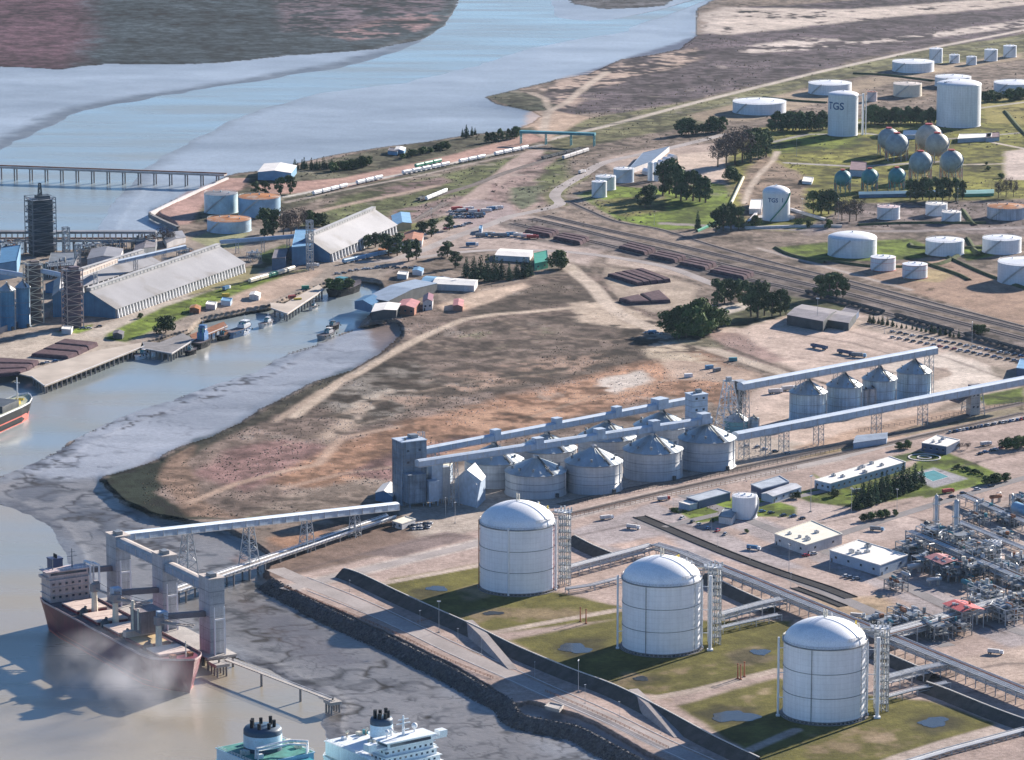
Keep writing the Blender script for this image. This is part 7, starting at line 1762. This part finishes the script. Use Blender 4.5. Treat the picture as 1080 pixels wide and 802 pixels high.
for x, y, hh, r_, lab in ((1022,592,24,1.2,'slim process column right of the stouter stack'),(1000,588,17,1.6,'short stout column between the two stacks'),(1036,604,20,1.4,'column inside the tall open frame'),(972,590,14,1.2,'short column at the left end of the plant'),(1072,615,20,1.0,'thin column beyond the small white tank'),(1030,545,16,.8,'thin column at the upper edge of the plant'),(1068,540,18,.8,'thin column near the upper right corner of the plant')):
    column(x, y, hh, r_, lab, [GALV,INSUL,CREAM][int(x)%3], plat=2)
for i, (x, y) in enumerate(((612,656),(618,658),(781,717),(785,714),(778,716))):
    g = G(x, y); t = empty('standpipe', g, 'rusty red standpipe in the grass basin '+('between the far and middle tanks' if x < 700 else 'between the middle and near tanks'), 'standpipe', group='rusty standpipes %s' % ('upper' if x < 700 else 'lower'))
    m = MB(); m.tube([(0,0,0),(0,0,8)],[.4,.3],8); m.build('pipe', P('red_standpipe',(.40,.14,.07),.7), t); m = MB(); m.tube([(0,0,8),(0,0,8.5)],.55,8); m.cb((0,0,0),(1.4,1.4,.5)); m.build('flange', RUSTP, t)
# ponds of rain water in the basins
PW = P('pond_water', (.035,.038,.04), .18, var=.1, spec=.22)
def pond(cx, cy, rx, ry, seed):
    rnd = random.Random(seed); m = MB(); n = 60; ph = [rnd.uniform(0,6.28) for _ in range(4)]
    vs = []
    for i in range(n):
        a = i*6.2832/n; k = 1+.16*math.sin(2*a+ph[0])+.12*math.sin(3*a+ph[1])+.07*math.sin(5*a+ph[2])+.05*math.sin(9*a+ph[3]); g = G(cx+rx*k*math.cos(a), cy+ry*k*math.sin(a), .05); vs.append((g.x,g.y,.16))
    m.add(vs, [tuple(range(n))]); tag(m.build('pond_water', PW), kind='structure')
pond(461,621,10,3,1); pond(606,684,17,5,2); pond(802,688,9,3.6,3); pond(775,756,22,6.5,4); pond(985,762,16,5,5); pond(676,716,9,2.2,6); pond(520,647,10,2.2,7)
# ------------------------------------------------------------------ haze and loading dust
def volume_box(name, x0, y0, z0, x1, y1, z1, col, dens):
    m = bpy.data.materials.new(name+'_material'); m.use_nodes = True; t = m.node_tree
    for n in list(t.nodes):
        if n.type == 'BSDF_PRINCIPLED': t.nodes.remove(n)
    v = t.nodes.new('ShaderNodeVolumePrincipled'); v.inputs['Color'].default_value = (*col,1); v.inputs['Density'].default_value = dens; v.inputs['Anisotropy'].default_value = .35
    t.links.new(v.outputs[0], t.nodes['Material Output'].inputs['Volume'])
    o = MB().box(x0,y0,z0,x1,y1,z1).build(name, m); tag(o, kind='stuff'); return o
volume_box('haze', -4600, -60, -8, 4600, 15200, CH+40, (.55,.76,1.0), HAZE)
def dust():
    m = bpy.data.materials.new('dust_material'); m.use_nodes = True; t = m.node_tree; N = t.nodes; L = t.links
    N.remove(N['Principled BSDF']); v = N.new('ShaderNodeVolumePrincipled'); v.inputs['Color'].default_value = (.84,.85,.92,1); v.inputs['Anisotropy'].default_value = .2
    tc = N.new('ShaderNodeTexCoord'); n = N.new('ShaderNodeTexNoise'); n.inputs['Scale'].default_value = .055; n.inputs['Detail'].default_value = 5
    L.new(tc.outputs['Object'], n.inputs['Vector'])
    r = N.new('ShaderNodeMapRange'); r.inputs[1].default_value = .42; r.inputs[2].default_value = .75; r.inputs[3].default_value = 0; r.inputs[4].default_value = .036; L.new(n.outputs['Fac'], r.inputs[0])
    ln = N.new('ShaderNodeVectorMath'); ln.operation = 'LENGTH'; mp = N.new('ShaderNodeMapping'); mp.inputs['Scale'].default_value = (1/80,1/40,1/22); L.new(tc.outputs['Object'], mp.inputs[0]); L.new(mp.outputs[0], ln.inputs[0])
    f = N.new('ShaderNodeMapRange'); f.inputs[1].default_value = 1.0; f.inputs[2].default_value = .2; L.new(ln.outputs['Value'], f.inputs[0])
    k = N.new('ShaderNodeMath'); k.operation = 'MULTIPLY'; L.new(r.outputs[0], k.inputs[0]); L.new(f.outputs[0], k.inputs[1]); L.new(k.outputs[0], v.inputs['Density'])
    L.new(v.outputs[0], N['Material Output'].inputs['Volume'])
    b = MB(); b.lathe([(max(math.cos(a),.01)*1.0, math.sin(a)) for a in [math.pi*(i/12-.5) for i in range(13)]], 24)
    for i, (x, y, z) in enumerate(b.v): b.v[i] = (x*80, y*40, z*22)
    o = b.build('dust_cloud', m); g = G(134, 714, 10); o.location = g; o.rotation_euler = (0,0,srz); tag(o, kind='stuff')
dust()
# ------------------------------------------------------------------ trees
def line(a, b, n, h, jit=1.0, w=1.0, seed=0):
    r_ = random.Random(seed+n); return [(a[0]+(b[0]-a[0])*(i+.5)/n+r_.uniform(-jit,jit), a[1]+(b[1]-a[1])*(i+.5)/n+r_.uniform(-jit,jit)*.7, h*r_.uniform(.55,1.2), w*r_.uniform(.8,1.2)) for i in range(n)]
TC = 'trees along the estuary shore'
grove(line((310,179),(352,178),13,12,1.2), 'dark conifer in the shore grove behind the white roofed pier warehouse', TC, 'conifer', 1)
grove(line((352,181),(392,174),13,12,1.5,1.2), 'round dark tree in the shore thicket right of the conifer grove', TC, 'bush', 2)
grove(line((422,168),(438,165),3,9,1,1.3), 'low dark tree on the shore by the tiny blue shore houses', TC, 'bush', 3)
grove(line((441,163),(474,157),6,10,1,1.2), 'dark tree in the shore clump left of the green train', TC, 'bush', 4)
grove(line((486,146),(504,143),4,12,1), 'dark conifer in the small waterside clump', TC, 'conifer', 5)
grove(line((512,151),(547,146),12,12,1), 'dark tree in the shore clump nearest the sandy point', TC, 'gum', 6)
TB = 'trees round the port sheds'
grove([(270,205,14,1.2),(280,206,15,1.1),(296,206,19,1.0),(306,205,20,1.0)], 'dark tree between the blue tank and the pier warehouse', TB, 'gum', 7)
grove([(279,252,32,.9),(288,251,30,.9),(284,246,26)], 'tall dark tree beside the low half rusted tank', TB, 'gum', 8)
grove([(299,250,28,.9,'bare'),(307,250,27,.9,'bare'),(315,246,26,.9,'bare')], 'grey thin leaved tree left of the blue gable', TB, 'bare', 9)
grove([(326,239,21,1.25),(336,238,19,1.2)], 'broad dark tree behind the ridge of the tall grain shed', TB, 'bush', 10)
grove([(388,262,15,1.3),(396,261,16,1.3),(404,264,18,1.2),(410,270,22,1.1),(419,270,24,1)], 'dark tree against the long wall of the tall grain shed', TB, 'gum', 11)
grove([(431,276,24,1),(439,274,22,1),(445,251,18,1.1),(455,250,19,1.1),(474,243,16,1.2)], 'dark tree round the brown roofed depot', TB, 'gum', 12)
grove([(472,271,17,1.2),(480,283,18,1.2),(466,272,12,1.2)], 'dark tree behind the long blue roofed boat shed', TB, 'gum', 13)
grove([(492,292,22,1),(500,296,27,1),(507,294,26,1),(514,297,30,1),(522,296,28,1),(529,295,23,1.1),(537,296,20,1.1),(545,294,20,1.1),(553,293,22,1.1),(559,291,17,1.1)], 'dark tree in the dense row behind the long low white shed', TB, 'conifer', 14)
grove([(592,284,24,1.25)], 'lone dark round tree right of the bright green store', TB, 'bush', 15)
grove([(175,351,25,1.15)], 'big round dark tree alone on the quay grass', TB, 'bush', 16)
grove([(148,336,7,1.3)], 'small round shrub by the quay road', TB, 'bush', 17, 'shrub', )
grove([(350,306,15,1.3),(358,306,17,1.3),(367,305,16,1.3)], 'dark tree at the head of the basin behind the dredger', TB, 'bush', 18)
grove([(163,259,15,1.0),(172,258,17,1.0),(180,257,14,1)], 'grey bare tree at the end of the second pier', TB, 'bare', 19)
TH = 'tall trees by the long hall'
grove([(680,219,22,1.1),(686,218,24,1.2)], 'grey green tree at the left end of the grove on the lawn', TH, 'gum', 20)
grove([(699,207,34,.9),(706,205,38,.85),(713,209,36,.9),(718,212,34,.9),(724,211,30,1),(731,212,32,1),(738,213,28,1),(744,214,28,1)], 'tall dark eucalyptus in the grove in front of the long hall', TH, 'gum', 21)
grove([(736,242,21,.8)], 'single upright dark tree at the lawn corner', TH, 'conifer', 22)
grove([(755,245,25,1),(763,244,29,.9),(771,243,30,.9),(779,243,25,.9)], 'grey dark tree at the foot of the pale pipeline', TH, 'gum', 23)
grove([(770,190,18,1.2),(777,192,16,1.2)], 'round dark tree at the top of the pale pipeline', TH, 'bush', 24)
grove([(757,176,28,1.1),(766,176,36,1),(775,174,38,1),(783,172,34,1)], 'purplish bare tree in the large clump left of the tall lettered tank', TH, 'bare', 25)
grove([(792,171,34,.9),(800,169,34,.9),(808,166,30,1)], 'tall dark tree in the clump left of the tall lettered tank', TH, 'gum', 26)
TG = 'tree belts of the gas terminal'
grove(line((716,143),(765,139),20,15,1.2,1.1), 'dark tree in the belt left of the leftmost far tank', TG, 'gum', 27)
grove(line((812,138),(872,137),24,18,1.2,1.1), 'dark tree in the belt before the leftmost far tank', TG, 'gum', 28)
grove(line((911,131),(986,130),30,17,1.5,1.1), 'tree in the belt between the two tall far tanks', TG, 'gum', 29)
grove(line((830,128),(870,126),8,9,1.2,1.2), 'low grey tree behind the belt before the leftmost far tank', TG, 'bare', 30)
grove(line((1036,107),(1057,106),5,13,1,1.3), 'dark round tree before the cut far tank, left clump', TG, 'bush', 31)
grove(line((1063,106),(1085,104),5,14,1,1.3), 'dark round tree before the cut far tank, right clump', TG, 'bush', 32)
grove([(858,225,24,1),(866,226,26,1),(874,226,26,1),(881,227,24,1)], 'green tree below the leftmost teal sphere', TG, 'gum', 33)
grove([(888,233,22,1),(896,234,24,1),(903,233,22,1)], 'grey bare tree below the teal spheres', TG, 'bare', 34)
grove([(960,211,23,.8),(966,212,22,.8),(973,211,24,.8),(980,212,23,.8),(987,211,24,.8),(994,212,25,.8),(1001,211,22,.8),(1008,212,24,.8),(1015,211,21,.8)], 'slim tree with a bare trunk in the row below the large spheres', TG, 'gum', 35)
grove([(1053,209,18,.8),(1061,208,20,.8),(1069,208,17,.8)], 'grey bare tree beside the cyan roof', TG, 'bare', 36)
grove([(797,240,16,.9),(781,241,12,1),(843,239,12,.9),(853,240,11,.9),(874,241,12,1)], 'small dark tree along the low white wall before the lettered domed tank', TG, 'bush', 37)
grove([(1042,180,6,1.3),(1056,188,7,1.3),(1040,174,4,1.3)], 'low shrub on the grass by the pale paved yard', TG, 'bush', 38, 'shrub')
TY = 'trees beyond the pale yard'
grove([(708,350,28,1.3),(718,352,36,1.2),(729,352,42,1.1),(738,350,44,1.1),(748,349,36,1.15),(757,346,26,1.2),(724,356,24,1.3),(740,355,26,1.3)], 'dark tree in the big clump beside the dirt road', TY, 'bush', 39)
grove([(764,320,26,.9),(771,319,25,.9),(779,318,24,.9),(757,324,30,.9),(785,322,26,.9)], 'tall tree behind the big dark clump', TY, 'gum', 40)
grove([(792,334,36,.8),(799,335,40,.8),(806,333,37,.8),(814,334,26,.9),(823,333,28,.9),(829,332,22,.9)], 'tall loose tree left of the dark workshops', TY, 'gum', 41)
grove([(866,315,25,1),(874,316,28,1),(882,315,28,1),(889,314,22,1)], 'dark tree between the workshops and the railway', TY, 'gum', 42)
grove(line((914,340),(1014,357),20,9,1.0,1.1), 'small dark tree in the row above the parked cars', TY, 'conifer', 43)
grove([(1036,352,13,1.3),(1030,350,11,1.3)], 'round dark tree at the end of the row above the parked cars', TY, 'bush', 44)
TL2 = 'trees of the plant garden'
grove([(903,538,26,1),(909,536,28,1),(916,534,28,1),(923,531,28,1),(930,528,27,1),(937,526,27,1),(944,523,28,1),(951,521,26,1),(958,518,26,1),(965,515,24,1),(972,512,22,1)], 'dark conifer in the thick row before the offices', TL2, 'conifer', 45)
grove([(1040,510,11,1.4),(1046,510,13,1.4),(1053,509,12,1.4),(1060,508,11,1.4)], 'round dark tree at the right end of the lawn', TL2, 'bush', 46)
grove(line((1006,493),(1038,502),9,6,.6,1.4), 'clipped round shrub in the hedge along the lawn', TL2, 'bush', 47, 'shrub')
grove([(911,550,10,1.3),(918,549,11,1.3),(928,547,11,1.3),(934,546,11,1.3),(945,544,8,1.3)], 'round dark shrub on the gravel before the conifer row', TL2, 'bush', 48, 'shrub')
grove([(949,474,10,1.4),(957,473,11,1.4)], 'dark round tree left of the gate office', TL2, 'bush', 49)
grove([(1012,474,7,1.4),(1020,474,7,1.4)], 'small reddish bare tree right of the gate office', TL2, 'bare', 50)
grove([(1062,474,15,1.3),(1072,474,17,1.3),(1082,472,16,1.3)], 'large dark tree cut by the right edge near the car park', TL2, 'bush', 51)
grove([(880,524,11,1.3),(840,526,10,1.3),(711,541,8,1.3),(752,551,5,1.4),(788,562,5,1.5)], 'small round tree on the lawns round the water tank', TL2, 'bush', 52)
# ------------------------------------------------------------------ vehicles and wagons
rc = random.Random(12)
def cars(a, b, n, deg, where, group, jit=.5, s=1.15, rows_=1, dy=0):
    for r_ in range(rows_):
        for i in range(n):
            f = (i+.5)/n; car(a[0]+(b[0]-a[0])*f+rc.uniform(-jit,jit), a[1]+(b[1]-a[1])*f+dy*r_+rc.uniform(-jit,jit)*.3, deg+rc.uniform(-6,6)+180*rc.randrange(2), rc.choices((0,1,2,3,4),(5,4,5,1,2))[0], where, group, s)
cars((1000,457),(1082,442), 22, 75, 'in the long row beside the plant road at the right edge', 'cars in the plant car park')
cars((938,350),(1080,377), 20, 20, 'under the row of small trees beyond the pale yard', 'cars beyond the pale yard', rows_=2, dy=6)
cars((430,556),(456,553), 8, 80, 'at the foot of the elevator tower', 'cars at the elevator')
cars((432,559),(454,557), 6, 80, 'in the nearer row at the foot of the elevator tower', 'cars at the elevator')
cars((846,588),(862,584), 2, 20, 'in front of the square white roofed building', 'cars by the square building')
cars((890,608),(905,612), 3, 20, 'at the shaded side of the long white roofed building', 'cars by the long building')
cars((474,224),(508,224), 10, 40, 'in the crowded yard by the wide dirt road', 'vehicles of the road yard', 1.5, 1.3, 3, 3)
cars((468,243),(498,236), 7, 30, 'beside the road below the crowded yard', 'vehicles of the road yard', 1.5, 1.3)
cars((406,283),(440,283), 6, 20, 'in the lane behind the boat shed', 'cars behind the boat shed', 2, 1.2)
cars((352,290),(400,282), 7, 20, 'along the port lane at the basin head', 'cars at the basin head', 2, 1.2)
cars((60,350),(110,345), 5, 15, 'beside the quay road below the headhouse towers', 'cars on the quay', 2)
cars((40,385),(60,381), 3, 30, 'on the quay between the two dark stockpiles', 'cars on the quay', 1)
cars((680,352),(700,353), 4, 30, 'beside the big dark tree clump', 'cars by the tree clump', 1.5)
TRK = [(WHITE,PLAST),(REDP,PLAST),(BLUEL,STEELM),(WHITE,BLUEC),(REDP,REDP),(WHITE,GREENP)]
TRN = ['white truck with a pale trailer','red truck with a pale trailer','blue truck with a dark trailer','white truck with a blue trailer','all red truck','white truck with a green trailer']
def truck(px, py, deg, k, where, group, s=1.0):
    place('truck%d' % k, truck_fn(*TRK[k]), 'truck', G(px,py,.06), R(deg), TRN[k]+' '+where, 'truck', group, s)
for i, (x, y, d, k) in enumerate(((482,222,30,4),(488,224,30,1),(494,222,35,0),(500,225,30,1),(506,228,30,2),(513,224,30,0),(519,222,30,3),(525,221,30,0))):
    truck(x, y, d, k, 'in the crowded road yard', 'trucks of the road yard')
for i, (x, y, d, k) in enumerate(((508,250,10,2),(516,249,10,2),(524,250,10,2),(531,250,8,2),(540,249,8,3),(548,250,8,1),(556,251,8,0),(562,252,8,4))):
    truck(x, y, d, k, 'in the row below the main road', 'truck row on the pale yard')
truck(498, 260, 5, 3, 'parked alone at the edge of the pale yard', 'single trucks'); truck(614, 183, 60, 0, 'driving on the main road by the small tanks', 'single trucks')
truck(239, 306, heading((220,312),(260,297))*57.3, 3, 'on the quay road below the very long shed', 'trucks on the quay road'); truck(330, 282, 20, 0, 'on the quay road below the blue gable', 'trucks on the quay road')
truck(832, 412, 25, 0, 'under the upper gallery beyond the tall silos', 'trucks by the silos'); truck(818, 415, 25, 0, 'left of the other truck under the upper gallery', 'trucks by the silos'); truck(906, 377, -15, 2, 'just behind the upper gallery on the pale yard', 'trucks by the silos')
truck(752, 492, 25, 1, 'parked below the right end of the great silos', 'trucks by the silos')
for (x, y, lab) in ((864,368,'dark blue open trailer on the pale yard, left of two'),(892,374,'dark blue open trailer on the pale yard, right of two')):
    place('wagonN', wagon_fn(P('navy_clad',(0,0,0)), False, 16), 'open_trailer', G(x,y,.06), heading((850,364),(904,375)), lab, 'trailer', 'open trailers on the yard')
line_w = [(448,213),(470,204),(492,194)]
train(line_w, 12, 4, 4, 'hopperW', wagon_fn(WHITE, True, 12), 'white hopper wagon standing alone with three others in the field', 'white hopper wagons in the field')
train([(448,213),(470,204),(492,194)], 12, 1, -10+10, 'flatD', wagon_fn(STEELD, False, 12), 'dark flat wagon at the end of the white hoppers', 'dark flat wagon', off=6)
train([(262,300),(300,289),(345,275)], 13, 5, 2, 'hopperC', wagon_fn(CREAM, True, 13), 'cream covered wagon on the quay line below the very long shed', 'cream quay wagons', skip=(2,))
train([(262,300),(300,289),(345,275)], 13, 3, 2, 'hopperG', wagon_fn(GREENP, True, 13), 'green covered wagon among the cream wagons on the quay line', 'green quay wagon', skip=(0,1))
train([(362,279),(390,273),(425,266)], 14, 8, 0, 'hopperB', wagon_fn(BLUEL, True, 14), 'bluish covered wagon in the line before the tall grain shed', 'bluish wagons by the shed')
train([(330,207),(400,190),(470,176),(560,157)], 14, 26, 0, 'hopperW', wagon_fn(WHITE, True, 12), 'white covered wagon in the long pale train on the estuary line', 'long pale train', skip=(4,8,9,15,19))
train([(438,178),(470,171)], 14, 4, 0, 'hopperG', wagon_fn(GREENP, True, 13), 'green covered wagon on the estuary line behind the pale train', 'green estuary wagons')
train([(572,169),(612,159)], 14, 8, 0, 'hopperD', wagon_fn(STEELD, False, 14), 'dark open wagon in the siding below the green gantry', 'dark siding wagons')
train([(594,169),(622,160)], 14, 6, 0, 'hopperP', wagon_fn(PLAST, True, 14), 'pale covered wagon in the siding below the green gantry', 'pale siding wagons')
LOW = [(830,304),(900,322),(1000,349),(1080,371),(1250,416)]
train(LOW, 14, 24, 30, 'hopperD', wagon_fn(STEELD, False, 14), 'dark open wagon in the long train on the lower railway line', 'long dark train', off=-2.6, skip=(7,13))
train([(560,231),(600,240),(640,250),(700,264),(760,279),(820,293),(900,312)], 14, 9, 560, 'hopperR', wagon_fn(P('rusty_wagon',(.16,.09,.08),.8), False, 14), 'rusty open wagon on the upper railway line behind the trees', 'rusty wagons', off=2.6)
def container(px, py, deg, mt, lab):
    t = empty('shipping_container', G(px,py), lab, 'container', R(deg), 'site containers'); m = MB(); m.box(-3,-1.25,.1,3,1.25,2.7); m.build('body', mt, t); m = MB()
    for k in range(14): m.box(-2.9+k*.43,-1.32,.2,-2.7+k*.43,1.32,2.6)
    m.build('rib', mt, t); m = MB(); m.box(3.0,-1.15,.2,3.06,1.15,2.6); m.build('door', STEELM, t)
container(748,389,20,BLUEL,'blue site container on the sandy ground behind the silos, nearer one'); container(773,381,10,TEAL,'teal site container by the dirt track behind the silos'); container(756,392,40,STEELM,'dark site container beside the blue one'); container(726,398,20,WHITE,'white site container alone on the sandy ground'); container(688,352,20,BLUEL,'blue site container by the tree clump'); container(238,313,20,YELLOW,'yellow cargo container on the grass by the quay'); container(314,318,25,YELLOW,'yellow cargo container on the quay head'); container(322,305,10,GREENP,'pale green container behind the quay head'); container(308,315,30,REDP,'red cargo container beside the yellow one')
t, ro, q = quad_building([(414,556),(424,559),(438,554),(428,551)], 3.5, 'elevator_office', 'small cream office at the foot of the elevator tower', 'office', PLAST, P('cream_roof',(0,0,0)), wins=[(0,2,1)])
quad_building([(480,530),(503,536),(512,527),(490,521)], 15, 'gabled_house', 'steep gabled cleaning house with a pale roof between tower and silos', 'building', GALL, P('pale_gable_roof',(.40,.41,.42),.5), flat=False, ridge=7)
quad_building([(449,512),(470,517),(478,506),(458,502)], 12, 'hopper_house', 'low building with a yellowish roof behind the elevator tower', 'building', GALL, P('yellowish_roof',(.62,.58,.44),.7), flat=False, ridge=2)
quad_building([(396,528),(414,532),(420,522),(404,519)], 5, 'small_store', 'low store with a rounded white roof left of the elevator tower', 'store', BLUEC, ROOFW, flat=False, ridge=2.5)
# gantry of the siding
t = empty('siding_gantry', G(588,153), 'long dark green gantry roof spanning the sidings near the sandy point', 'gantry', heading((560,152),(618,154)))
m = MB(); m.cb((0,0,11),(78,7,2.4)); m.build('girder', TEAL, t)
for x in (-38,-12,14,38):
    m = MB(); m.beam((x,-3,0),(x,-3,11),.9); m.beam((x,3,0),(x,3,11),.9); m.beam((x,-3,6),(x,3,6),.5); m.build('leg', TEAL, t)
for pts, mt, lab in (([(784,188),(776,205),(768,222),(761,236)], P('pale_yellow_pipe',(.60,.58,.40),.5), 'pale yellow pipeline running down the lawn edge'), ([(762,232),(750,238),(735,245)], GREENP, 'green pipe fence at the lawn corner')):
    profile('pipeline', pts, [(1.2,0),(1.2,1.6),(.4,2.0),(-.4,2.0),(-1.2,1.6),(-1.2,0)], mt, None, lab, 'pipeline')
for i, (x, y, h) in enumerate(((855,540,38),(898,541,26))): mast(x, y, h, ('tall' if i == 0 else 'slim')+' light mast on the lawn before the offices', 'masts of the plant garden')
for x, y, h in ((832,604,30),(875,602,22),(750,561,16),(757,577,18),(791,591,14),(710,540,14),(946,538,22),(834,620,16)): mast(x, y, h, 'grey light mast along the plant street', 'masts along the plant street')
for x, y, h in ((862,345,30),(933,352,17),(1025,368,28)): mast(x, y, h, 'light mast at the far rim of the pale yard', 'masts of the yard')
for x, y, h in ((369,624,12),(443,661,17),(483,676,13),(508,692,18),(564,716,18),(617,742,20),(653,757,17),(697,774,18)): mast(x, y, h, 'short lamp post along the revetment road', 'lamps of the revetment road')
for x, y, h in ((463,667,33),(610,730,34)): mast(x, y, h, 'tall white mast on the basin bank '+('below the far tank' if x < 500 else 'below the middle tank'), 'tall masts on the basin bank')
for x, y, h in ((884,232,22),(846,228,18),(840,165,18),(1010,215,16),(690,237,10),(455,240,20),(470,545,20),(480,552,22)): mast(x, y, h, 'thin light mast '+('at the elevator yard' if y > 500 else 'near the depot road' if x < 500 else 'on the gas terminal ground'), 'masts '+('elevator' if y > 500 else 'depot' if x < 500 else 'terminal'))
# ------------------------------------------------------------------ scrub on the waste ground
def scrub(name, n, box, test, smin, smax, mat, seed):
    r_ = np.random.RandomState(seed); px = r_.uniform(box[0], box[2], n); py = r_.uniform(box[1], box[3], n)
    ci = np.clip(((px+300)/1.6).astype(int), 0, NC-1); ri = np.clip(np.searchsorted(rows, py), 0, NR-1)
    k = (cls[ri,ci] == 0) & test(colr[ri,ci]) & (r_.uniform(0,1,n) < ss(.12+n30[ri,ci]*2.0+n9[ri,ci]*.9+n90[ri,ci]*1.2))
    X, Y = GN(px[k], py[k], 0.0); m = len(X); s = smin+(smax-smin)*r_.uniform(0,1,m)**3; V = np.zeros((m,5,3)); 
    for j in range(4):
        a = j*math.pi/2+r_.uniform(-.5,.5,m); q = s*r_.uniform(.6,1.2,m); V[:,j] = np.stack([X+np.cos(a)*q, Y+np.sin(a)*q, np.full(m,-.05)],1)
    V[:,4] = np.stack([X+r_.uniform(-.3,.3,m)*s, Y+r_.uniform(-.3,.3,m)*s, s*r_.uniform(.35,.9,m)],1)
    i = np.arange(m)*5; F = np.concatenate([np.stack([i+a,i+b,i+4],1) for a,b in ((0,1),(1,2),(2,3),(3,0))])
    me = bpy.data.meshes.new(name); me.from_pydata(V.reshape(-1,3).tolist(), [], F.tolist()); me.materials.append(mat)
    tag(link(bpy.data.objects.new(name, me)), kind='stuff')
SCR = P('scrub_leaves', (.135,.112,.08), .95, var=.4, scale=.05, var2=.4, scale2=.5)
scrub('scrub', 50000, (150,300,800,545), lambda c: c[:,1] < .20, .25, 1.0, SCR, 3)
scrub('scrub', 40000, (230,20,1080,240), lambda c: (c[:,1] < .19), .4, 1.8, SCR, 4)
scrub('rubble', 26000, (250,330,800,520), lambda c: c[:,1] > .16, .3, .8, P('pale_rubble',(.42,.37,.33),.95,var=.4,scale=.2), 5)

for i, (x, y, w, d, h, lab) in enumerate(((62,292,18,12,12,'dark cluttered machinery frame behind the cream headhouse tower'),(95,268,22,12,8,'rusty machinery frame below the second pier'),(120,264,20,10,7,'pale machinery frame by the second pier'),(150,262,16,10,9,'dark machinery frame near the end of the second pier'),(10,268,20,14,10,'blue grey machinery frame at the left edge under the second pier'),(20,330,14,10,10,'dark frame squeezed among the blue port silos'),(100,300,16,8,7,'low frame beside the plain shed'),(195,270,12,8,6,'small frame at the far corner of the long shed'),(268,275,10,8,7,'small frame left of the dark blue annex'))):
    frame_unit(x, y, w, d, h, .45, lab, 2, 40+i)
for k, (x, y, lab) in enumerate(((70,352,'pale truck shed on the quay lawn'),(124,357,'dark low hut by the quay lawn'),(222,326,'white roofed hut by the tugs'),(205,330,'low brown hut by the tugs'),(238,322,'small blue roofed hut by the tugs'),(268,316,'white hut on the bare ground by the tugs'),(414,163,'tiny blue shore house, left of two'),(421,162,'tiny blue shore house, right of two'),(404,268,'pale hut at the shed end'),(440,290,'low white hut behind the boat shed'),(424,294,'low dark hut behind the boat shed'),(466,300,'tiny white hut below the conifers'))):
    w = 5; quad_building([(x-w,y),(x+w,y+1.2),(x+w+2,y-2.2),(x-w+2,y-3.2)], 3.6, 'small_hut', lab, 'hut', [PLAST,STEELD,PLAST,RUSTP,PLASTB][k%5] if k not in (6,7) else BLUEL, [ROOFW,ROOFD,ROOFW,RUST,BLUEL][k%5], flat=k%2 == 0, ridge=1)

grove(line((908,531),(968,509),10,24,.8,1.1), 'dark conifer in the thick row before the offices', TL2, 'conifer', 61)
grove(line((904,539),(972,514),12,9,.6,1.5), 'low dark shrub at the foot of the thick conifer row', TL2, 'bush', 62, 'shrub')

for x, y, d, k, wh in ((668,558,-25,0,'on the plant street by the drain channel'),(795,580,-25,3,'on the plant street by the square building'),(905,520,30,2,'by the conifer row'),(640,548,25,0,'on the railway side plant street'),(1000,520,30,4,'on the plaza right of the lawn'),(1040,470,30,0,'in the car park by the gate office'),(925,560,-20,2,'on the gravel behind the long white building'),(905,652,-20,0,'on the brown patch behind the near tank'),(700,528,28,1,'by the navy portable building'),(1050,690,-20,0,'on the sandy ground at the right edge')):
    truck(x, y, d, k, wh, 'trucks of the plant', .8)
cars((715,546),(770,566), 6, 65, 'beside the water tank annex', 'cars by the water tank', 1.5)
cars((800,540),(850,548), 5, 30, 'on the paved plot before the lawns', 'cars on the paved plot', 2)
cars((1030,480),(1078,468), 8, 30, 'in the inner car park at the right edge', 'cars of the inner car park', 3)
cars((985,530),(1050,512), 5, 30, 'on the plaza below the lawn', 'cars on the plaza', 2)
cars((780,470),(835,480), 5, 30, 'on the bare ground below the tall silos', 'cars below the tall silos', 2)

boat(150, 371, 16, 5, hz, 'small white launch under the edge of the dark jetty', WHITE, PLAST, .1, cat='boat', name='harbour_launch', h=1.6, house_h=2.6)
boat(238, 351, 20, 6, hz, 'small black work boat between the two blue tugs', BLACKH, RUSTP, -.1, cat='boat', name='work_boat', h=2.0, house_h=3.0)
boat(281, 338, 18, 6, hz, 'small white boat in front of the blue tug with white wheelhouse', PLAST, WHITE, .1, cat='boat', name='work_boat', h=1.8, house_h=3.2)
